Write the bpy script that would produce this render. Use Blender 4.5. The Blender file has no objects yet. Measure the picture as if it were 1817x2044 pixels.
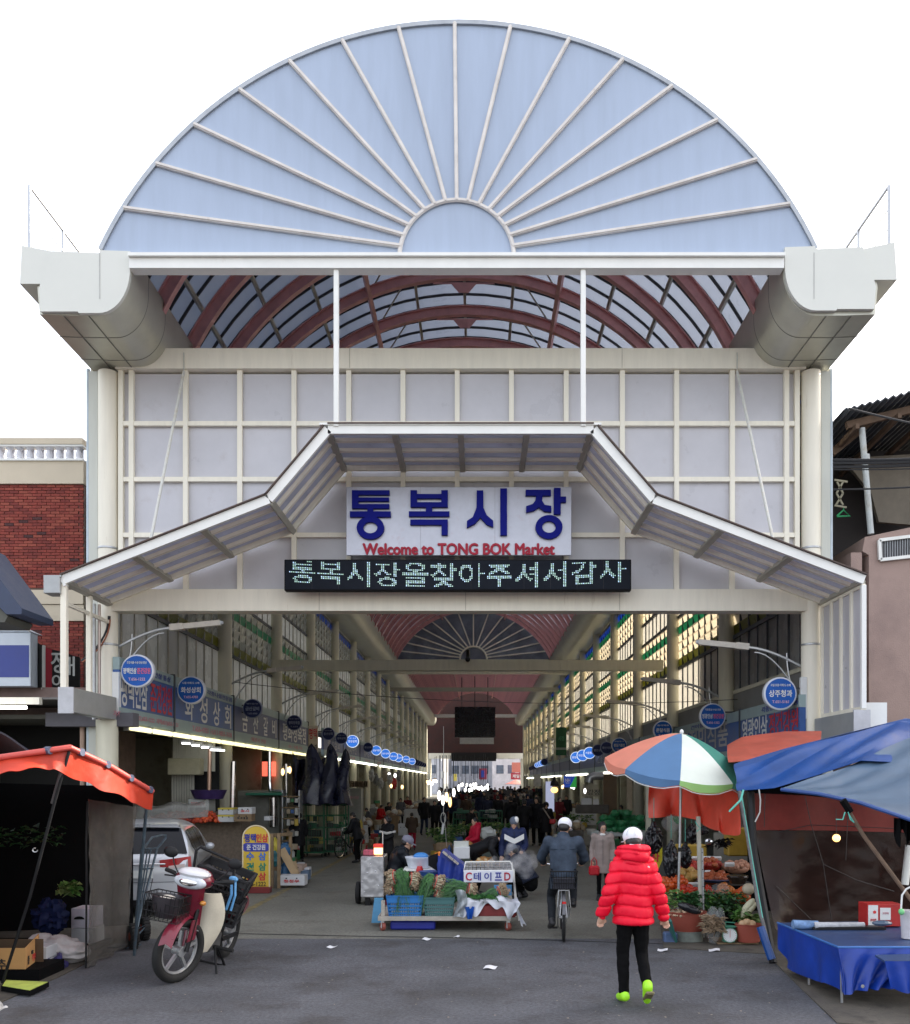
import bpy,math,random
import numpy as np
from mathutils import Vector as V,Matrix,Euler,noise as mnoise
random.seed(7)
R = math.radians
PI = math.pi
# ------------------------------------------------------------ camera, sky, sun, exposure
SC = bpy.context.scene
COL = SC.collection
FPX,UC,VC,HC = 1800.0,955.0,1560.0,2.2      # focal length and principal point measured on an 1817 px wide photo, eye height
cam = bpy.data.cameras.new("camera")
camo = bpy.data.objects.new("camera",cam)
COL.objects.link(camo)
camo.location = (0,0,HC)
camo.rotation_euler = (R(90),0,0)
cam.sensor_fit = 'HORIZONTAL'
cam.sensor_width = 36
cam.lens = 36 * FPX / 1817
cam.shift_x = (908.5 - UC) / 1817
cam.shift_y = (VC - 1022) / 1817
cam.clip_end = 1500
cam.clip_start = 0.1
SC.camera = camo
SUN_EL,SUN_AZ = R(30),R(58)                     # azimuth measured from +Y towards +X
wd = bpy.data.worlds.new("World")
SC.world = wd
wd.use_nodes = True
nt = wd.node_tree
nt.nodes.clear()
out = nt.nodes.new("ShaderNodeOutputWorld")
bg = nt.nodes.new("ShaderNodeBackground")
sky = nt.nodes.new("ShaderNodeTexSky")
sky.sky_type = 'NISHITA'
sky.sun_disc = False
sky.sun_elevation = SUN_EL
sky.sun_rotation = SUN_AZ
sky.dust_density = 4
mixw = nt.nodes.new("ShaderNodeMix")
mixw.data_type = 'RGBA'
mixw.blend_type = 'ADD'
mixw.inputs[0].default_value = 1
nt.links.new(sky.outputs[0],mixw.inputs[6])
mixw.inputs[7].default_value = (4.0,3.8,3.65,1)  # bright white veil of thin cloud over the whole sky
nt.links.new(mixw.outputs[2],bg.inputs[0])
bg.inputs[1].default_value = 0.11
nt.links.new(bg.outputs[0],out.inputs[0])
sl = bpy.data.lights.new("sun",'SUN')
sl.energy = 5.0
sl.angle = R(0.6)
sl.color = (1,0.94,0.84)
so = bpy.data.objects.new("sun",sl)
COL.objects.link(so)
sd = V((math.sin(SUN_AZ) * math.cos(SUN_EL),math.cos(SUN_AZ) * math.cos(SUN_EL),math.sin(SUN_EL)))
so.rotation_euler = sd.to_track_quat('Z','Y').to_euler()
so.location = sd * 60
SC.view_settings.view_transform = 'Standard'
SC.view_settings.look = 'None'
SC.view_settings.exposure = 1.46
SC.view_settings.gamma = 1
SC.view_settings.use_curve_mapping = False
SC.render.engine = 'CYCLES'
SC.cycles.use_denoising = True
SC.cycles.max_bounces = 8
SC.cycles.volume_bounces = 3
SC.cycles.diffuse_bounces = 5
SC.cycles.transparent_max_bounces = 12
SC.cycles.sample_clamp_indirect = 6
SC.cycles.caustics_reflective = False
SC.cycles.caustics_refractive = False
# ------------------------------------------------------------ helpers
def Pt(u,v,s): return V(((u - UC) / s,FPX / s,HC + (VC - v) / s))
def Gp(u,v):
 s = (v - VC) / HC
 return V(((u - UC) / s,FPX / s,0))
def Sy(y): return FPX / y
def lerp(a,b,t): return a + (b - a) * t
class MB:
 def __init__(s): s.v = [];s.f = []
 def add(s,vs,fs):
  n = len(s.v)
  s.v += [tuple(p) for p in vs]
  s.f += [[i + n for i in f] for f in fs]
  return s
 def bx(s,x0,x1,y0,y1,z0,z1):
  s.add([(x0,y0,z0),(x1,y0,z0),(x1,y1,z0),(x0,y1,z0),(x0,y0,z1),(x1,y0,z1),(x1,y1,z1),(x0,y1,z1)],
              [(0,3,2,1),(4,5,6,7),(0,1,5,4),(1,2,6,5),(2,3,7,6),(3,0,4,7)])
  return s
 def box(s,c,d,rot=(0,0,0),b=0.0):
  M = Euler(rot).to_matrix();c = V(c)
  h = [d[0] / 2,d[1] / 2,d[2] / 2]
  if b <= 0:
   vs = [c + M @ V((sx * h[0],sy * h[1],sz * h[2])) for sz in (-1,1) for sx,sy in ((-1,-1),(1,-1),(1,1),(-1,1))]
   return s.add(vs,[(0,3,2,1),(4,5,6,7),(0,1,5,4),(1,2,6,5),(2,3,7,6),(3,0,4,7)])
  b = min(b,min(h) * .9)
  vs = [];idx = {}
  for sx in (-1,1):
   for sy in (-1,1):
    for sz in (-1,1):
     for a in range(3):
      p = [sx * (h[0] - (b if a != 0 else 0)),sy * (h[1] - (b if a != 1 else 0)),sz * (h[2] - (b if a != 2 else 0))]
      idx[(sx,sy,sz,a)] = len(vs);vs.append(c + M @ V(p))
  fs = []
  I = lambda x,y,z,a: idx[(x,y,z,a)]
  for q in (-1,1):
   fs.append((I(q,-1,-1,0),I(q,1,-1,0),I(q,1,1,0),I(q,-1,1,0)))
   fs.append((I(-1,q,-1,1),I(1,q,-1,1),I(1,q,1,1),I(-1,q,1,1)))
   fs.append((I(-1,-1,q,2),I(1,-1,q,2),I(1,1,q,2),I(-1,1,q,2)))
  for p in (-1,1):
   for q in (-1,1):
    fs.append((I(p,q,-1,0),I(p,q,1,0),I(p,q,1,1),I(p,q,-1,1)))
    fs.append((I(p,-1,q,0),I(p,1,q,0),I(p,1,q,2),I(p,-1,q,2)))
    fs.append((I(-1,p,q,1),I(1,p,q,1),I(1,p,q,2),I(-1,p,q,2)))
    for r in (-1,1):
     fs.append((I(p,q,r,0),I(p,q,r,1),I(p,q,r,2)))
  return s.add(vs,fs)
 def tube(s,pts,r,n=8,cap=True,sq=False):
  pts = [V(p) for p in pts]
  m = len(pts)
  rs = r if isinstance(r,(list,tuple)) else [r] * m
  T = []
  for i in range(m):
   a = pts[max(i - 1,0)];b = pts[min(i + 1,m - 1)]
   t = (b - a)
   T.append(t.normalized() if t.length > 1e-9 else V((0,0,1)))
  ref = V((0,0,1)) if abs(T[0].z) < .9 else V((1,0,0))
  N = (ref - T[0] * ref.dot(T[0])).normalized()
  vs = []
  for i in range(m):
   N = (N - T[i] * N.dot(T[i])).normalized()
   B = T[i].cross(N)
   for k in range(n):
    a = 2 * PI * (k + (.5 if sq else 0)) / n
    vs.append(pts[i] + (N * math.cos(a) + B * math.sin(a)) * rs[i])
  fs = [(i * n + k,i * n + (k + 1) % n,(i + 1) * n + (k + 1) % n,(i + 1) * n + k) for i in range(m - 1) for k in range(n)]
  if cap:
   fs.append(tuple(range(n - 1,-1,-1)));fs.append(tuple((m - 1) * n + k for k in range(n)))
  return s.add(vs,fs)
 def bar(s,a,b,w,h=None,up=(0,0,1)):
  # rectangular bar from a to b, w across, h along 'up'
  a = V(a);b = V(b);h = w if h is None else h
  t = (b - a).normalized();up = V(up)
  x = t.cross(up)
  if x.length < 1e-6: x = t.cross(V((0,1,0)))
  x.normalize();y = x.cross(t)
  vs = []
  for p in (a,b):
   for sx,sy in ((-1,-1),(1,-1),(1,1),(-1,1)):
    vs.append(p + x * sx * w / 2 + y * sy * h / 2)
  return s.add(vs,[(0,3,2,1),(4,5,6,7),(0,1,5,4),(1,2,6,5),(2,3,7,6),(3,0,4,7)])
 def ell(s,c,r,n=16,m=10,M=None):
  c = V(c);r = (r,r,r) if not isinstance(r,(tuple,list,V)) else r
  vs = [V((0,0,-r[2]))]
  for j in range(1,m):
   p = -PI / 2 + PI * j / m
   for k in range(n):
    a = 2 * PI * k / n
    vs.append(V((r[0] * math.cos(p) * math.cos(a),r[1] * math.cos(p) * math.sin(a),r[2] * math.sin(p))))
  vs.append(V((0,0,r[2])))
  if M is not None: vs = [M @ q for q in vs]
  vs = [c + q for q in vs]
  fs = [(0,1 + (k + 1) % n,1 + k) for k in range(n)]
  for j in range(m - 2):
   for k in range(n):
    a = 1 + j * n + k;b = 1 + j * n + (k + 1) % n
    fs.append((a,b,b + n,a + n))
  e = len(vs) - 1;o = 1 + (m - 2) * n
  fs += [(o + k,o + (k + 1) % n,e) for k in range(n)]
  return s.add(vs,fs)
 def prism(s,poly,d0,d1,axis='y'):
  # poly in (x,z) extruded in y, or (y,z) in x, or (x,y) in z
  def mk(p,d):
   return (p[0],d,p[1]) if axis == 'y' else ((d,p[0],p[1]) if axis == 'x' else (p[0],p[1],d))
  n = len(poly)
  vs = [mk(p,d0) for p in poly] + [mk(p,d1) for p in poly]
  fs = [tuple(range(n)),tuple(range(2 * n - 1,n - 1,-1))] + [(i,i + n,(i + 1) % n + n,(i + 1) % n) for i in range(n)]
  return s.add(vs,fs)
 def lathe(s,prof,c,n=20,M=None,sc=(1,1)):
  c = V(c);vs = []
  for r,z in prof:
   for k in range(n):
    a = 2 * PI * k / n
    q = V((r * math.cos(a) * sc[0],r * math.sin(a) * sc[1],z))
    vs.append(c + (M @ q if M is not None else q))
  m = len(prof)
  fs = [(i * n + k,i * n + (k + 1) % n,(i + 1) * n + (k + 1) % n,(i + 1) * n + k) for i in range(m - 1) for k in range(n)]
  fs.append(tuple(range(n - 1,-1,-1)));fs.append(tuple((m - 1) * n + k for k in range(n)))
  return s.add(vs,fs)
 def sheet(s,fn,nu,nv,t=.006):
  P = [[V(fn(i / nu,j / nv)) for j in range(nv + 1)] for i in range(nu + 1)]
  Nn = [[None] * (nv + 1) for _ in range(nu + 1)]
  for i in range(nu + 1):
   for j in range(nv + 1):
    a = P[min(i + 1,nu)][j] - P[max(i - 1,0)][j]
    b = P[i][min(j + 1,nv)] - P[i][max(j - 1,0)]
    q = a.cross(b)
    Nn[i][j] = q.normalized() if q.length > 1e-12 else V((0,0,1))
  w = nv + 1
  vs = [P[i][j] + Nn[i][j] * t / 2 for i in range(nu + 1) for j in range(w)] + [P[i][j] - Nn[i][j] * t / 2 for i in range(nu + 1) for j in range(w)]
  o = (nu + 1) * w
  fs = []
  for i in range(nu):
   for j in range(nv):
    a = i * w + j
    fs.append((a,a + w,a + w + 1,a + 1));fs.append((o + a,o + a + 1,o + a + w + 1,o + a + w))
  for i in range(nu):
   a = i * w;fs.append((a,o + a,o + a + w,a + w))
   a = i * w + nv;fs.append((a,a + w,o + a + w,o + a))
  for j in range(nv):
   fs.append((j,j + 1,o + j + 1,o + j))
   a = nu * w + j;fs.append((a,o + a,o + a + 1,a + 1))
  return s.add(vs,fs)
 def blob(s,c,r,amp=.25,seed=0,n=18,m=13,fr=2.2,M=None):
  k = len(s.v);s.ell((0,0,0),(1,1,1),n,m)
  for i in range(k,len(s.v)):
   p = V(s.v[i]);q = p * (1 - amp * abs(mnoise.noise(p * fr + V((seed * 3.7,seed,0)))) * 2)
   q = V((q.x * r[0],q.y * r[1],q.z * r[2]))
   s.v[i] = tuple(V(c) + (M @ q if M is not None else q))
  return s
 def xf(s,M):
  s.v = [tuple(M @ V(p)) for p in s.v];return s
 def mv(s,d):
  s.v = [(p[0] + d[0],p[1] + d[1],p[2] + d[2]) for p in s.v];return s
 def join(s,o): return s.add(o.v,o.f)
def wpos(o):
 p = V((0,0,0))
 while o is not None:
  p += o.location;o = o.parent
 return p
def mesh_of(mb,smooth=False,name='mesh'):
 me = bpy.data.meshes.new(name)
 me.from_pydata([tuple(p) for p in mb.v],[],mb.f)
 if smooth:
  me.shade_smooth()
  try: me.set_sharp_from_angle(angle=R(40))
  except Exception: pass
 return me
def obj(name,mb,m,parent=None,smooth=False,loc=None,label=None):
 """links one mesh; mb is in world coordinates when parent/loc are given"""
 if parent is not None: off = wpos(parent)
 elif loc is not None: off = V(loc)
 else: off = V((0,0,0))
 if isinstance(mb,MB):
  mb = MB().add([(p[0] - off.x,p[1] - off.y,p[2] - off.z) for p in mb.v],mb.f)
  me = mesh_of(mb,smooth,name)
 else: me = mb
 if m is not None and len(me.materials) == 0: me.materials.append(m)
 o = bpy.data.objects.new(name,me)
 COL.objects.link(o)
 if parent is not None: o.parent = parent
 else: o.location = off
 if label: o['label'] = label
 return o
def lobj(name,mb,m,parent,smooth=False):
 o = obj(name,mb,m,None,smooth);o.parent = parent;return o
def tag(o,label=None,cat=None,group=None,kind=None):
 if label: o['label'] = label
 if cat: o['category'] = cat
 if group: o['group'] = group
 if kind: o['kind'] = kind
 return o
def E(name,loc,label,cat,group=None,rz=0):
 o = bpy.data.objects.new(name,None)
 o.empty_display_size = .2
 COL.objects.link(o);o.location = V(loc)
 return tag(o,label,cat,group)
def T(name,mb,m,label,cat,group=None,smooth=False,loc=None,kind=None):
 if loc is None:
  xs = [p[0] for p in mb.v];ys = [p[1] for p in mb.v];zs = [p[2] for p in mb.v]
  loc = ((min(xs) + max(xs)) / 2,(min(ys) + max(ys)) / 2,min(zs))
 return tag(obj(name,mb,m,None,smooth,loc),label,cat,group,kind)
def S(name,mb,m,smooth=False):
 return tag(obj(name,mb,m,None,smooth,(0,0,0)),kind='structure')
def kids(o): return [c for c in o.children]
def dup(root,loc,rz=None,label=None,group=None,sc=None,mats=None):
 def cp(o,par):
  c = o.copy();COL.objects.link(c)
  if par is not None: c.parent = par
  if mats and o.type == 'MESH':
   k = o.name.split('.')[0]
   if k in mats:
    for sl_ in c.material_slots:
     sl_.link = 'OBJECT';sl_.material = mats[k]
  for ch in kids(o): cp(ch,c)
  return c
 r = cp(root,None)
 r.location = V(loc)
 if rz is not None: r.rotation_euler = (0,0,rz)
 if sc is not None: r.scale = (sc,sc,sc) if not isinstance(sc,(tuple,list)) else sc
 if label: r['label'] = label
 if group: r['group'] = group
 elif group is None and label and 'group' in r.keys() and r['group'] == '': del r['group']
 return r
# ------------------------------------------------------------ materials
_M = {}
def srgb(r,g,b):
 f = lambda c: (c / 255 / 12.92) if c / 255 <= .04045 else ((c / 255 + .055) / 1.055) ** 2.4
 return (f(r),f(g),f(b))
def mat(name,col,rough=.6,metal=0,var=.14,sc=5,bump=.15,bsc=60,emit=None,es=1,trans=0,alpha=1,streak=False,coat=0,spec=.5,dirt=None,tcol=None,band=None):
 if name in _M: return _M[name]
 m = bpy.data.materials.new(name);m.use_nodes = True
 nt = m.node_tree;N = nt.nodes;L = nt.links
 bs = N["Principled BSDF"];mo = N["Material Output"]
 tc = N.new("ShaderNodeTexCoord")
 no = N.new("ShaderNodeTexNoise");no.inputs['Scale'].default_value = sc;no.inputs['Detail'].default_value = 6;no.inputs['Roughness'].default_value = .62
 if streak:
  mp = N.new("ShaderNodeMapping");mp.inputs['Scale'].default_value = (3.2,3.2,.35)
  L.new(tc.outputs['Object'],mp.inputs[0]);L.new(mp.outputs[0],no.inputs['Vector'])
 else: L.new(tc.outputs['Object'],no.inputs['Vector'])
 cr = N.new("ShaderNodeValToRGB")
 cr.color_ramp.elements[0].position = .3;cr.color_ramp.elements[1].position = .72
 lo = tuple(c * (1 - var) for c in col) + (1,);hi = tuple(min(1,c * (1 + var)) for c in col) + (1,)
 cr.color_ramp.elements[0].color = lo;cr.color_ramp.elements[1].color = hi
 L.new(no.outputs[0],cr.inputs[0])
 cout = cr.outputs[0]
 if dirt:
  n3 = N.new("ShaderNodeTexNoise");n3.inputs['Scale'].default_value = dirt[1];n3.inputs['Detail'].default_value = 8;n3.inputs['Roughness'].default_value = .7
  if streak: L.new(mp.outputs[0],n3.inputs['Vector'])
  else: L.new(tc.outputs['Object'],n3.inputs['Vector'])
  r3 = N.new("ShaderNodeValToRGB");r3.color_ramp.elements[0].position = dirt[2];r3.color_ramp.elements[1].position = min(1,dirt[2] + .18)
  L.new(n3.outputs[0],r3.inputs[0])
  mx = N.new("ShaderNodeMix");mx.data_type = 'RGBA'
  ml = N.new("ShaderNodeMath");ml.operation = 'MULTIPLY';ml.inputs[1].default_value = dirt[3] if len(dirt) > 3 else .7
  L.new(r3.outputs[0],ml.inputs[0]);L.new(ml.outputs[0],mx.inputs[0])
  L.new(cout,mx.inputs[6]);mx.inputs[7].default_value = tuple(dirt[0]) + (1,)
  cout = mx.outputs[2]
 L.new(cout,bs.inputs['Base Color'])
 bs.inputs['Roughness'].default_value = rough
 bs.inputs['Metallic'].default_value = metal
 bs.inputs['Specular IOR Level'].default_value = spec
 if coat: bs.inputs['Coat Weight'].default_value = coat;bs.inputs['Coat Roughness'].default_value = .08
 rr = N.new("ShaderNodeMapRange");rr.inputs[3].default_value = max(0,rough - .12);rr.inputs[4].default_value = min(1,rough + .14)
 L.new(no.outputs[0],rr.inputs[0]);L.new(rr.outputs[0],bs.inputs['Roughness'])
 if bump:
  n2 = N.new("ShaderNodeTexNoise");n2.inputs['Scale'].default_value = bsc;n2.inputs['Detail'].default_value = 4
  L.new(tc.outputs['Object'],n2.inputs['Vector'])
  bp = N.new("ShaderNodeBump");bp.inputs['Strength'].default_value = bump;bp.inputs['Distance'].default_value = .02
  L.new(n2.outputs[0],bp.inputs['Height']);L.new(bp.outputs[0],bs.inputs['Normal'])
 if emit:
  bs.inputs['Emission Color'].default_value = tuple(emit) + (1,);bs.inputs['Emission Strength'].default_value = es * .44
 sh = bs.outputs[0]
 if trans:
  tr = N.new("ShaderNodeBsdfTranslucent");tr.inputs[0].default_value = tuple(tcol or col) + (1,)
  if tcol is None: L.new(cout,tr.inputs[0])
  mxs = N.new("ShaderNodeMixShader");mxs.inputs[0].default_value = trans
  L.new(sh,mxs.inputs[1]);L.new(tr.outputs[0],mxs.inputs[2]);sh = mxs.outputs[0]
 if alpha < 1:
  tp = N.new("ShaderNodeBsdfTransparent");mxa = N.new("ShaderNodeMixShader");mxa.inputs[0].default_value = alpha
  L.new(tp.outputs[0],mxa.inputs[1]);L.new(sh,mxa.inputs[2]);sh = mxa.outputs[0]
 if sh != bs.outputs[0]: L.new(sh,mo.inputs[0])
 _M[name] = m
 return m
def glow(name,col,es): return mat(name,(.8,.8,.8),.4,var=.02,bump=0,emit=col,es=es)
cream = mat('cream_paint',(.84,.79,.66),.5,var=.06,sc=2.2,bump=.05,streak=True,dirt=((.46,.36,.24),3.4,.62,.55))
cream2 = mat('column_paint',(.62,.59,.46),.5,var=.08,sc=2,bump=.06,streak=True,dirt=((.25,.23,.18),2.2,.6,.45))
white_p = mat('white_paint',(.80,.80,.76),.45,var=.05,sc=3,bump=.04,dirt=((.5,.46,.38),4,.66,.4))
capw = mat('pale_metal_sheet',(.66,.665,.61),.5,var=.03,sc=1.2,bump=.03,dirt=((.42,.42,.38),2.5,.68,.35))
steel = mat('grey_metal_cladding',(.52,.51,.43),.38,metal=.55,var=.12,sc=1.3,bump=.05,streak=False,dirt=((.3,.3,.28),2.2,.6,.4))
gblue = mat('pale_blue_gable_sheet',(.42,.50,.635),.42,var=.05,sc=1.6,bump=.02,streak=True,dirt=((.33,.36,.43),2.4,.68,.5),trans=.12)
lav = mat('lavender_wall_sheet',(.58,.57,.60),.3,var=.07,sc=1.0,bump=.02,dirt=((.42,.37,.36),1.6,.58,.5),trans=.08)
darkrub = mat('dark_joint',(.03,.03,.035),.6,bump=0)
maroon = mat('maroon_steel',(.70,.34,.325),.45,var=.16,sc=3,bump=.08)
roofm = mat('roof_polycarbonate',(.40,.42,.46),.3,var=.12,sc=1.5,bump=.02,trans=.62,tcol=(.36,.39,.45))
canm = mat('canopy_polycarbonate',(.50,.50,.56),.3,var=.1,sc=1.8,bump=.02,trans=.6,dirt=((.3,.3,.3),2,.6,.4))
greyp = mat('grey_beam_paint',(.40,.38,.32),.5,var=.1,sc=3)
galv = mat('galvanised_tube',(.45,.46,.47),.35,metal=.7,var=.12,sc=8)
blackm = mat('black_metal',(.009,.009,.01),.45,bump=.05,spec=.3)
chrome = mat('chrome',(.75,.75,.76),.15,metal=1,var=.04,bump=0)
rubber = mat('rubber',(.010,.010,.010),.8,var=.2,sc=20,bump=.2)
# ------------------------------------------------------------ ground
asphalt = mat('asphalt',(.084,.086,.096),.88,var=.3,sc=.9,bump=.6,bsc=130,dirt=((.040,.036,.034),1.0,.5,.8))
def asphalt_detail(m):
 nt = m.node_tree;N = nt.nodes;L = nt.links
 bs = N["Principled BSDF"]
 src = bs.inputs['Base Color'].links[0].from_socket
 tc = N.new("ShaderNodeTexCoord")
 a = N.new("ShaderNodeTexNoise");a.inputs['Scale'].default_value = 26;a.inputs['Detail'].default_value = 8;a.inputs['Roughness'].default_value = .8
 L.new(tc.outputs['Object'],a.inputs['Vector'])
 r = N.new("ShaderNodeValToRGB");r.color_ramp.elements[0].position = .36;r.color_ramp.elements[1].position = .66
 r.color_ramp.elements[0].color = (.62,.62,.62,1);r.color_ramp.elements[1].color = (1.45,1.45,1.45,1)
 L.new(a.outputs[0],r.inputs[0])
 mx = N.new("ShaderNodeMix");mx.data_type = 'RGBA';mx.blend_type = 'MULTIPLY';mx.inputs[0].default_value = 1
 L.new(src,mx.inputs[6]);L.new(r.outputs[0],mx.inputs[7]);L.new(mx.outputs[2],bs.inputs['Base Color'])
asphalt_detail(asphalt)
floorm = mat('market_floor_concrete',(.155,.152,.128),.75,var=.25,sc=.8,bump=.3,bsc=90,dirt=((.08,.072,.056),1.6,.5,.8))
asphalt_detail(floorm)
pavem = mat('grimy_stall_pavement',(.085,.075,.06),.85,var=.3,sc=2,bump=.4,bsc=50,dirt=((.03,.026,.022),3,.5,.8))
YJ = Gp(900,1874).y                                      # the dark seam where the street meets the market floor
mb = MB()
nseg = 24
mb.add([(-500,-40,0),(500,-40,0),(500,YJ,0),(-500,YJ,0)],[(0,1,2,3)])
S('road',mb,asphalt)
mb = MB().add([(-500,YJ,0),(500,YJ,0),(500,900,0),(-500,900,0)],[(0,1,2,3)])
S('market_floor',mb,floorm)
mb = MB()
pts = [Gp(380,1862),Gp(700,1869),Gp(1000,1874),Gp(1250,1882),Gp(1500,1890)]
w = .022
vs = []
for p in pts:
 vs += [(p.x,p.y - w * (1 + .4 * random.random()),.004),(p.x,p.y + w,.004)]
mb.add(vs,[(2 * i,2 * i + 2,2 * i + 3,2 * i + 1) for i in range(len(pts) - 1)])
S('road_seam',mb,mat('tar',(.018,.018,.02),.6))
# worn yellow lane line running into the arcade
mb = MB()
a0,a1 = Gp(432,1852),Gp(790,1657)
d = (a1 - a0);n_ = 34
vs = []
for i in range(n_ + 1):
 p = a0 + d * (i / n_)
 vs += [(p.x - .075 + .012 * random.random(),p.y,.005),(p.x + .06 + .012 * random.random(),p.y,.005)]
mb.add(vs,[(2 * i,2 * i + 1,2 * i + 3,2 * i + 2) for i in range(n_)])
ylw = mat('worn_yellow_road_paint',(.23,.18,.07),.8,var=.3,sc=4,dirt=((.10,.098,.08),6,.44,.9))
S('lane_marking',mb,ylw)
# grimy raised pavements under the stalls at both sides
def pave(pts,h=.012):
 return MB().prism([(p.x,p.y) for p in pts],-.05,h,'z')
S('pavement',pave([Gp(-500,2120),Gp(0,2003),Gp(120,1950),Gp(210,1905),Gp(262,1884),Gp(262,1800),Gp(-300,1780)]),pavem)
S('pavement',pave([Gp(2500,2100),Gp(1672,2044),Gp(1600,1975),Gp(1530,1905),Gp(1325,1893),Gp(1310,1800),Gp(2300,1790)]),pavem)
# hairline cracks and dark patches in the tarmac
crk = mat('crack',(.03,.03,.032),.9)
for k,(u,v,l,r_) in enumerate([(700,1990,1.1,.3),(1240,1935,.8,-.2),(500,2020,.9,.6)]):
 p = Gp(u,v);vs = [];m_ = 14
 for i in range(m_ + 1):
  t = i / m_;x = p.x + l * t * math.cos(r_);y = p.y + l * t * math.sin(r_) + .05 * mnoise.noise(V((t * 4,k * 9,0)))
  vs += [(x,y,.003),(x,y + .006 * (1 - t) + .002,.003)]
 S('road_crack',MB().add(vs,[(2 * i,2 * i + 2,2 * i + 3,2 * i + 1) for i in range(m_)]),crk)
paper = mat('white_paper',(.7,.7,.72),.7,var=.06)
scr = [(979,1934,24,5,'largest scrap of white paper lying on the asphalt in mid street'),(852,1877,15,3,'strip of white paper beside the dark seam in front of the cart'),
       (663,1893,16,2.6,'thin pale strip of paper on the asphalt left of the cart'),(1323,1899,20,3.4,'white paper strip beside the feet of the woman in red'),
       (1426,1899,22,3.6,'white paper strip lying below the weighing scale'),(912,1872,9,2,'tiny pale scrap lying just right of the seam paper strip')]
for i,(u,v,w_,h_,lb) in enumerate(scr):
 p = Gp(u,v);s_ = (v - VC) / HC
 ww = w_ / s_;hh = h_ * p.y / s_ / HC
 th = .02
 T('paper_scrap',MB().sheet(lambda a,b: (p.x - ww / 2 + ww * a + .03 * (b - .5),p.y + hh * (b - .5),.016 + .008 * math.sin(a * 5 + i) + .006 * b),8,3,.002),paper,lb,'litter')
# ------------------------------------------------------------ the market hall
XC = -.35
Y0,YF,YE = 15.13,17.14,126.0
ZR,RR = 8.3,6.6
hall = E('market_hall',(XC,YF,0),'long covered market hall with blue fan gable, cream frame and vaulted roof','market hall')
def part(name,mb,m,parent=None,smooth=False,label=None): return obj(name,mb,m,parent or hall,smooth,label=label)
AM = math.asin((1625 - 205) / 2 / 119 / RR)
AX = (915 - UC) / 119                                      # the arch's own centre line at the front
def arcpt(r,a,y,cx=XC): return V((cx + r * math.sin(a),y,ZR + r * math.cos(a)))
# gable: sixteen pale sheets between the spokes and the half disc
ZB = HC + (VC - 515) / 119
CXG = (912 - UC) / 119
ri = 113 / 119
def outer(i):
 # spoke outer ends measured on the arc
 outs = [(205,500),(250,418),(313,329),(388,250),(480,183),(580,127),(685,87),(797,64),(908,54),(1018,64),(1135,84),(1242,124),(1340,176),(1430,243),(1508,322),(1573,411),(1625,500)]
 u,v = outs[i]
 p = Pt(u,v,119);q = V((AX,0,ZR));dlt = V((p.x - AX,0,p.z - ZR)).normalized() * RR
 return (AX + dlt.x,ZR + dlt.z)
def inner(i):
 a = PI - PI * i / 16
 return (CXG + ri * math.cos(a),ZB + ri * math.sin(a))
for i in range(16):
 o0,o1 = outer(i),outer(i + 1);i0,i1 = inner(i),inner(i + 1)
 a0 = math.atan2(o0[0] - AX,o0[1] - ZR);a1 = math.atan2(o1[0] - AX,o1[1] - ZR)
 poly = [i0] + ([(o0[0],ZB)] if i == 0 else []) + [(AX + RR * math.sin(lerp(a0,a1,k / 6)),ZR + RR * math.cos(lerp(a0,a1,k / 6))) for k in range(7)] + ([(o1[0],ZB)] if i == 15 else []) + [i1]
 c = (sum(p[0] for p in poly) / len(poly),sum(p[1] for p in poly) / len(poly))
 part('gable_panel',MB().prism(poly,Y0,Y0 + .03),gblue)
part('gable_panel',MB().prism([inner(i) for i in range(17)],Y0 + .002,Y0 + .03),gblue,label='half round centre sheet of the gable')
rustcream = mat('spoke_paint',(.68,.64,.60),.45,var=.12,sc=4,streak=False,dirt=((.35,.27,.22),5,.6,.5))
for i in range(1,16):
 a,b = inner(i),outer(i)
 A_,B_ = V((a[0],Y0 - .03,a[1])),V((b[0],Y0 - .03,b[1]))
 part('gable_spoke',MB().bar(A_,B_,.064,.05,(0,1,0)).bar(A_ + V((0,-.03,0)),B_ + V((0,-.03,0)),.035,.03,(0,1,0)),rustcream)
mb = MB()
mb.tube([V((CXG + (ri + .01) * math.cos(PI * k / 32),Y0 - .03,ZB + (ri + .01) * math.sin(PI * k / 32))) for k in range(33)],.038,6)
part('gable_ring',mb,rustcream,smooth=True)
mb = MB()
aa0 = math.atan2(outer(0)[0] - AX,outer(0)[1] - ZR)
n = 64
for w0,w1,y0,y1 in ((RR - .01,RR + .06,Y0 - .04,Y0 + .3),):
 vs = [];
 for k in range(n + 1):
  a = lerp(aa0,-aa0,k / n)
  for r_,y_ in ((w0,y0),(w1,y0),(w1,y1),(w0,y1)): vs.append((AX + r_ * math.sin(a),y_,ZR + r_ * math.cos(a)))
 mb.add(vs,[(4 * k + j,4 * k + (j + 1) % 4,4 * k + 4 + (j + 1) % 4,4 * k + 4 + j) for k in range(n) for j in range(4)] + [(0,1,2,3),(4 * n + 3,4 * n + 2,4 * n + 1,4 * n)])
part('gable_rim',mb,mat('rim_metal',(.38,.40,.42),.35,metal=.5))
# front tie beam under the gable
xl,xr = (262 - UC) / 119,(1562 - UC) / 119
zt = lambda v: HC + (VC - v) / 119
part('gable_beam',MB().bx(xl,xr,Y0 - .1,Y0 + .12,zt(541),zt(521)),white_p)
part('gable_beam_lip',MB().bx(xl,xr,Y0 - .16,Y0 + .12,zt(520.5),zt(514)),white_p)
for u in (672,1164):
 x = (u - UC) / 119
 part('hanger_post',MB().box((x,Y0 - .02,(zt(541) + zt(853)) / 2),(.085,.085,zt(541) - zt(853)),b=.008),white_p)
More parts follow.
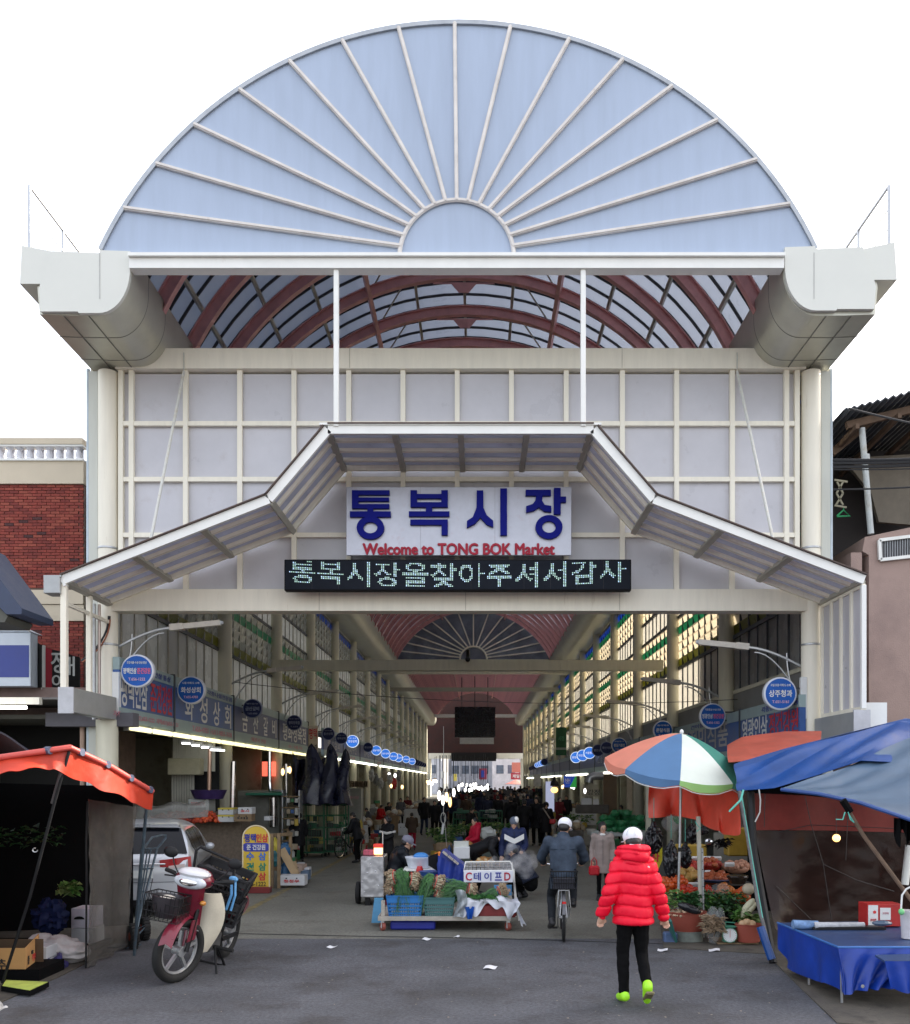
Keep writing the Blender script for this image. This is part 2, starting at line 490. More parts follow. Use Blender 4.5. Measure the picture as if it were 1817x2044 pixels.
# roof: sheets, dark joints, ribs, purlins
ang = [lerp(-AM,AM,k / 28) for k in range(29)]
def arcstrip(r0,r1,y0,y1,m_=28,A=AM):
 mb = MB();vs = []
 for k in range(m_ + 1):
  a = lerp(-A,A,k / m_)
  for r_,y_ in ((r0,y0),(r1,y0),(r1,y1),(r0,y1)): vs.append((XC + r_ * math.sin(a),y_,ZR + r_ * math.cos(a)))
 return mb.add(vs,[(4 * k + j,4 * k + (j + 1) % 4,4 * k + 4 + (j + 1) % 4,4 * k + 4 + j) for k in range(m_) for j in range(4)] + [(0,1,2,3),(4 * m_ + 3,4 * m_ + 2,4 * m_ + 1,4 * m_)])
ST = .5667
ns = int((YE - Y0 - .3) / ST)
sheet0 = part('roof_sheet',arcstrip(RR - .03,RR,Y0 + .32,Y0 + .32 + ST - .02),roofm)
joint0 = part('roof_joint',arcstrip(RR - .085,RR - .035,Y0 + .32 - .022,Y0 + .32 + .022),darkrub)
def copies(o,offs):
 for d in offs:
  c = o.copy();COL.objects.link(c);c.parent = o.parent;c.location = o.location + V(d)
copies(sheet0,[(0,k * ST,0) for k in range(1,ns)])
copies(joint0,[(0,k * ST,0) for k in range(1,ns)])
ribmb = MB()
for r0,r1,y0,y1 in ((6.04,6.065,-.07,.07),(6.065,6.265,-.012,.012),(6.265,6.29,-.07,.07)):
 ribmb.join(arcstrip(r0,r1,16.7 + y0,16.7 + y1,40))
rib0 = part('roof_rib',ribmb,maroon)
copies(rib0,[(0,k * 1.7,0) for k in range(1,64)])
# splice plates at the crown of the nearest ribs
for k in range(3,7):
 y = 16.7 + k * 1.7
 mb = MB()
 poly = [(XC - .75,ZR + 5.93),(XC - .3,ZR + 5.93),(XC - .12,ZR + 5.72),(XC + .12,ZR + 5.72),(XC + .3,ZR + 5.93),(XC + .75,ZR + 5.93),(XC + .7,ZR + 5.965),(XC - .7,ZR + 5.965)]
 mb.prism(poly,y - .01,y + .01)
 for q in range(8): mb.ell((XC - .5 + q * .143,y - .012,ZR + 6.12 - .06 * (q % 2)),.014,6,4)
 part('splice_plate',mb,maroon)
for i,a in enumerate((-22,22)):
 p = arcpt(6.1,R(a),0)
 part('ridge_girder',MB().box((p.x,(16.7 + YE) / 2,p.z),(.09,YE - 16.7,.26),rot=(0,R(a),0)),maroon)
for a in (-56,-44,-33,-11,0,11,33,44,56):
 p = arcpt(6.42,R(a),0)
 part('purlin',MB().box((p.x,(Y0 + .35 + YE) / 2,p.z),(.07,YE - Y0 - .4,.1),rot=(0,R(a),0)),greyp)
# wind braces between ribs
for k in range(0,8):
 y = 16.7 + k * 1.7
 for sgn in (-1,1):
  part('wind_brace',MB().tube([arcpt(6.3,R(sgn * 12),y),arcpt(6.3,R(sgn * 20),y + 1.7)],.02,6),greyp)
# barrel gutters running the whole length
def gutsec(sg):
 q = [(-5.47,11.1),(-5.47,10.77)]
 for k in range(1,13):
  a = PI / 2 * k / 12
  q.append((-6.03 + .56 * math.cos(a),10.77 - .74 * math.sin(a)))
 q += [(-6.5,10.03),(-7.02,10.05),(-7.06,10.5),(-7.0,11.05)]
 return [(XC + sg * -1 * x if sg > 0 else XC + x,z) for x,z in q]
for sg in (-1,1):
 sec = gutsec(sg)
 if sg > 0: sec = sec[::-1]
 part('barrel_gutter',MB().prism(sec,Y0 + .02,YE),steel,smooth=True)
 # seams
 for yy in (15.9,16.75,18.4,20.4,22.4):
  cs = sum(p[0] for p in sec) / len(sec),10.55
  big = [((p[0] - cs[0]) * 1.008 + cs[0],(p[1] - cs[1]) * 1.012 + cs[1]) for p in sec]
  part('gutter_seam',MB().prism(big,yy,yy + .012),mat('seam',(.22,.22,.19),.5,metal=.4),smooth=True)
 for xo in (-6.2,-6.62):
  x = XC + (xo if sg < 0 else -xo)
  part('gutter_seam',MB().bx(x - .008,x + .008,Y0 + .03,YF,10.018,10.045),_M['seam'])
 # cream front cap
 L_ = [(84,625),(81,580),(84,568),(107,505),(165,507),(202,509),(202,503),(262,505),(262,540)]
 for k in range(1,12):
  a = PI / 2 * k / 12
  L_.append((200 + 62 * math.cos(a),540 + 88 * math.sin(a)))
 L_ += [(200,628),(160,628),(158,625)]
 if sg > 0: L_ = [(2 * 912.0 - u + 3,v - 8 if v < 560 else v - 5) for u,v in L_]
 poly = [((u - UC) / 119,zt(v)) for u,v in L_]
 part('gutter_cap',MB().prism(poly,Y0 - .06,Y0 + .015),capw)
 ux = (202 if sg < 0 else 1623)
 part('cap_seam',MB().bx((ux - UC) / 119 - .006,(ux - UC) / 119 + .006,Y0 - .066,Y0 - .058,zt(600),zt(508)),mat('gutter_cap_seam',(.42,.42,.40),.6))  # plain grey line marking the seam in the cap
 O_ = [(45,492),(120,506),(84,568),(41,568)] if sg < 0 else [(1785,485),(1700,503),(1712,560),(1790,560)]
 poly = [((u - UC) / 119,zt(v)) for u,v in O_]
 part('outer_cap',MB().prism(poly,Y0 - .03,Y0 + 1.9),capw)
 xr_ = (57 - UC) / 119 if sg < 0 else (1777 - UC) / 119
 zr = zt(368)
 mb = MB()
 for yy in (Y0 + .03,Y0 + 1.25): part('railing_post',MB().bar((xr_,yy,zt(500)),(xr_,yy,zr),.04,.04,(0,1,0)),galv)
 for zz,w_ in ((zr,.035),(zr - .38,.018),(zr - .7,.018),(zr - .98,.018)):
  part('railing_bar',MB().bar((xr_,Y0 + .03,zz),(xr_,Y0 + 2.6,zz),w_,w_),white_p if w_ < .02 else galv)
# ------------------------------------------------------------ facade
zf = lambda v: HC + (VC - v) / 105
xf = lambda u: (u - UC) / 105
part('facade_beam',MB().bx(xf(235),xf(1605),YF - .12,YF + .2,zf(741),zf(701)),cream)
ent = part('entrance_beam',MB().bx(xf(212),xf(1614),YF - .14,YF + .2,zf(1222),zf(1179)),cream)
for u in (930,1235,640):
 part('beam_seam',MB().bx(xf(u) - .004,xf(u) + .004,YF - .146,YF - .138,zf(1221),zf(1180)),mat('beam_seam',(.4,.37,.3),.6),ent)
for u in (700,1240):
 part('beam_seam',MB().bx(xf(u) - .004,xf(u) + .004,YF - .126,YF - .118,zf(740),zf(702)),_M['beam_seam'])
vus = [243,264,372,480,588,697,805,913,1021,1130,1242,1350,1461,1569,1590]
hvs = [745,847,958,1069,1178]
mull = MB()
for i,u in enumerate(vus):
 part('mullion',MB().bx(xf(u) - .045,xf(u) + .045,YF - .06,YF + .03,zf(1178.5),zf(741.5)),cream)
for j,v in enumerate(hvs[1:4]):
 for i in range(len(vus) - 1):
  part('transom',MB().bx(xf(vus[i]) + .047,xf(vus[i + 1]) - .047,YF - .05,YF + .03,zf(v) - .042,zf(v) + .042),cream)
for j in range(4):
 for i in range(len(vus) - 1):
  yy = YF + .035 + .004 * random.random()
  part('wall_sheet',MB().bx(xf(vus[i]) - .02,xf(vus[i + 1]) + .02 - .001 * i,yy,yy + .02,zf(hvs[j + 1]) + .001,zf(hvs[j]) - .001),lav)
for u,sg in ((216,-1),(1619,1)):
 p = V((xf(u),YF,0))
 part('facade_column',MB().tube([(p.x,YF,0),(p.x,YF,zf(744))],.18,28),cream,smooth=True)
 for v in (1098,1290): part('column_band',MB().lathe([(.186,0),(.19,.01),(.19,.03),(.186,.04)],(p.x,YF,zf(v)),28),galv,smooth=True)
 a,b = (xf(178),xf(196)) if sg < 0 else (xf(1639),xf(1657))
 part('edge_panel',MB().bx(a,b,YF - .02,YF + .12,0,zf(742)),mat('edge_panel_paint',(.55,.56,.50),.5,var=.06,sc=2,streak=True))
 c = xf(174) if sg < 0 else xf(1661)
 part('drain_pipe',MB().tube([(c,YF + .05,0),(c,YF + .05,zf(735))],.035,8),mat('drain_pipe_blue',(.52,.60,.66),.35,var=.15,sc=2),smooth=True)
for u0,u1 in ((367,300),(1472,1545)):
 part('tie_rod',MB().tube([Pt(u0,742,106),Pt(u1,1084,117.5)],.028,8).tube([Pt(u0,704,106),Pt(u0,745,106)],.012,6),mat('tie_rod_paint',(.58,.58,.53),.4,var=.15,sc=6,dirt=((.4,.33,.22),6,.5,.6)),smooth=True)
# ------------------------------------------------------------ canopy over the entrance
can = E('entrance_canopy',(XC,Y0,5.6),'cream framed folding canopy with clear sheets above the entrance sign','canopy')
prof = [(-6.96,5.58),(-3.51,6.93),(-2.52,8.1),(1.93,8.1),(2.94,6.93),(6.47,5.58)]
YB = YF - .13
for i in range(5):
 (x0,z0),(x1,z1) = prof[i],prof[i + 1]
 A_ = V((x0,0,z0));B_ = V((x1,0,z1))
 tdir = (B_ - A_).normalized();nrm = V((-tdir.z,0,tdir.x))
 Y = lambda y: V((0,y,0))
 tr = .06
 obj('front_edge',MB().bar(A_ + Y(Y0) + tdir * .0,B_ + Y(Y0) - tdir * .0,.07,.15,(nrm.x,0,nrm.z)),white_p,can)
 obj('dark_lip',MB().bar(A_ + Y(Y0 - .02) + nrm * .09,B_ + Y(Y0 - .02) + nrm * .09,.12,.02,(nrm.x,0,nrm.z)),mat('rusty_lip',(.09,.06,.05),.7),can)
 obj('back_edge',MB().bar(A_ + Y(YB - .04),B_ + Y(YB - .04),.07,.1,(nrm.x,0,nrm.z)),cream,can)
 nl = 3
 for k in range(1,nl + 1):
  yy = lerp(Y0,YB,k / (nl + 1))
  obj('rafter',MB().bar(A_ + Y(yy) + tdir * .05,B_ + Y(yy) - tdir * .05,.085,.06,(nrm.x,0,nrm.z)),mat('lightened_rafter_cream',(.86,.80,.68),.5,var=.06,sc=3),can)  # frame cream, lightened in colour to make up for weak bounce light
 cuts = {0: (1 / 3,2 / 3),4: (1 / 3,2 / 3),2: (.25,.5,.75)}.get(i,())
 for c in (0,) + tuple(cuts) + ((1,) if i == 4 else ()):
  q = A_ + (B_ - A_) * c - nrm * .03
  obj('cross_beam',MB().bar(q + Y(Y0 + .04),q + Y(YB - .02),.1,.09,(nrm.x,0,nrm.z)),greyp,can)
 cc = (0,) + tuple(cuts) + (1,)
 for c0,c1 in zip(cc[:-1],cc[1:]):
  for k in range(4):
   ya,yb = lerp(Y0,YB,k / 4),lerp(Y0,YB,(k + 1) / 4)
   q0 = A_ + (B_ - A_) * c0 + nrm * .045 + tdir * .01;q1 = A_ + (B_ - A_) * c1 + nrm * .045 - tdir * .01
   mb = MB()
   vs = [q0 + Y(ya + .008),q1 + Y(ya + .008),q1 + Y(yb - .008),q0 + Y(yb - .008)]
   vs += [p + nrm * .015 for p in vs]
   mb.add(vs,[(0,3,2,1),(4,5,6,7),(0,1,5,4),(1,2,6,5),(2,3,7,6),(3,0,4,7)])
   obj('canopy_sheet',mb,canm,can)
obj('top_flashing',MB().bx(-2.66,2.06,Y0 - .06,Y0 + .1,8.165,8.2),white_p,can)
# canopy's left legs and drain box
gp = mat('grey_box_metal',(.36,.37,.37),.4,metal=.3,var=.12,sc=4)
for yy,w_ in ((Y0 + .03,.1),(Y0 + 1.0,.09)):
 obj('post',MB().box((-6.96,yy,(5.52 + 3.4) / 2),(w_,w_,5.52 - 3.4),b=.008),cream,can)
obj('brace',MB().bar((-6.96,Y0 + .05,5.2),(-6.96,YF - .1,5.2),.05,.06),cream,can)
obj('drain_box',MB().box(Pt(111,1170,118.5),(.27,.3,.3),b=.01).box(Pt(113,1154,118.4),(.29,.32,.03)),gp,can)
obj('drain_box',MB().box(Pt(127,1160,118.9),(.05,.1,.2),rot=(0,R(-25),0)),white_p,can)
obj('sill_box',MB().bx(-7.0,-6.78,Y0 - .02,YF - .25,3.36,3.77),gp,can)
obj('sill_box_end',MB().box((-6.9,Y0 - .04,3.56),(.26,.03,.44)),mat('pale_box_end',(.45,.45,.47),.4,metal=.3),can)
# right: glazed cheek
for k in range(5):
 yy = lerp(Y0 + .02,YF - .22,k / 4)
 obj('cheek_post',MB().box((6.47,yy,(5.5 + 3.42) / 2),(.08,.075,5.5 - 3.42),b=.006),cream if k else white_p,can)
 if k < 4:
  y2 = lerp(Y0 + .02,YF - .22,(k + 1) / 4)
  obj('cheek_pane',MB().bx(6.47,6.485,yy + .04,y2 - .04,3.46,5.46),lav,can)
obj('cheek_rail',MB().bx(6.44,6.5,Y0,YF - .2,5.46,5.52).bx(6.43,6.51,Y0,YF - .2,3.38,3.46),cream,can)
obj('sill_box',MB().bx(6.3,6.52,Y0 - .02,YF - .25,2.9,3.37),gp,can)
obj('sill_box_end',MB().box((6.42,Y0 - .04,3.15),(.28,.03,.5)),_M['pale_box_end'],can)
# wires slung under the canopy and across the front
wirem = mat('black_cable',(.02,.02,.022),.6,bump=0)
def cable(a,b,sag=.1,r_=.008,n=14): return MB().tube([V(a).lerp(V(b),k / n) - V((0,0,sag * 4 * (k / n) * (1 - k / n))) for k in range(n + 1)],r_,5)
T('cable',cable(Pt(560,962,104),Pt(1145,962,104),.02,.007),wirem,'thin dark cable strung along the wall just above the big lettered sign','cable')
T('cable',cable(Pt(248,958,105),Pt(560,961,104.6),.03,.005),wirem,'thin cable crossing the lavender wall panels left of the canopy','cable')
# ------------------------------------------------------------ lettering
def text_mb(s,w=None,h=None,bold=.0,depth=.01,space=1.0,center=True):
 """letters as a mesh in the XZ plane facing -Y, fitted into w x h, centred on the origin"""
 cu = bpy.data.curves.new('t','FONT');cu.body = s;cu.size = 1;cu.offset = bold
 cu.space_character = space;cu.resolution_u = 3
 cu.align_x = 'CENTER'
 o = bpy.data.objects.new('t',cu)
 me = bpy.data.meshes.new_from_object(o)
 vs = [(v.co.x,v.co.y) for v in me.vertices];fs = [list(p.vertices) for p in me.polygons]
 bpy.data.objects.remove(o);bpy.data.curves.remove(cu);bpy.data.meshes.remove(me)
 if not vs: return MB()
 x0,x1 = min(p[0] for p in vs),max(p[0] for p in vs);y0,y1 = min(p[1] for p in vs),max(p[1] for p in vs)
 sx = w / (x1 - x0) if w else None;sy = h / (y1 - y0) if h else None
 if sx is None: sx = sy
 if sy is None: sy = sx
 cx,cy = (x0 + x1) / 2,(y0 + y1) / 2
 n = len(vs)
 V3 = [((p[0] - cx) * sx,-depth,(p[1] - cy) * sy) for p in vs]
 if depth < .004: return MB().add(V3,fs)
 V3 += [(p[0],0,p[2]) for p in V3]
 # side walls on boundary edges
 ec = {}
 for f in fs:
  for a,b in zip(f,f[1:] + f[:1]): ec[(a,b)] = ec.get((a,b),0) + 1
 side = [(a,b) for (a,b) in ec if (b,a) not in ec]
 return MB().add(V3,fs + [[b,a,a + n,b + n] for a,b in side])
def place(mb,loc,rz=0,rx=0):
 return mb.xf(Matrix.Translation(V(loc)) @ Euler((rx,0,rz)).to_matrix().to_4x4())
navy = mat('navy_letter_paint',(.004,.008,.21),.6,var=.05,bump=0,spec=.15)
redl = mat('red_letter_paint',(.42,.035,.06),.6,var=.08,bump=0,spec=.15)
wht = mat('white_lettering',(.72,.72,.7),.5,var=.05,bump=0)
lred = mat('lettering_red',(.55,.03,.04),.5,var=.05,bump=0)
blk = mat('black_lettering',(.02,.02,.02),.5,var=.05,bump=0)
lgreen = mat('lettering_green',(.01,.22,.14),.5,var=.05,bump=0)
lblue = mat('lettering_blue',(.03,.16,.55),.5,var=.05,bump=0)
bluel = mat('dark_blue_lettering',(.02,.03,.28),.5,var=.05,bump=0)
pinkl = mat('pink_lettering',(.55,.22,.26),.5,var=.05,bump=0)
# main sign
def C5(x,y): return (800 / 1.541 + x * .4643,1250 / 1.541 + y * .4643)
SS = 107.5                                                   # scale of the sign plane, a little in front of the wall
YS = FPX / SS
def X5(x,y):
 u,v = C5(x,y);p = Pt(u,v,SS);return (p.x,p.z)
silver = mat('brushed_sign_sheet',(.50,.51,.57),.38,metal=.35,var=.12,sc=2.2,bump=.05,bsc=20,dirt=((.42,.30,.33),5,.56,.4))
sg_ = E('market_sign',Pt(916,1110,SS),'large silver signboard with navy Korean characters and red welcome line over the entrance','sign')
a,b = X5(370,640),X5(1340,345)
obj('board',MB().box(((a[0] + b[0]) / 2,YS + .04,(a[1] + b[1]) / 2),(b[0] - a[0],.06,b[1] - a[1]),b=.008),silver,sg_)
for q in (.33,.66): obj('sheet_seam',MB().bx(lerp(a[0],b[0],q) - .003,lerp(a[0],b[0],q) + .003,YS + .006,YS + .012,a[1],b[1]),mat('sheet_seam',(.35,.35,.38),.5,metal=.4),sg_)
def stroke_letter(parts,rings=()):
 mb = MB()
 for k,p in enumerate(parts):
  poly = [X5(*q) for q in p]
  if sum((poly[i][0] * poly[(i + 1) % len(poly)][1] - poly[(i + 1) % len(poly)][0] * poly[i][1]) for i in range(len(poly))) < 0: poly = poly[::-1]
  mb.prism(poly,YS - .07 + .0015 * k,YS + .008)
 for cx,cy,ro,rp,wi,wj in rings:
  n = 32;vs = []
  for k in range(n):
   t = 2 * PI * k / n
   for (ra,rb),yy in (((ro,rp),YS - .062),((ro,rp),YS + .008),((wi,wj),YS + .008),((wi,wj),YS - .062)):
    x,z = X5(cx + ra * math.cos(t),cy + rb * math.sin(t));vs.append((x,yy,z))
  mb.add(vs,[(4 * k + j,4 * k + (j + 1) % 4,4 * ((k + 1) % n) + (j + 1) % 4,4 * ((k + 1) % n) + j) for k in range(n) for j in range(4)])
 return mb
def rc(x0,x1,y0,y1): return [(x0,y0),(x1,y0),(x1,y1),(x0,y1)]
L1 = stroke_letter([rc(397,425,365,443),rc(424,558,365,385),rc(424,556,396,412),rc(424,557,424,443),rc(463,488,442,456),rc(388,563,455,479)],[(476,525,59,50,30,24)])
L2 = stroke_letter([rc(648,676,365,437),rc(780,808,365,437),rc(675,781,381,400),rc(675,781,416,437),rc(714,741,436,456),rc(641,815,455,477),rc(647,808,490,513),rc(781,808,512,557)])
L3 = stroke_letter([[(932,366),(960,366),(961,440),(975,472),(1003,496),(1003,523),(975,512),(947,482),(925,508),(890,525),(890,497),(915,480),(931,440)],rc(1033,1062,357,558)])
L4 = stroke_letter([rc(1142,1250,363,388),[(1186,386),(1215,386),(1212,410),(1224,428),(1252,432),(1252,458),(1222,455),(1198,438),(1178,452),(1144,460),(1144,433),(1172,424),(1184,408)],rc(1263,1292,355,468),rc(1291,1315,392,416)],[(1242,522,58,51,29,25)])
for L in (L1,L2,L3,L4): obj('character',L,navy,sg_)
a,b = X5(441,640),X5(1268,588)
wl = MB()
for k,(dx,dz) in enumerate(((-.011,0),(.011,0),(0,.008),(0,-.008))):
 wl.join(place(text_mb('Welcome to TONG BOK Market',b[0] - a[0] - .02,(b[1] - a[1]) - .02,0,.03 + .0012 * k),((a[0] + b[0]) / 2 + dx,YS + .008,(a[1] + b[1]) / 2 + dz)))
obj('welcome_line',wl,redl,sg_)
# LED board
SL = 109;YL = FPX / SL
led = E('led_board',Pt(914,1176,SL),'long black dot matrix board with scrolling green Korean text under the sign','display')
def XL(u,v): p = Pt(u,v,SL);return p.x,p.z
a,b = XL(570,1176),XL(1258,1119)
obj('housing',MB().box(((a[0] + b[0]) / 2,YL + .09,(a[1] + b[1]) / 2),(b[0] - a[0] + .05,.16,b[1] - a[1] + .05),b=.01),mat('led_housing',(.012,.012,.014),.7,spec=.1,bump=0),led)
obj('screen',MB().box(((a[0] + b[0]) / 2,YL + .005,(a[1] + b[1]) / 2),(b[0] - a[0],.012,b[1] - a[1])),mat('led_screen_black',(.014,.017,.024),.8,bump=.1,bsc=200,spec=.1),led)
for k in range(1,13):
 x = lerp(a[0],b[0],k / 13);obj('module_seam',MB().bx(x - .003,x + .003,YL - .004,YL,a[1],b[1]),mat('module_seam',(.008,.008,.01),.6),led)
tm = text_mb('통복시장을찾아주셔서감사',190,16,.012,.001)
tri = []
for f in tm.f:
 for i in range(1,len(f) - 1): tri.append([tm.v[f[0]],tm.v[f[i]],tm.v[f[i + 1]]])
tri = np.array(tri)[:,:,[0,2]]
lit = []
for i in range(-96,97):
 for j in range(-8,9):
  p = np.array([i,j + .01])
  d = [(tri[:,(k + 1) % 3,0] - tri[:,k,0]) * (p[1] - tri[:,k,1]) - (tri[:,(k + 1) % 3,1] - tri[:,k,1]) * (p[0] - tri[:,k,0]) for k in range(3)]
  ins = ((d[0] >= 0) & (d[1] >= 0) & (d[2] >= 0)) | ((d[0] <= 0) & (d[1] <= 0) & (d[2] <= 0))
  if ins.any(): lit.append((i,j))
dots = [MB(),MB()]
for i,j in lit:
 # the scrolling text hangs lower in the middle of the board
 jj = j - 3.2 * (1 - (i / 96) ** 2) + 2
 x = (a[0] + b[0]) / 2 + i / 97.5 * (b[0] - a[0]) / 2;z = (a[1] + b[1]) / 2 + (jj + 1) * (b[1] - a[1]) / 18
 if not (a[1] + .03 < z < b[1] - .02): continue
 dots[(i + j) % 4 == 0].add([(x - .009,YL - .006,z - .009),(x + .009,YL - .006,z - .009),(x + .009,YL - .006,z + .009),(x - .009,YL - .006,z + .009)],[(0,1,2,3)])
tag(obj('led_dots',dots[0],glow('led_green',(.02,.5,.28),.55),led),kind='stuff')
tag(obj('led_dots',dots[1],glow('led_blue',(.25,.5,.9),1.2),led),kind='stuff')
# ------------------------------------------------------------ side walls of the hall
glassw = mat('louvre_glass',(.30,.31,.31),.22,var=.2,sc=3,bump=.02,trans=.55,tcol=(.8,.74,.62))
glassl = mat('shaded_louvre_glass',(.24,.25,.24),.25,var=.3,sc=3,bump=.02,trans=.3,tcol=(.62,.62,.57))  # same louvres, dimness of the left side put into the glass colour
glassd = mat('wall_glass',(.26,.27,.28),.25,var=.2,sc=1.5,bump=.02,trans=.5,tcol=(.8,.78,.72))
gy = mat('yellow_glass',(.22,.22,.05),.3,trans=.5,var=.2,sc=3)
gg = mat('green_glass',(.06,.26,.16),.3,trans=.6,var=.2,sc=3)
gb = mat('blue_glass',(.05,.14,.42),.3,trans=.6,var=.2,sc=3)
darkfr = mat('dark_window_frame',(.06,.065,.075),.5)
colsY = {-1: [25.0 + 6.4 * k for k in range(16)],1: [23.0 + 6.3 * k for k in range(17)]}
for sg in (-1,1):
 wx = XC + sg * 6.85;cx = XC + sg * 6.68
 for yy in colsY[sg]:
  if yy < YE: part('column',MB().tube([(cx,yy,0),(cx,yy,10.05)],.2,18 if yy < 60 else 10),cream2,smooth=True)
 ww = E('glazed_wall',(wx,YF + .3,4.4),('left' if sg < 0 else 'right') + ' upper side wall of the arcade with louvre panes in rows and coloured strips','wall')
 rails = [4.45,5.85,7.5,8.3,9.9]
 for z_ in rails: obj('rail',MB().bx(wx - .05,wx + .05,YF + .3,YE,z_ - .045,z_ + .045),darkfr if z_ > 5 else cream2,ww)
 obj('top_sheet',MB().bx(wx - .02,wx + .02,YF + .3,YE,9.945,10.04),glassd,ww)
 bays = [YF + .3] + [y for y in colsY[sg] if y < YE] + [YE]
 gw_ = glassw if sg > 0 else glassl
 rows_a = [gy,gw_,gw_,gw_,gg,gw_];rows_b = [gw_,gw_,gw_,gg if sg > 0 else gw_,gb]
 stuff = {}
 for bi in range(len(bays) - 1):
  y0,y1 = bays[bi],bays[bi + 1]
  ncol = max(2,int((y1 - y0) / .66))
  near = bi < 2
  fm = MB();
  for c in range(ncol):
   ya,yb = lerp(y0,y1,c / ncol),lerp(y0,y1,(c + 1) / ncol)
   # vertical mullions
   m1 = MB().bx(wx - .035 - .02 * (-sg > 0),wx + .035,ya - .02,ya + .02,4.5,9.9)
   if near: obj('mullion',m1,darkfr if sg > 0 else greyp,ww)
   else: fm.join(m1)
   half = (ya + yb) / 2
   for z0_,z1_ in ((4.5,5.8),(7.55,8.25)):
    m2 = MB().bx(wx - .01 + .012 * (c % 2),wx + .005 + .012 * (c % 2),ya + .022,yb - .022,z0_,z1_)
    if near: obj('wall_pane',m2,glassd,ww)
    else: stuff.setdefault('wall_pane',(glassd,MB()))[1].join(m2)
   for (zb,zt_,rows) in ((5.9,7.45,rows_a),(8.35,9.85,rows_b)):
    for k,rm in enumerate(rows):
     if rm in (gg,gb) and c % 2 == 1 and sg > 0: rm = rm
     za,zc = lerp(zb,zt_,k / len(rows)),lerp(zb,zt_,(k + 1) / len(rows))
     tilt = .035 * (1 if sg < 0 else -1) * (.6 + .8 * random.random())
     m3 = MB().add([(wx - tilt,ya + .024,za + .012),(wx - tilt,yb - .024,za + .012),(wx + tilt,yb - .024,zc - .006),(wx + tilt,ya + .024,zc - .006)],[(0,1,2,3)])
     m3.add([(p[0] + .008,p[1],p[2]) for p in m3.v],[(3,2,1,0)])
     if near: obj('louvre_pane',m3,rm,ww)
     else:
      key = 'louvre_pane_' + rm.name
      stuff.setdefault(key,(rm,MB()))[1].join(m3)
  if fm.v: tag(obj('mullions',fm,darkfr if sg > 0 else greyp,ww),kind='stuff')
 for k,(m_,b_) in stuff.items():
  tag(obj('far_panes',b_,m_,ww),kind='stuff')
 obj('infill_panel',MB().bx(wx - .03,wx + .03,YF + .3,YE,3.3 if sg > 0 else 4.2,4.41),mat('infill_grey',(.2,.2,.19),.6,var=.2,sc=1),ww)
 # gutters' inner webs / top beam of the wall
 part('eaves_beam',MB().bx(min(wx,wx + sg * .2) - .1,max(wx,wx + sg * .2) + .1,YF + .3,YE,10.06,10.3),cream2)
# cross ties
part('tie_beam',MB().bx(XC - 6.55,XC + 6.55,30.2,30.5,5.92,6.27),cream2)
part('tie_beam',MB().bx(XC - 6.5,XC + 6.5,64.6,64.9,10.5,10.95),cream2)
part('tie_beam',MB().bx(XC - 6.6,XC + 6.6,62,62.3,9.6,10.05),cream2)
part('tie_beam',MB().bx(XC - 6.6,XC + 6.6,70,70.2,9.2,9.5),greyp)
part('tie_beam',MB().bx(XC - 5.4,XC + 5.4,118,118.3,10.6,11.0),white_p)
# inner fan gable at 65 m
fan = E('fan_window',(XC,65,10.95),'inner half round fan window with pale spokes far inside the arcade','window')
n = 24
fg = MB().prism([(XC + 5.9 * math.cos(PI * k / n),10.95 + 3.6 * math.sin(PI * k / n)) for k in range(n + 1)],65,65.03)
obj('glass',fg,mat('dark_fan_glass',(.30,.33,.39),.3,var=.3,sc=.8,trans=.45),fan)
for i in range(1,16):
 a_ = PI * i / 16
 obj('spoke',MB().bar((XC + .95 * math.cos(a_),64.95,10.95 + .95 * math.sin(a_)),(XC + 5.9 * math.cos(a_),64.95,10.95 + 3.6 * math.sin(a_)),.09,.06,(0,1,0)),cream,fan)
obj('ring',MB().tube([V((XC + .97 * math.cos(PI * k / 20),64.93,10.95 + .97 * math.sin(PI * k / 20))) for k in range(21)],.07,5),cream,fan)
# security camera on the tie beam
T('security_camera',MB().tube([(XC + .0,30.15,6.6),(XC,30.15,6.3)],.06,8).ell((XC,30.12,6.28),.09,10,6),blackm,'small dark security camera on the middle of the cream cross beam','camera',loc=(XC,30.15,6.2))
# ------------------------------------------------------------ the far end
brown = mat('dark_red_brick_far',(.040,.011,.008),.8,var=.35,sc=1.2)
fb = E('brick_tower',(XC,132,0),'dark red brick building closing the far end of the arcade','building')
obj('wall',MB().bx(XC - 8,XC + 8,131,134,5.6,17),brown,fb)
obj('lintel',MB().bx(XC - 6.9,XC - 3.6,130.7,131,5.5,6.3).bx(XC + 3.0,XC + 6.9,130.7,131,5.5,6.3),cream,fb)
obj('soffit',MB().bx(XC - 3.55,XC + 2.95,130.6,131,5.15,6.4),blackm,fb)
obj('post',MB().bx(XC - 8,XC - 6.6,131,133.6,0,5.5).bx(XC + 6.6,XC + 8,131,133.6,0,5.5),cream2,fb)
scr_ = E('big_screen',(XC,104,8.2),'large black hanging screen with a silver strip below in the far arcade','screen')
SQ = Sy(104)
a,b = Pt(908,1472,SQ),Pt(989,1411,SQ)
obj('panel',MB().bx(a.x,b.x,104,104.3,a.z,b.z),mat('screen_black',(.006,.008,.012),.25),scr_)
a,b = Pt(918,1485,SQ),Pt(986,1473,SQ)
obj('strip',MB().bx(a.x,b.x,103.9,104.2,a.z,b.z),mat('screen_strip',(.5,.52,.53),.4),scr_)
for u in (922,948,974): obj('hanger',MB().tube([Pt(u,1411,SQ),Pt(u,1350,SQ)],.05,5),blackm,scr_)
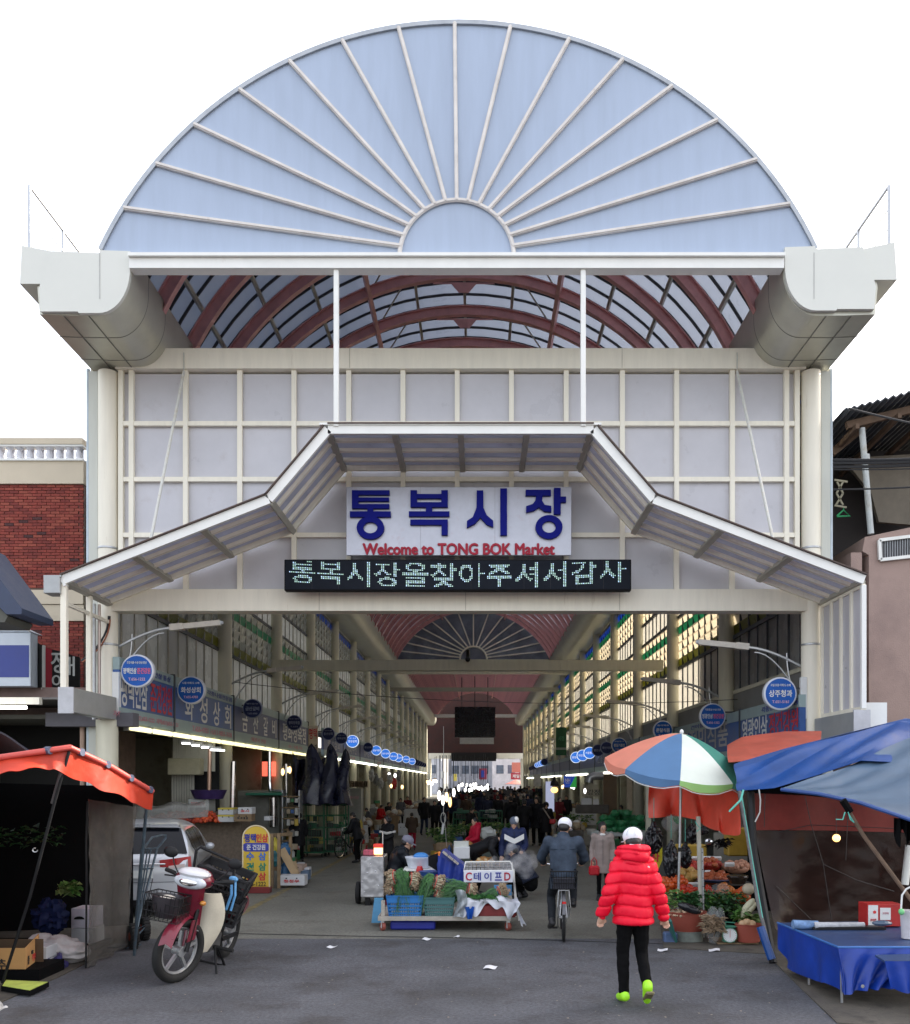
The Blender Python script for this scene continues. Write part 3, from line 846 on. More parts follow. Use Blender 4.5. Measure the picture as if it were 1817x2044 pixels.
# street beyond the end
farw = [(-11,158,9,12,'pale',(.55,.56,.6)),(-1.5,165,8,11,'grey',(.40,.42,.47)),(7,160,9,12,'light',(.62,.60,.62)),(-20,160,8,11,'cream',(.5,.48,.42)),(16,165,9,12,'white',(.6,.6,.62))]
for i,(x,y,w_,h_,nm,c) in enumerate(farw):
 bd = E('street_building',(x,y,0),nm + ' shop building on the sunlit street beyond the arcade','building')
 obj('wall',MB().bx(x - w_ / 2,x + w_ / 2,y,y + 6,0,h_),mat('far_wall_' + nm,c,.7,var=.2,sc=1),bd)
 for k in range(4):
  for j in range(3):
   wx_ = x - w_ / 2 + .7 + k * (w_ - .9) / 4;z_ = 3.6 + j * 2.6
   obj('window',MB().bx(wx_,wx_ + 1.3,y - .05,y - .01,z_,z_ + 1.5),mat('far_window',(.12,.15,.2),.15,var=.3,sc=2),bd)
def farsign(u0,v0,u1,v1,y,m,label,txt=None,tm=None,name='shop_sign'):
 s_ = Sy(y);a,b = Pt(u0,v1,s_),Pt(u1,v0,s_)
 r_ = E(name,((a.x + b.x) / 2,y,a.z),label,'sign')
 obj('board',MB().box(((a.x + b.x) / 2,y + .1,(a.z + b.z) / 2),(b.x - a.x,.18,b.z - a.z),b=.01),m,r_)
 if txt: obj('lettering',place(text_mb(txt,(b.x - a.x) * .8,(b.z - a.z) * .55,.02,.004),((a.x + b.x) / 2,y - .0,(a.z + b.z) / 2)),tm,r_)
 return r_
mred = mat('sign_red',(.42,.03,.05),.5,var=.1)
mblue = mat('sign_blue',(.02,.06,.4),.5,var=.1)
farsign(1020,1543,1054,1556,150,mred,'red shop sign with white Korean letters seen beyond the far end','제일한의',wht)
farsign(1022,1522,1052,1542,151,mat('sign_orange',(.6,.2,.15),.5),'pale sign with orange picture above the red far sign')
farsign(956,1534,972,1556,150,mat('sign_maroon',(.25,.03,.06),.5),'maroon hanging sign with round blue emblem in the far street')
for i,(u,v) in enumerate(((960,1538),(905,1545),(880,1540))):
 farsign(u,v,u + 7,v + 14,149,[mblue,mat('sign_yel',(.6,.5,.1),.5),wht][i],['small blue upright sign in the far street','small yellow upright sign in the far street','small white upright sign in the far street'][i])
fu = E('parasol',(Gp(1040,1590).x * 0 + Pt(1030,1570,Sy(140)).x,140,0),'small red and white street parasol beyond the arcade end','parasol')
obj('canopy',MB().lathe([(.02,2.6),(.9,2.25),(1.7,1.9),(1.7,1.85)],(fu.location.x,140,-.1),16),mat('far_parasol',(.5,.16,.12),.6,var=.3,sc=1),fu)
obj('pole',MB().tube([(fu.location.x,140,0),(fu.location.x,140,2.4)],.04,6),galv,fu)
# ------------------------------------------------------------ shop fascias along both sides
teal = mat('fascia_teal',(.30,.39,.39),.5,var=.1,sc=3)
fblue = mat('fascia_blue',(.035,.10,.30),.42,var=.22,sc=1.4)
fgrey = mat('fascia_grey_violet',(.11,.125,.22),.5,var=.18,sc=1.5)
def tx(s,w,h,loc,rz,m,par,bold=.015,depth=.004):
 return obj('lettering',place(text_mb(s,w,h,bold,depth),loc,rz),m,par)
SX = {-1: XC - 6.42,1: XC + 6.40}
FZ = {-1: (3.33,4.55),1: (2.66,3.84)}
def fascia(sg,y0,y1,name,col,main,top=None,bot=None,nm='shop_sign',far=False):
 x = SX[sg];z0,z1 = FZ[sg]
 r_ = E('shop_sign',(x,(y0 + y1) / 2,z0),name,'sign','shop signboards along the arcade')
 obj('board',MB().bx(min(x,x + sg * .12),max(x,x + sg * .12),y0 + .02,y1 - .02,z0 + .28,z1 - .24),col,r_)
 obj('lower_band',MB().bx(min(x - sg * .004,x + sg * .12),max(x - sg * .004,x + sg * .12),y0 + .02,y1 - .02,z0,z0 + .276),teal,r_)
 obj('upper_band',MB().bx(min(x - sg * .004,x + sg * .12),max(x - sg * .004,x + sg * .12),y0 + .02,y1 - .02,z1 - .236,z1),teal,r_)
 obj('divider',MB().bx(min(x - sg * .03,x + sg * .13),max(x - sg * .03,x + sg * .13),y1 - .03,y1 + .03,z0 - .02,z1 + .03),darkfr,r_)
 rz = PI / 2 if sg < 0 else -PI / 2
 xx = x - sg * .006
 L_ = y1 - y0
 for (s,w,h,c,zc,m) in main: tx(s,w,h,(xx,y0 + L_ * (c if sg < 0 else 1 - c),zc),rz,m,r_)
 if top: tx(top[0],top[1],.12,(xx - sg * .004,y0 + L_ * (top[2] if sg < 0 else 1 - top[2]),z1 - .12),rz,bluel,r_,.01)
 if bot: tx(bot[0],bot[1],.13,(xx - sg * .004,y0 + L_ * (bot[2] if sg < 0 else 1 - bot[2]),z0 + .13),rz,pinkl,r_,.01)
 return r_
zc = 3.95
def span(u0,u1,sg=-1):
 X = abs(SX[sg]);return X * FPX / abs(UC - u0),X * FPX / abs(UC - u1)
ya,yb = span(237,347)
fascia(-1,ya,yb,'blue fascia with white and red letters, nearest shop on the left side',fblue,[('평택인삼',1.36,.62,.25,zc,wht),('준건강원',1.3,.62,.74,zc,lred)],('건강식품 수삼 건삼 홍삼',2.6,.5),('가게:031)656-1222,653-1222  자택:031)655-1323',3.6,.5))
yc,yd = span(350,466)
fascia(-1,yc,yd,'blue fascia with four widely spaced white letters, second shop on the left',fblue,[('화',.62,.62,.2,zc,wht),('성',.62,.62,.43,zc,wht),('상',.62,.62,.66,zc,wht),('회',.62,.62,.88,zc,wht)],('도·소매 각종나물전문점',3.4,.6),('T.655-4783  H.011-9855-7678',3.4,.6))
ye,yf = span(468,556)
fascia(-1,ye,yf,'grey violet fascia reading of a grill house with white letters, third on the left',fgrey,[('금',.6,.6,.2,zc,wht),('산',.6,.6,.43,zc,wht),('갈',.6,.6,.66,zc,wht),('비',.6,.6,.88,zc,wht)],None,('해장국 전문',1.9,.5))
yg,yh = span(558,615)
fascia(-1,yg,yh,'grey violet fascia of a butcher with five close white letters, fourth on the left',fgrey,[('평화정육점',4.2,.62,.5,zc,wht)],None,('소·돼지',2.6,.5))
# cream notice board jutting at the end of the first sign run
nb = E('notice_board',(XC - 6.3,34.5,3.2),'cream notice board with red and black writing at the end of the first sign run','sign')
a,b = Pt(616,1507,53),Pt(635,1449,53)
obj('board',MB().box(((a.x + b.x) / 2,FPX / 53,(a.z + b.z) / 2),(b.x - a.x,.1,b.z - a.z),b=.01),mat('notice_cream',(.55,.48,.38),.6),nb)
tx('평택',.3,.4,((a.x + b.x) / 2,FPX / 53 - .056,b.z - .3),0,lred,nb)
tx('도소매',.3,.3,((a.x + b.x) / 2,FPX / 53 - .056,a.z + .25),0,blk,nb)
names = ['동서상회','대화수산','형제상회','경성상회','부산식품','한일떡집','대성건어','서울상회','진미식당','중앙상회','남문상회','우리농산','성일축산','신흥상회','제일방앗간','충남상회']
adj = ['fifth','sixth','seventh','eighth','ninth','tenth','eleventh','twelfth','thirteenth','fourteenth','fifteenth','sixteenth','seventeenth','eighteenth']
y = 39.5
for k in range(10):
 y2 = y + 5.6 + (k % 3) * .8
 if y2 > 122: break
 fascia(-1,y,y2,'grey fascia board with faint pale letters, %s shop from the entrance on the left' % adj[k],fgrey,[(names[k],3.6,.55,.5,zc,mat('dim_lettering',(.4,.4,.42),.5))] if k < 5 else [],None,(('도매 소매',2.2,.5) if k < 4 else None))
 y = y2
zr_ = 3.36
ya,yb = span(1597,1478,1)
fascia(1,ya,yb,'blue fascia with white and red letters above the blue tent, nearest shop on the right',fblue,[('영광인삼',1.8,.48,.28,zr_,wht),('정건강원',1.7,.48,.76,zr_,lred)][::1],('각종홍삼 건강식품',2.2,.7),None)
fascia(1,yb,yb + 7,'dark blue fascia with pale letters half hidden behind the striped parasol on the right',fblue,[('산정민식품',5.0,.6,.5,zr_,mat('dim_lettering',(.4,.4,.42),.5))],('건어물 도매',2.6,.5),None)
y = yb + 7
for k in range(12):
 y2 = y + 6 + (k % 2)
 if y2 > 122: break
 fascia(1,y,y2,'grey fascia board with thin ribs, %s shop from the entrance on the right' % (['third','fourth'] + adj)[k],fgrey,[(names[-1 - k],3.6,.5,.5,zr_,_M['dim_lettering'])] if k < 3 else [])
 y = y2
# fluorescent strip under the left fascia: tubes end to end
tube_y = glow('fluorescent_yellow',(1,.90,.45),1.5)
tube_w = glow('fluorescent_white',(1,.98,.9),5)
fl = E('tube_light_run',(SX[-1],17.5,3.2),'run of yellowish fluorescent tubes under the left signs','light')
y = 17.4;k = 0
while y < 36.5:
 obj('tube',MB().tube([(SX[-1] + .02,y + .07,3.24),(SX[-1] + .02,y + 1.16,3.24)],.05,8),tube_y,fl)
 obj('holder',MB().box((SX[-1] - .02,y,3.25),(.1,.05,.14)),galv,fl)
 y += 1.25
obj('batten',MB().bx(SX[-1] - .12,SX[-1] - .03,17.3,36.8,3.27,3.325),galv,fl)
for sg,y0,y1,z in ((-1,40,60,3.27),(-1,62,84,3.27),(-1,86,118,3.27),(1,37,47,2.6),(1,50,62,2.6),(1,66,112,2.6)):
 T('strip_light',MB().tube([(SX[sg],y0,z),(SX[sg],y1,z)],.05,6),glow('strip_white',(1,.97,.8),5),'pale fluorescent strip under the %s fascia %s' % ('left' if sg < 0 else 'right',{40: 'just past the blue furled sheet',62: 'in the middle distance',86: 'near the far end',37: 'behind the lettered cloth sign',50: 'above the bank flag',66: 'near the far end'}[y0]),'light')
# ------------------------------------------------------------ round hanging signs
rim_w = mat('round_sign_rim',(.66,.68,.74),.35,var=.05,bump=0)
rsb = mat('round_sign_blue',(.012,.10,.42),.4,var=.2,sc=2,spec=.25)
rsd = mat('round_sign_dark',(.012,.02,.085),.45,var=.2,sc=2,spec=.2)
rlit = mat('round_sign_lit',(.02,.12,.45),.3,var=.1,emit=(.03,.16,.62),es=.9)
rlitrim = mat('round_rim_lit',(.8,.85,.95),.3,emit=(.75,.85,1),es=.7,bump=0)
tlit = mat('round_text_lit',(.8,.8,.85),.4,emit=(.8,.8,.9),es=.5,bump=0)
RS = [
 (-1,276,1340,33,0,'평택인삼','준건강원','건강식품·수삼·건삼·홍삼','T.656-1222','largest round blue sign with white and red name, first on the left'),
 (-1,383,1378,28,0,'화성상회',None,'나물·야채·도·소매','T.655-4783','second round blue sign on the left, four white letters on bright blue'),
 (-1,505,1415,19.5,1,'금산갈비',None,'해장국 점심 식사','T.655-0000','third round sign on the left, unlit dark blue disc beside the grey violet board'),
 (-1,588,1443,15.5,1,'평화정육점',None,'한우 돼지','T.655','fourth round sign on the left, unlit dark disc over the butcher board'),
 (-1,656,1465,12.8,1,'동선상회',None,'건어물',None,'fifth round sign on the left, dark disc left of the furled sheet tips'),
 (-1,682,1474,12,1,'대복상회',None,'채소',None,'sixth round sign on the left, dark disc touching a lit one'),
 (-1,704,1480,12.6,2,'경성상회',None,'수산',None,'first brightly lit round sign on the left, white ringed'),
 (-1,735,1492,9.8,1,'봉남상회',None,None,None,'dark round sign between two lit ones on the left'),
 (-1,751.5,1498,10,2,'성남식품',None,None,None,'lit round sign just right of the lone dark one on the left'),
 (-1,770,1504.5,9.4,2,'한우상회',None,None,None,'lit round sign second after the lone dark one on the left'),
 (-1,786,1510,8.8,2,'대화수산',None,None,None,'lit round sign in front of an overlapping pair on the left'),
 (-1,796,1513,8.5,2,'제일상회',None,None,None,'lit round sign mostly hidden in the overlapping pair on the left'),
 (-1,811,1516,7.4,2,'우리상회',None,None,None,'lone lit small round sign right of the overlapping pair'),
 (-1,823,1520,6.9,2,'중앙상회',None,None,None,'small lit round sign at the head of the dim far row on the left'),
 (1,1556,1385,33,0,'상주청과',None,'과일·모종·야채·도·소매','T.651-5161','largest round blue sign on the right with white name above the tent'),
 (1,1422,1430,26,0,'영광인삼','정건강원','각종홍삼·수삼·건강','T.656-1322','second round sign on the right, white and red name above the parasol'),
 (1,1323,1458,19.5,0,'온달식품',None,'음식재료','T.656','third round sign on the right, just above the left of the parasol'),
 (1,1236,1488,15.5,0,'평일기름집',None,'참기름·들기름·고추','T.655-1118','fourth round sign on the right, white ringed, left of the parasol edge'),
 (1,1211,1493,12.5,1,'화산식당',None,None,None,'dark round sign left of the white ringed oil shop disc'),
 (1,1194,1498,12.2,1,'영진상회',None,None,None,'dark reddish round sign behind the lit trio on the right'),
 (1,1177,1503,12,2,'서울청과',None,None,None,'front disc of the lit trio on the right'),
 (1,1163,1508,11.6,2,'대성상회',None,None,None,'middle disc of the lit trio on the right'),
 (1,1150,1512,11.4,2,'광명수산',None,None,None,'rear disc of the lit trio on the right'),
]
for k in range(5): RS.append((-1,829 + k * 4.6,1521 + k * 1.6,6.3 - k * .45,1,None,None,None,None,'small round sign in the dim far row on the left'))
for k in range(5): RS.append((1,1087 - k * 3.8,1521 + k * 1.6,7 - .5 * k,2 if k else 1,None,None,None,None,'small round sign in the overlapping far row on the right'))
for k in range(4): RS.append((1,1068 - k * 3,1531 + k,4.6 - .3 * k,1,None,None,None,None,'tiny dark round sign at the far end of the right row'))
for sg,u,v,r_,st,t1,t2,t3,t4,lab in RS:
 X = 6.45 if sg < 0 else 5.70
 s_ = abs(u - UC) / X
 p = Pt(u,v,s_);r = r_ / s_
 grp = 'round signs along the arcade'
 e = E('round_sign',(p.x,p.y,p.z - r),lab,'sign',grp)
 n = 32 if r_ > 12 else 18
 Mx = Matrix.Rotation(PI / 2,3,'X')
 obj('rim',MB().lathe([(r * .93,-.065),(r,-.05),(r,.05),(r * .93,.065)],p,n,Mx),rlitrim if st == 2 else (rim_w if st == 0 else mat('round_rim_dim',(.2,.23,.34),.4)),e,smooth=True)
 obj('face',MB().lathe([(r * .9,.062),(r * .9,.07)],p,n,Mx),{0: rsb,1: rsd,2: rlit}[st],e)
 tmw = {0: wht,1: mat('dim_blue_lettering',(.25,.28,.40),.5),2: tlit}[st]
 yy = p.y - .072
 if t1:
  if t2:
   tx(t1,r * .8,r * .36,(p.x - r * .42,yy,p.z),0,tmw,e,.02)
   tx(t2,r * .8,r * .36,(p.x + r * .42,yy,p.z),0,mat('round_red',(.75,.12,.2),.4,bump=0),e,.02)
  else: tx(t1,r * 1.4,r * .42,(p.x,yy,p.z),0,tmw,e,.02)
 if t3: tx(t3,r * 1.2,r * .16,(p.x,yy,p.z + r * .5),0,tmw,e,.01)
 if t4: tx(t4,r * 1.0,r * .17,(p.x,yy,p.z - r * .5),0,mat('round_pink',(.75,.45,.55),.5,bump=0) if st != 1 else tmw,e,.01)
 xa = XC + sg * 6.6
 obj('bracket',MB().tube([(p.x + sg * r,p.y,p.z + .1),(xa,p.y,p.z + .1)],.02,5).tube([(p.x + sg * r,p.y,p.z - .1),(xa,p.y,p.z - .1)],.02,5),darkfr,e)
T('white_post',MB().box((xf(237),YF - .1,zf(1395)),(.14,.1,1.0),b=.01),wht,'short white upright strip where the first left signboard begins','strip')
T('white_post',MB().box((xf(1600),YF - .1,zf(1395)),(.12,.1,.8),b=.01),wht,'short white upright strip where the first right signboard begins','strip')
# ------------------------------------------------------------ arched lamp brackets
lampm = mat('lamp_housing',(.56,.52,.45),.5,var=.1,sc=10)
def arm(sg,y,z,lab,x0=None):
 x0 = XC + sg * 6.6 if x0 is None else x0
 e = E('arm_lamp',(x0,y,z - .75),lab,'lamp','arm lamps along the arcade columns')
 n = 10;L_ = 1.15
 obj('arm',MB().tube([(x0 - sg * L_ * t / n * 1.05,y,z + .42 * math.sin(t / n * PI / 2)) for t in range(n + 1)],.03,6),galv,e,smooth=True)
 obj('stay',MB().tube([(x0 - sg * L_ * t / n * .85,y,z - .7 + 1.02 * math.sin(t / n * PI / 2)) for t in range(n + 1)],.016,6)
  .tube([(x0 - sg * (.08 + .28 * math.sin(t / n * PI / 2)),y,z - .55 + .65 * (1 - math.cos(t / n * PI * .6))) for t in range(n + 1)],.014,5),galv,e,smooth=True)
 a = V((x0 - sg * L_ * .95,y,z + .42));b = V((x0 - sg * (L_ + .95),y,z + .52))
 obj('housing',MB().bar(a,a.lerp(b,.25),.14,.12).bar(a.lerp(b,.25),a.lerp(b,.95),.1,.1),lampm,e)
 obj('tip',MB().tube([a.lerp(b,.95),b],[.045,.03],8),mat('lamp_tip',(.5,.53,.55),.3),e,smooth=True)
 return e
ords = ['nearest','second','third','fourth','fifth','sixth','seventh','eighth','ninth','tenth','eleventh','twelfth']
arm(-1,YF + .1,4.72,'nearest arm lamp on the left, above the first round sign',xf(222))
for k,y in enumerate(colsY[-1][:10]): arm(-1,y,4.85,'arm lamp with curved stay on the left, %s from the entrance' % ords[k + 1])
arm(1,YF + .1,4.35,'nearest arm lamp on the right, above the largest right round sign',xf(1612))
for k,y in enumerate(colsY[1][:10]): arm(1,y,4.3,'arm lamp with curved stay on the right, %s from the entrance' % ords[k + 1])
# ------------------------------------------------------------ shop interiors behind the columns (left)
intw = mat('shop_back_wall',(.34,.32,.25),.8,var=.3,sc=.8,dirt=((.05,.045,.04),.8,.5,.8))
sh = E('left_shop_row',(-8.5,30,0),'row of open shops behind the left columns with grubby back walls','building')
obj('back_wall',MB().bx(-10.6,-10.4,YF + .4,YE,0,4.4),intw,sh)
obj('ceiling',MB().bx(-10.4,XC - 6.58,YF + .4,YE,3.42,3.5),mat('dark_ceiling',(.16,.16,.14),.8),sh)
sh2 = E('right_shop_row',(8.5,30,0),'row of open shops behind the right columns','building')
obj('back_wall',MB().bx(9.6,9.8,YF + .4,YE,0,4.4),intw,sh2)
obj('ceiling',MB().bx(XC + 6.56,9.6,YF + .4,YE,2.86,2.94),mat('dark_ceiling',(.16,.16,.14),.8),sh2)
rib = mat('ribbed_shutter_metal',(.52,.52,.46),.5,metal=.2,var=.15,sc=2)
dk = mat('dark_opening',(.012,.012,.014),.8)
for k in range(15):
 y0 = 19 + k * 6.4
 obj('partition',MB().bx(-10.4,-7.6,y0 + 6.1,y0 + 6.25,0,3.4),intw,sh)
 obj('partition',MB().bx(7.0,9.6,y0 + 6.1,y0 + 6.25,0,2.85),intw,sh2)
 obj('doorway',MB().bx(-10.39,-10.34,y0 + 1,y0 + 5.2,0,2.3),dk,sh)
 obj('doorway',MB().bx(9.55,9.59,y0 + 1,y0 + 5.2,0,2.2),dk,sh2)
# ribbed shutter of the first shop with its box, seen behind the car
shu = E('roller_shutter',(-8.4,23.2,0),'grey ribbed roller shutter with cream shutter box behind the silver car','shutter')
SQ = 78
def QP(u,v,s=SQ): return Pt(u,v,s)
yq = FPX / SQ
a,b = QP(345,1622),QP(428,1470)
k = 0;x = a.x
while x < b.x:
 obj('rib',MB().bx(x,x + .055,yq,yq + .03 + .012 * (k % 2),QP(0,1540).z,b.z),rib,shu);x += .06;k += 1
a,b = QP(345,1546),QP(425,1514)
obj('shutter_box',MB().box(((QP(344,0).x + QP(408,0).x) / 2,yq - .2,QP(0,1531).z),(QP(408,0).x - QP(344,0).x,.35,.42),b=.02),mat('shutter_box_cream',(.42,.40,.28),.5),shu)
a,b = QP(340,1625),QP(386,1545)
for k in range(9):
 x = lerp(a.x,b.x,k / 9);obj('strip',MB().bx(x,x + .05,yq + .1,yq + .13,0,b.z),rib,shu)
obj('back',MB().bx(QP(330,0).x,QP(424,0).x,yq + .6,yq + .65,0,3.4),dk,shu)
for k,(u,v) in enumerate(((372,1484),(392,1488),(411,1492),(429,1497))):
 p = QP(u,v,84)
 e = E('tube_lamp',(p.x,p.y,p.z - .05),'short white tube lamp under the shop ceiling, %s from the left' % ['first','second','third','fourth'][k],'light','row of short tube lamps in the first shop')
 obj('tube',MB().tube([(p.x - .1,p.y,p.z),(p.x + .14,p.y + .3,p.z)],.02,6),glow('tube_cool',(.95,.98,1),6),e)
 obj('fitting',MB().box((p.x - .02,p.y + .12,p.z + .05),(.3,.1,.05)),galv,e)
# fridge cabinet
fr = E('drinks_fridge',(QP(403,1640).x,QP(0,0,82).y,0),'pale drinks fridge with dark glass and curly lettering left of the cream column','fridge')
P_ = lambda u,v: Pt(u,v,82)
a,b = P_(375,1690),P_(416,1595)
yfr = a.y
obj('cabinet',MB().box(((a.x + b.x) / 2,yfr + .3,b.z / 2),(b.x - a.x,.6,b.z),b=.02),mat('fridge_shell',(.42,.45,.44),.4,var=.08),fr)
obj('glass_door',MB().bx(P_(379,0).x,P_(411,0).x,yfr - .015,yfr + .0,.25,P_(0,1612).z),mat('fridge_glass',(.02,.025,.03),.1),fr)
tx('DOOWON',P_(409,0).x - P_(382,0).x,.09,((a.x + b.x) / 2,yfr - .004,P_(0,1605).z),0,lred,fr,.0)
T('fish_tray',MB().lathe([(.34,0),(.44,.22),(.46,.22)],(P_(412,0).x,yfr + .2,b.z),20),mat('purple_plastic',(.05,.03,.12),.4),'dark purple plastic tub on top of the drinks fridge','tub',smooth=True)
T('steel_pipe',MB().tube([P_(417,1595),P_(419,1495)],.05,8),mat('copper_pipe',(.45,.30,.22),.35,metal=.6),'tall coppery pipe rising behind the fridge beside the column','pipe')
# second bay: chimney stack, cooler, stainless steel boiler
p = Pt(530,1660,70)
e = E('steel_boiler',(p.x,p.y,0),'grey steel cooking stove with stainless drum and bent flue behind the yellow sign','stove')
obj('cabinet',MB().box((p.x - .1,p.y,1.0),(1.2,.8,1.9),b=.02),mat('stove_grey',(.17,.17,.15),.5,metal=.3,var=.25,sc=3),e)
obj('drum',MB().tube([Pt(546,1650,71),Pt(546,1592,71)],.14,14),chrome,e,smooth=True)
obj('flue',MB().tube([Pt(568,1662,71),Pt(568,1595,71),Pt(566,1585,71),Pt(561,1580,71),Pt(540,1579,71),Pt(538,1560,71),Pt(538,1500,71)],.055,8),chrome,e,smooth=True)
obj('green_lid',MB().box(Pt(532,1585,72),(1.0,.7,.07),b=.02),mat('green_lid',(.02,.16,.10),.5),e)
T('tall_pole',MB().tube([Pt(572,1650,70),Pt(571,1525,70)],.04,8),chrome,'thin bright steel pole right of the stove flue','pole')
T('white_pole',MB().tube([Pt(463,1640,76),Pt(466,1520,76)],.07,8),chrome,'shiny upright plastic wrapped pole right of the first inner column','pole')
# warm lamps of the butcher
def bulb(u,v,s,w,h,col,es,lab,wire=1510,group='hanging lamps'):
 p = Pt(u,v,s)
 e = E('hanging_lamp',(p.x,p.y,p.z - h / 2),lab,'lamp',group)
 obj('glass',MB().ell(p,(w / 2,w / 2,h / 2),10,8),glow('bulb_%s' % ('w' if col[2] > .8 else 'o' if col[1] > .6 else 'r'),col,es),e,smooth=True)
 obj('cap',MB().tube([p + V((0,0,h * .45)),p + V((0,0,h * .8))],w * .3,8),mat('lamp_cap',(.3,.3,.3),.5),e)
 obj('wire',MB().tube([p + V((0,0,h * .8)),Pt(u + random.uniform(-1,1),wire,s)],.008,4),wirem,e)
 return e
warm = (1,.62,.25);cool = (1,.97,.93);orange = (1,.42,.12)
for k,(u,v) in enumerate(((564.5,1541),(572.5,1537),(578.5,1537))):
 bulb(u,v,60,.11,.24,warm,3.2,['left','middle','right'][k] + ' of three warm lamps in the butcher shop',1505,'three warm lamps of the butcher')
T('red_neon',MB().box(Pt(537,1535,58),(.45,.1,.5)),glow('red_neon_glow',(1,.10,.05),1.2),'red and orange glowing sign deep in the second shop','sign')
# ------------------------------------------------------------ left surroundings
brick_m = [mat('brick_red_%d' % i,c,.85,var=.25,sc=9,bump=.4,bsc=90) for i,c in enumerate(((.26,.050,.036),(.20,.038,.03),(.31,.072,.048),(.075,.028,.028)))]
mortar = mat('mortar',(.20,.14,.115),.9,var=.2,sc=6)
creamw = mat('cream_render',(.62,.54,.41),.8,var=.06,sc=1.2,dirt=((.4,.34,.26),1.5,.6,.4))
SB = 90.0;yB = FPX / SB
bb = E('brick_building',(-11,yB,0),'red brick building with cream bands and white balustrade behind the left of the hall','building')
zB_ = lambda v: HC + (VC - v) / SB
xB_ = lambda u: (u - UC) / SB
xl,xr = -15.0,xB_(168)
obj('mortar_wall',MB().bx(xl,xr,yB + .02,yB + 3,0,zB_(967)),mortar,bb)
obj('cream_band',MB().bx(xl,xr + .01,yB - .06,yB + 3,zB_(967),zB_(921)),creamw,bb)
obj('cream_band',MB().bx(xl,xr + .01,yB - .05,yB + .02,zB_(1240),zB_(1208)),creamw,bb)
obj('cream_band',MB().bx(xl,xr + .01,yB - .08,yB + .02,zB_(1207),zB_(1179)),creamw,bb)
obj('coping',MB().bx(xl,xr + .01,yB - .12,yB + .2,zB_(890),zB_(878)),creamw,bb)
obj('balustrade_rail',MB().bx(xl,xr + .01,yB - .1,yB + .14,zB_(922),zB_(918)).bx(xl,xr + .01,yB - .1,yB + .14,zB_(894),zB_(889.5)),white_p,bb)
bal = None
for k in range(14):
 x = xB_(-60 + k * 19.7)
 if x > xr - .1: break
 mb_ = MB().lathe([(.09,zB_(918)),(.09,zB_(917)),(.055,zB_(914)),(.075,zB_(908)),(.045,zB_(899)),(.085,zB_(895)),(.09,zB_(894))],(x,yB + .02,0),12)
 mb_.bx(x - .075,x + .075,yB + .07,yB + .1,zB_(918),zB_(894))
 obj('baluster',mb_,mat('baluster_white',(.72,.72,.76),.6),bb,smooth=True)
bw,bh = .205,.0655
bricks = []
for z_lo,z_hi in ((zB_(1178),zB_(968)),(zB_(1390),zB_(1241))):
 j = 0;z = z_hi
 while z - bh > z_lo - .01:
  x = xr - .01 - (bw / 2 if j % 2 else 0) - .02 * random.random()
  if j % 2: bricks.append((xr - .01 - bw / 2 + .012,xr - .01,z - bh + .011,z))
  while x > xl + bw and x > -11.4:
   bricks.append((x - bw + .012,x,z - bh + .011,z));x -= bw
  z -= bh;j += 1
bricks.sort(key=lambda b: (-b[3] if b[2] > zB_(1200) else 100 - b[3]))
vis = [b for b in bricks if b[0] > xB_(0) - .1];rest = [b for b in bricks if b not in vis]
random.shuffle(vis)
vis.sort(key=lambda b: 0 if b[2] > zB_(1180) else 1)
def brk(b):
 o_ = random.uniform(0,.012)
 return MB().bx(b[0],b[1],yB - .004 - o_,yB + .03,b[2],b[3])
for b in vis[:290]:
 obj('brick',brk(b),random.choices(brick_m,(5,4,3,.5))[0],bb)
buckets = [MB() for _ in brick_m]
for b in vis[290:] + rest: buckets[random.choices(range(4),(5,4,3,.5))[0]].join(brk(b))
for k in range(4): tag(obj('bricks',buckets[k],brick_m[k],bb),kind='stuff')
# vertical conduits beside the facade
T('conduit',MB().tube([(xf(208),YF - .45,zf(1440)),(xf(208),YF - .45,zf(1215))],.035,8),galv,'shiny grey conduit pipe left of the first round sign','pipe',smooth=True)
T('conduit',MB().tube([(xf(216),YF - .4,zf(1440)),(xf(216),YF - .4,zf(1215))],.03,8),mat('pinkish_pipe',(.45,.36,.32),.3,metal=.5),'thinner pinkish conduit just right of the grey one','pipe',smooth=True)
T('cable',MB().tube([Pt(163,1320,106) + V((math.sin(t / 8 * PI / 2) * .52,0,(1 - math.cos(t / 8 * PI / 2)) * .3 + t / 8 * .55)) for t in range(9)],.03,6),wirem,'thick black hose curving up behind the left canopy post','cable',smooth=True)
T('cable',MB().tube([Pt(166,1322,106) + V((math.sin(t / 8 * PI / 2) * .52,-.03,(1 - math.cos(t / 8 * PI / 2)) * .3 + t / 8 * .5)) for t in range(9)],.015,6),mat('rusty_wire',(.3,.1,.05),.6),'rust coloured cable following the black hose','cable',smooth=True)
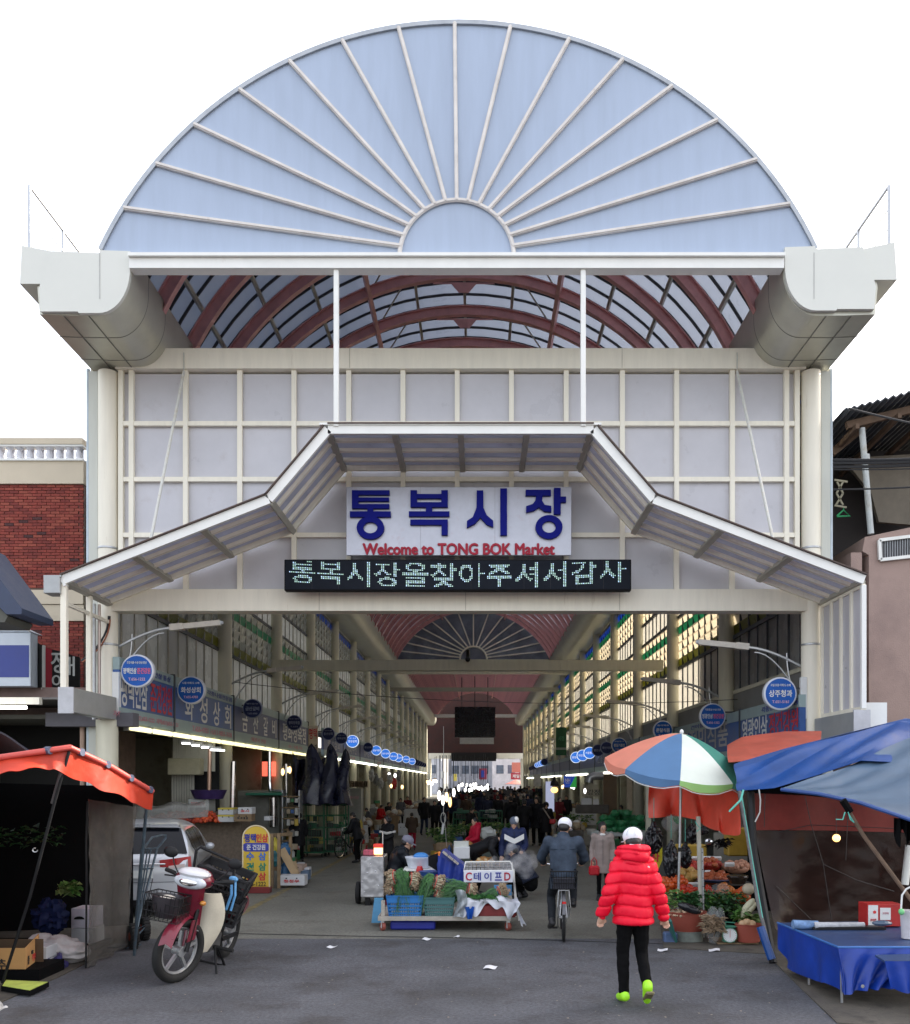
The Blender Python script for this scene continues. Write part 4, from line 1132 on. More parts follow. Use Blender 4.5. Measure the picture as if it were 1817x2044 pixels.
# lean-to, signs and eave at the far left
sb = E('light_box_sign',Pt(0,1370,100),'blank white light box sign with broad blue band at the far left','sign')
P_ = lambda u,v,s=100: Pt(u,v,s)
a,b = P_(-90,1370),P_(61,1262)
yy = a.y
obj('box',MB().box(((a.x + b.x) / 2,yy + .15,(a.z + b.z) / 2),(b.x - a.x,.3,b.z - a.z),b=.01),mat('light_box_white',(.60,.66,.72),.4,var=.04),sb)
obj('band',MB().bx(a.x,P_(58,0).x,yy - .006,yy,P_(0,1352).z,P_(0,1288).z),mat('light_box_blue',(.03,.05,.27),.4,var=.05),sb)
obj('top',MB().prism([(P_(-90,0).x,P_(0,1190).z),(P_(62,0).x,P_(0,1261).z),(P_(-90,0).x,P_(0,1261).z)],yy - .02,yy + .5),mat('light_box_white',(.60,.66,.72),.4),sb)
obj('trim',MB().bar(P_(-30,1205) + V((0,-.05,.1)),P_(62,1261) + V((0,-.05,0)),.05,.03),white_p,sb)
ev = E('eave',P_(0,1230,112),'dark blue edged tiled eave poking in above the light box sign','roof')
mb = MB()
pts = [(-60,1075),(43,1214),(43,1226),(12,1226),(-60,1150)]
poly = [(Pt(u,v,112).x,Pt(u,v,112).z) for u,v in pts]
obj('eave_roof',MB().prism(poly,FPX / 112,FPX / 112 + 1.2),mat('eave_blue',(.035,.05,.10),.5),ev)
obj('soffit',MB().prism([(Pt(u,v,112).x,Pt(u,v,112).z) for u,v in [(-60,1160),(10,1228),(3,1240),(-60,1240)]],FPX / 112 + .1,FPX / 112 + 1),mat('soffit_grey',(.13,.13,.11),.8),ev)
bs_ = E('black_sign',P_(120,1370,96),'black sign with brushed grey letters and a red edge between the light box and post','sign')
a = P_(66,1372,97);b = P_(154,1385,91)
def wallquad(u0,u1,va,vb,s0,s1,m,nm,par,off=0,vc=None,vd=None):
 A_ = Pt(u0,vb,s0);B_ = Pt(u1,vd or vb,s1);C_ = Pt(u1,vc or va,s1);D_ = Pt(u0,va,s0)
 mb = MB();vs = [A_,B_,C_,D_];vs = [p + V((0,-off,0)) for p in vs] + [p + V((0,.06,0)) for p in vs]
 mb.add(vs,[(0,1,2,3),(7,6,5,4),(0,4,5,1),(1,5,6,2),(2,6,7,3),(3,7,4,0)])
 return obj(nm,mb,m,par)
wallquad(65,82,1277,1372,98,97,mat('pinkish_lattice',(.16,.09,.085),.7,var=.3,sc=12),'lattice',bs_,0,1288,1374)
for k in range(6): wallquad(65 + k * 3,66 + k * 3,1277 + k * 2,1372,98.5,98.4,blackm,'lattice_bar',bs_,.02)
wallquad(82,88,1288,1376,98,97.5,white_p,'white_upright',bs_,.01)
wallquad(88,104,1292,1378,97,96,mred,'red_edge',bs_,0,1296,1380)
wallquad(104,158,1296,1380,96,92,blk,'black_panel',bs_,0,1312,1388)
tx('정',.32,.45,Pt(117,1322,97),0,mat('grey_brush',(.35,.36,.34),.6),bs_)
tx('대',.32,.4,Pt(134,1330,97),0,mat('grey_brush',(.35,.36,.34),.6),bs_)
tx('이',.28,.3,Pt(117,1360,97),0,mat('grey_brush',(.35,.36,.34),.6),bs_)
lt = E('lean_to',Pt(60,1410,108),'low cream edged shop lean-to with dark underside left of the hall','building')
obj('edge_beam',MB().bx(-12,xf(118) * 1.0,FPX / 110,FPX / 110 + .12,HC + (VC - 1406) / 110,HC + (VC - 1392) / 110),cream,lt)
obj('roof',MB().bx(-12,-7.2,FPX / 110 + .1,21,HC + (VC - 1395) / 110,HC + (VC - 1391) / 110),mat('lean_roof',(.16,.15,.14),.8),lt)
obj('upper_wall',MB().bx(-12,xf(118),FPX / 100 + .4,FPX / 100 + .5,3.5,HC + (VC - 1368) / 100),mat('pinkish_planks',(.24,.17,.15),.8,var=.2,sc=3),lt)
obj('grey_awning',MB().bx(Pt(75,0,108).x,-6.5,FPX / 108 + .3,FPX / 108 + .6,HC + (VC - 1448) / 108,HC + (VC - 1420) / 108),mat('mauve_grey',(.12,.115,.13),.7),lt)
obj('back_wall',MB().bx(-14,-8.2,19.6,19.8,0,3.6),mat('very_dark_wall',(.012,.012,.012),.9),lt)
obj('post',MB().tube([(-7.55,17.2,0),(-7.55,17.2,3.5)],.05,8),mat('bronze_post',(.32,.22,.17),.4,metal=.5),lt)
obj('column',MB().tube([(-7.0,17.0,0),(-7.0,17.0,3.36)],.2,20),cream2,lt,smooth=True)
obj('tube',MB().tube([Pt(0,1409,112) - V((.6,0,.03)),Pt(53,1410,112) - V((0,0,.02))],.03,6),tube_w,lt)
# ------------------------------------------------------------ right surroundings
pink = mat('pink_stucco',(.35,.25,.215),.85,var=.1,sc=1.0,bump=.35,bsc=45,dirt=((.23,.165,.15),.8,.5,.6))
pb = E('pink_building',(9.5,17.4,0),'pinkish stucco house with dark covered balcony under a corrugated roof on the right','building')
PR = lambda u,v,s=104: Pt(u,v,s)
yp = FPX / 104
A_ = [(1735,1108),(1722,1100),(1727,1072),(1900,1035),(4600,1035),(4600,1800),(1735,1800)]
obj('wall',MB().prism([(PR(u,v).x,PR(u,v).z) for u,v in A_],yp,yp + 6),pink,pb)  # stretched far out of view to keep sun patches off the street
obj('side_wall',MB().prism([(yp + .02,0),(yp + 9.5,0),(yp + 9.5,6.6),(yp + .02,6.6)],PR(1700,0).x - .0,PR(1722,0).x,'x'),pink,pb)
obj('balcony_back',MB().bx(7.05,12.5,yp + 2.6,yp + 2.7,6,9.5),mat('balcony_dark',(.04,.035,.035),.9),pb)
obj('balcony_panel',MB().prism([(PR(u,v,94).x,PR(u,v,94).z) for u,v in [(1700,935),(1722,912),(1850,905),(1850,1050),(1755,1042),(1740,985)]],FPX / 94,FPX / 94 + .1),mat('balcony_beige',(.20,.175,.14),.9,var=.2,sc=2),pb)
obj('sun_block',MB().bx(7.4,34,yp + 2.75,yp + 6,6.5,9.3),mat('balcony_dark',(.04,.035,.035),.9),pb)  # unseen mass added behind the balcony to stop the low sun
corr = mat('corrugated_roof',(.075,.085,.10),.6,var=.25,sc=2,dirt=((.12,.06,.04),3,.6,.6))
mb = MB()
nn = 560;vs = []
for i in range(nn + 1):
 t = i / nn
 x = lerp(PR(1664,0).x,34,t);z = PR(0,838).z + min(x - PR(1664,0).x,5) * .27
 z += .028 * math.sin(i * PI / 1.5)
 vs += [(x,yp - .5,z - .35 + .35 * 1),(x,yp + 5,z - .2),(x,yp + 5,z - .23),(x,yp - .5,z - .03)]
mb.add(vs,[(4 * i + j,4 * i + (j + 1) % 4,4 * i + 4 + (j + 1) % 4,4 * i + 4 + j) for i in range(nn) for j in range(4)])
obj('corrugated_roof',mb,corr,pb)  # roof run on sideways past the view, also to block the sun
wood = mat('weathered_wood',(.14,.09,.06),.8,var=.3,sc=6)
obj('roof_beam',MB().bar(PR(1660,905,100),PR(1745,835,100),.12,.15).bar(PR(1690,850),PR(1830,815),.1,.14),wood,pb)
for k in range(6): obj('rafter',MB().bar(V((7.2 + k * .8,yp - .2,8.95 + .2 * k)),V((7.2 + k * .8,yp + 3,8.75 + .2 * k)),.07,.1),wood,pb)
obj('vent_pipe',MB().tube([PR(1739,1066),PR(1721,855)],.058,12).tube([PR(1729,918),PR(1728.3,908)],.075,12),mat('white_pvc',(.5,.53,.52),.4,dirt=((.35,.3,.2),4,.55,.6)),pb,smooth=True)
gr = E('wall_grille',PR(1790,1120),'dark mesh panel in a pale frame fixed high on the pink wall','grille')
ga,gb_ = PR(1754,1120),PR(1900,1060)
obj('frame',MB().bar(PR(1753,1080) + V((0,-.05,0)),PR(1755,1119) + V((0,-.05,0)),.06,.06).bar(PR(1753,1080) + V((0,-.05,0)),PR(1900,1062) + V((0,-.05,0)),.06,.06).bar(PR(1755,1119) + V((0,-.05,0)),PR(1900,1103) + V((0,-.05,0)),.06,.06),white_p,gr)
obj('mesh_panel',MB().prism([(PR(u,v).x,PR(u,v).z) for u,v in [(1755,1119),(1754,1082),(1900,1064),(1900,1103)]],yp - .04,yp - .01),mat('grille_mesh',(.05,.05,.055),.6,var=.2,sc=20),gr)
for k in range(14):
 u = 1760 + k * 5;obj('grille_wire',MB().tube([PR(u,1116 - (u - 1755) * .11) + V((0,-.05,0)),PR(u,1083 - (u - 1755) * .12) + V((0,-.05,0))],.006,4),galv,gr)
for k,(v0,v1,r_) in enumerate(((918,914,.025),(924,919,.03),(932,925,.03),(937,934,.012),(977,968,.016))):
 T('overhead_cable',cable(PR(1663,v0,110),PR(1960,v1 - 6,118),.03,r_),wirem,['topmost of the bundled cables crossing the dark balcony','second cable of the bundle crossing the dark balcony','third thick cable of the bundle crossing the balcony','thin lowest wire of the cable bundle','single cable running below the bundle past the white pipe'][k],'cable')
T('overhead_cable',cable(PR(1694,815,110),PR(1960,873,118),.02,.02),wirem,'cable dropping across the corrugated roof to the right','cable')
hk = E('hanger_rack',PR(1675,1035),'folding cream clothes hanger rack with a green hanger on the dark balcony','rack')
hcol = mat('hanger_cream',(.35,.32,.22),.6)
mb = MB()
for u0,v0,u1,v1 in ((1666,958,1692,962),(1666,1009,1690,1013),(1671,962,1683,985),(1683,962,1670,985),(1670,985,1683,1008),(1683,985,1669,1008)):
 mb.bar(PR(u0,v0,102),PR(u1,v1,102),.035,.03,(0,1,0))
obj('scissor_frame',mb,hcol,hk)
mb = MB().tube([PR(1671,1030,102),PR(1684,1018,102),PR(1697,1030,102),PR(1671,1031,102)],.018,6).tube([PR(1684,1018,102),PR(1685,1012,102)],.01,5)
obj('green_hanger',mb,mat('hanger_green',(.02,.35,.12),.5),hk)
T('shop_awning_box',MB().box(Pt(1740,1430,116),(.4,.3,.45)),white_p,'white box end poking above the blue tent ridge','box')
# ------------------------------------------------------------ people
def fuse(mb,vox=.014,sm=3,fn=None):
 me = mesh_of(mb);o = bpy.data.objects.new('f',me);COL.objects.link(o)
 r_ = o.modifiers.new('r','REMESH');r_.mode = 'VOXEL';r_.voxel_size = vox;r_.use_smooth_shade = True
 if sm:
  s_ = o.modifiers.new('s','SMOOTH');s_.iterations = sm;s_.factor = .5
 bpy.context.view_layer.update()
 dg = bpy.context.evaluated_depsgraph_get()
 m2 = bpy.data.meshes.new_from_object(o.evaluated_get(dg))
 bpy.data.objects.remove(o);bpy.data.meshes.remove(me)
 if fn:
  n = len(m2.vertices);co = np.empty(n * 3);no = np.empty(n * 3)
  m2.vertices.foreach_get('co',co);m2.vertices.foreach_get('normal',no)
  co = co.reshape(-1,3);no = no.reshape(-1,3)
  co = fn(co,no);m2.vertices.foreach_set('co',co.ravel());m2.update()
 m2.shade_smooth()
 m2.materials.clear()
 return m2
def limb(mb,pts,rs,n=10):
 pts = [V(p) for p in pts]
 mb.tube(pts,rs,n)
 for p,r in zip(pts,rs): mb.ell(p,r,n,6)
def hand(mb,w,d,side,up=V((0,0,1)),curl=.6):
 """palm and five fingers from wrist w along d"""
 w = V(w);d = V(d).normalized()
 s = d.cross(up)
 if s.length < .1: s = V((1,0,0))
 s.normalize();nrm = s.cross(d).normalized()
 mb.tube([w,w + d * .04,w + d * .085],[.024,.03,.027],8)
 mb.ell(w + d * .05,.03,8,6)
 for k in range(4):
  o = s * (k - 1.5) * .019;L_ = (.062,.075,.07,.055)[k]
  a = w + d * .08 + o;b = a + d * L_ * .5 - nrm * .008;c = b + (d * (1 - curl) - nrm * curl).normalized() * L_ * .5
  mb.tube([a - d * .02,a,b,c],[.010,.010,.0095,.008],6)
 t0 = w + d * .03 + s * .022 * side
 mb.tube([t0,t0 + s * .025 * side + d * .025,t0 + s * .03 * side + d * .055 - nrm * .01],[.012,.011,.009],6)
J0 = dict(pel=(0,0,.95),sp=(0,0,1.14),ch=(0,-.01,1.32),nk=(0,-.015,1.46),hd=(0,.015,1.585),
          sL=(-.175,-.01,1.40),eL=(-.245,-.03,1.13),wL=(-.265,.06,.90),sR=(.175,-.01,1.40),eR=(.245,-.03,1.13),wR=(.265,.06,.90),
          hL=(-.09,0,.92),kL=(-.10,.03,.50),aL=(-.10,-.01,.09),tL=(-.11,.13,.035),hR=(.09,0,.92),kR=(.10,.03,.50),aR=(.10,-.01,.09),tR=(.11,.13,.035))
def mkpose(lean=0,**kw):
 J = {k: V(v) for k,v in J0.items()}
 if lean:
  M = Matrix.Rotation(-lean,3,'X');P = J['pel']
  for k in ('sp','ch','nk','hd','sL','sR','eL','eR','wL','wR'): J[k] = P + M @ (J[k] - P)
 for k,v in kw.items(): J[k] = V(v)
 return J
skin = mat('skin',(.50,.30,.21),.5,var=.08,sc=10,bump=.05)
hairm = mat('black_hair',(.012,.010,.010),.45,var=.3,sc=30,bump=.3)
shoem = mat('dark_shoes',(.018,.018,.02),.5)
def cloth(name,c,**k):
 kw = dict(rough=.8,var=.16,sc=9,bump=.25,bsc=70,spec=.15);kw.update(k)
 return mat(name,c,**kw)
def body_mesh(J,vox=.011,handv=True,curl=.6):
 b = MB()
 hd = J['hd'];nk = J['nk']
 up = (hd - nk).normalized();f = J.get('face',V((0,1,0)))
 f = (f - up * f.dot(up)).normalized();s = f.cross(up)
 M = Matrix((s,f,up)).transposed()
 q = lambda x,y,z: hd + M @ V((x,y,z))
 b.ell(hd + up * .025,(.076,.094,.098),16,12,M)
 b.ell(q(0,.022,-.045),(.056,.066,.062),12,8,M)
 b.ell(q(0,.098,-.005),(.012,.016,.022),8,6,M)
 b.tube([q(0,.08,.03),q(0,.10,-.01)],[.007,.011],6)
 b.ell(q(0,.082,-.052),(.024,.010,.009),8,5,M)
 b.ell(q(0,.075,-.085),(.025,.02,.018),8,5,M)
 for sx in (-1,1): b.ell(q(sx * .078,-.005,0),(.01,.02,.03),8,6,M)
 b.tube([nk - up * .04,nk + up * .07],[.058,.052],12)
 limb(b,[J['pel'],J['sp'],J['ch'],nk - up * .06],[.115,.105,.12,.07],12)
 for S_ in 'LR':
  limb(b,[J['ch'],J['s' + S_],J['e' + S_],J['w' + S_]],[.08,.055,.04,.027])
  limb(b,[J['pel'],J['h' + S_],J['k' + S_],J['a' + S_]],[.09,.062,.045,.034])
  limb(b,[J['a' + S_] - V((0,0,.02)),J['t' + S_]],[.035,.03],8)
  if handv:
   d = J.get('hd' + S_,(J['w' + S_] - J['e' + S_]))
   hand(b,J['w' + S_],d,1 if S_ == 'L' else -1,V((0,1,0)) if abs(V(d).normalized().y) < .8 else V((0,0,1)),curl)
 return fuse(b,vox,2)
def jacket_mesh(J,hem=.80,fat=1.0,flare=1.0,vox=.013,puff=0,collar=.05,hood=False,waist=1.0):
 b = MB()
 pel,sp,ch,nk = J['pel'],J['sp'],J['ch'],J['nk']
 ax = (pel - sp).normalized()
 low = pel + ax * (J0['pel'][2] - hem) if hem < .95 else pel
 secs = [(low,.165 * flare,.135 * flare),(pel,.165 * (1 + (flare - 1) * .5),.13),(sp,.15 * waist,.118),(ch,.178,.13),(ch + (nk - ch) * .55,.165,.105),(nk - (nk - ch) * .1,.09,.08),(nk + (nk - ch).normalized() * collar,.068,.07)]
 vs = [];n = 20
 for i,(c,rx,ry) in enumerate(secs):
  a = secs[max(i - 1,0)][0];d = secs[min(i + 1,len(secs) - 1)][0]
  t = (d - a).normalized();x = V((1,0,0));x = (x - t * x.dot(t)).normalized();y = t.cross(x)
  for k in range(n):
   an = 2 * PI * k / n
   vs.append(c + x * math.cos(an) * rx * fat + y * math.sin(an) * ry * fat)
 m = len(secs)
 b.add(vs,[(i * n + k,i * n + (k + 1) % n,(i + 1) * n + (k + 1) % n,(i + 1) * n + k) for i in range(m - 1) for k in range(n)] + [tuple(range(n - 1,-1,-1)),tuple((m - 1) * n + k for k in range(n))])
 for S_ in 'LR':
  s,e,w = J['s' + S_],J['e' + S_],J['w' + S_]
  limb(b,[ch.lerp(s,.5),s,s.lerp(e,.5),e,e.lerp(w,.55),w - (w - e) * .02],[.09 * fat,.082 * fat,.07 * fat,.062 * fat,.056 * fat,.047 * fat],12)
 if hood:
  f = J.get('face',V((0,1,0)));c = nk + V((0,0,.0)) - f * .075
  b.ell(c + V((0,0,-.01)),(.135,.085,.085),16,10)
  b.tube([c + V((-.13,.12,.035)),c + V((-.10,0,.05)),c + V((0,-.05,.055)),c + V((.10,0,.05)),c + V((.13,.12,.035))],.05,10)
 fn = None
 def fn(co,no):
  co = co.copy()
  nz = np.array([mnoise.noise(V((p[0] * 9,p[1] * 9,p[2] * 14))) for p in co])
  co += no * (nz * (.008 if not puff else .004))[:,None]
  if puff:
   co += no * (np.array([mnoise.noise(V((p[0] * 38,p[1] * 38,p[2] * 16))) for p in co]) * .0035)[:,None]
   ph = (co[:,2] + .012 * np.sin(co[:,0] * 14)) / puff
   d = np.abs(np.sin(ph * PI))
   amp = .012 * (d ** .6) - .016 * np.exp(-(d / .2) ** 2)
   co += no * amp[:,None]
  return co
 return fuse(b,vox,2,fn)
def legs_mesh(J,fat=1.0,vox=.013,skirt=False):
 b = MB()
 limb(b,[J['pel'] + V((0,0,.02)),J['pel'] - V((0,0,.05))],[.135 * fat,.14 * fat],12)
 for S_ in 'LR':
  h,k,a = J['h' + S_],J['k' + S_],J['a' + S_]
  limb(b,[h,h.lerp(k,.5),k,k.lerp(a,.45),a + V((0,0,.0))],[.095 * fat,.082 * fat,.066 * fat,.062 * fat,.052 * fat])
 def fn(co,no):
  nz = np.array([mnoise.noise(V((p[0] * 11,p[1] * 11,p[2] * 18))) for p in co])
  return co + no * (nz * .007)[:,None]
 return fuse(b,vox,2,fn)
def shoe_mb(J,S_,big=1.0):
 a,t = J['a' + S_],J['t' + S_]
 b = MB()
 d = (t - a);dh = V((d.x,d.y,d.z))
 heel = a + V((0,0,-.03)) - dh.normalized() * .045
 limb(b,[heel,a.lerp(t,.45) - V((0,0,.012)),t],[.045 * big,.046 * big,.037 * big],10)
 limb(b,[a + V((0,0,.03)),a - V((0,0,.01))],[.048 * big,.05 * big],10)
 sole = MB()
 return b
def hair_mb(J,style):
 hd,nk = J['hd'],J['nk']
 up = (hd - nk).normalized();f = J.get('face',V((0,1,0)))
 f = (f - up * f.dot(up)).normalized();s = f.cross(up)
 M = Matrix((s,f,up)).transposed()
 q = lambda x,y,z: hd + M @ V((x,y,z))
 b = MB()
 if style in ('bob','perm','short','long','pony'):
  b.ell(q(0,-.014,.04),(.087,.098,.093),16,12,M)
  r = {'bob': (.088,.07,.10),'perm': (.1,.085,.085),'short': (.08,.065,.06),'long': (.09,.06,.16),'pony': (.08,.06,.06)}[style]
  b.ell(q(0,-.045,-.01 if style != 'long' else -.06),r,14,10,M)
  if style == 'pony': b.ell(q(0,-.11,-.0),(.03,.045,.04),8,6,M)
  for sx in (-1,1):
   if style in ('bob','perm','long'): b.ell(q(sx * .074,.0,-.01),(.022,.05,.06),8,8,M)
  if style == 'perm':
   rr = random.Random(3)
   for k in range(26):
    a1 = rr.uniform(0,2 * PI);a2 = rr.uniform(-.2,1.5)
    if math.sin(a1) > .5 and a2 < .7: continue
    b.ell(q(.092 * math.cos(a1) * math.cos(a2),-.02 + .1 * math.sin(a1) * math.cos(a2),.035 + .095 * math.sin(a2)),.022,6,5)
 return b,q,M
def face_parts(J,root,glasses=False):
 hd,nk = J['hd'],J['nk']
 up = (hd - nk).normalized();f = J.get('face',V((0,1,0)))
 f = (f - up * f.dot(up)).normalized();s = f.cross(up)
 M = Matrix((s,f,up)).transposed();q = lambda x,y,z: hd + M @ V((x,y,z))
 e = MB();br = MB();li = MB()
 for sx in (-1,1):
  e = MB().ell(q(sx * .031,.083,.014),(.011,.007,.0055),8,6,M)
  o = obj('eye',e,mat('eye_dark',(.015,.012,.01),.2,bump=0),root);
  obj('eyebrow',MB().bar(q(sx * .018,.09,.034),q(sx * .045,.082,.034),.006,.005),hairm,root)
 obj('lips',MB().ell(q(0,.088,-.052),(.020,.008,.006),8,5,M),mat('lips',(.32,.09,.08),.5,bump=0),root)
 if glasses: obj('glasses',MB().tube([q(-.052,.096,.016),q(.052,.096,.016)],.003,5).tube([q(-.03 + .022 * math.cos(t * PI / 6),.099,.012 + .016 * math.sin(t * PI / 6)) for t in range(13)],.0022,4).tube([q(.03 + .022 * math.cos(t * PI / 6),.099,.012 + .016 * math.sin(t * PI / 6)) for t in range(13)],.0022,4),galv,root)
def person(label,J,jm,tm,hair='bob',hm=None,hem=.80,fat=1.0,flare=1.0,puff=0,hood=False,shoes=None,vox=.013,group=None,face=True,tfat=1.0,glasses=False,detail=True,collar=.05,sbig=1.0,waist=1.0,curl=.6):
 r_ = E('person',(0,0,0),label,'person',group)
 o = obj('body',body_mesh(J,.0095 if detail else .018,detail,curl),skin,r_)
 obj('jacket',jacket_mesh(J,hem,fat,flare,vox,puff,collar,hood,waist),jm,r_)
 obj('trousers',legs_mesh(J,tfat,vox),tm,r_)
 for S_ in 'LR': obj('shoe',fuse(shoe_mb(J,S_,sbig),.01 if detail else .016,2),shoes or shoem,r_)
 b,q,M = hair_mb(J,hair if hair in ('bob','perm','short','long','pony') else 'short')
 if hair not in ('hoodup',): obj('hair',fuse(b,.011,1),hairm,r_)
 if hair == 'cap':
  c = MB().ell(q(0,-.006,.058),(.098,.112,.092),20,12,M)
  obj('cap',fuse(c,.008,1),hm,r_)
  def brim(i,j):
   a = lerp(-1.15,1.15,i);rr = lerp(.095,.175,j)
   return q(rr * math.sin(a) * .62,rr * math.cos(a) * 1.02,.045 - .012 * j - .02 * abs(math.sin(a)))
  obj('cap_brim',MB().sheet(brim,14,4,.005),hm,r_,smooth=True)
 elif hair == 'beanie':
  c = MB().ell(q(0,-.01,.05),(.098,.112,.098),18,12,M)
  obj('beanie',fuse(c,.012,1),hm,r_)
 elif hair == 'hoodup':
  c = MB().ell(q(0,-.03,.03),(.115,.12,.13),18,12,M)
  obj('hood',fuse(c,.014,1),hm or jm,r_)
 if face: face_parts(J,r_,glasses)
 return r_
def put(r_,loc,rz=0,sc=1.0):
 r_.location = V(loc);r_.rotation_euler = (0,0,rz);r_.scale = (sc,sc,sc)
def at(u,v): return Gp(u,v)
# --- woman in the red quilted jacket, walking away
redj = cloth('red_quilted_nylon',(.80,.004,.03),rough=.5,var=.05,bump=.08,bsc=40,spec=.3)
blackt = cloth('black_trousers',(.003,.003,.0035),rough=.9)
Jr = mkpose(aL=(-.085,.02,.095),tL=(-.1,.17,.04),kL=(-.09,.06,.50),hL=(-.075,0,.9),hR=(.08,0,.9),kR=(.095,.06,.49),aR=(.105,-.17,.20),tR=(.115,-.10,.065),
   sL=(-.135,-.01,1.355),sR=(.135,-.01,1.355),eL=(-.235,-.06,1.11),wL=(-.305,.02,.88),eR=(.235,-.05,1.10),wR=(.31,.03,.86))
Jr['hdL'] = V((-.12,.2,-1));Jr['hdR'] = V((.25,.2,-.9))
pr = person('woman walking away in a bright red quilted hooded jacket, white cap and neon shoes',Jr,redj,blackt,hair='cap',hm=mat('white_cap_cotton',(.80,.80,.84),.75,var=.03,bump=.1,bsc=60),hem=.80,fat=1.12,puff=.108,hood=True,flare=1.06,
   shoes=mat('neon_shoe',(.36,.80,.02),.45,var=.1,sc=20),vox=.0095,face=False,tfat=.97,sbig=1.05,curl=.9,waist=1.12)
p = at(1264,2005);put(pr,(p.x + .0,p.y,.0),R(2),1.0)
SCR = 354 / Sy(p.y) / 1.735
pr.scale = (SCR,SCR,SCR)
hdq = Jr['hd']
lobj('cap_opening',MB().ell(hdq + V((0,-.106,.012)),(.04,.02,.03),14,10),hairm,pr)
lobj('cap_strap',MB().tube([hdq + V((-.055,-.108,-.018)),hdq + V((0,-.128,-.022)),hdq + V((.055,-.108,-.018))],.009,6),_M['white_cap_cotton'],pr)
for a_ in (-.9,0,.9): lobj('cap_seam',MB().tube([hdq + V((.0995 * math.sin(a_) * math.cos(t),-.006 - .1135 * math.cos(a_) * math.cos(t),.058 + .0935 * math.sin(t))) for t in [k * PI / 20 for k in range(1,10)]],.0022,4),mat('cap_seam_grey',(.45,.45,.48),.8),pr)
lobj('hair_knot',MB().ell(hdq + V((0,-.11,-.015)),(.022,.02,.02),8,6),hairm,pr)
lobj('shoe_sole',MB().box(Jr['aR'] + V((.005,-.02,-.075)),(.085,.03,.2),rot=(R(58),0,0),b=.012),mat('shoe_sole_brown',(.20,.17,.09),.8,var=.3,sc=30),pr)
lobj('jacket_logo',MB().box((.12,-.155,1.36),(.02,.006,.012),rot=(0,R(20),0)),wht,pr)
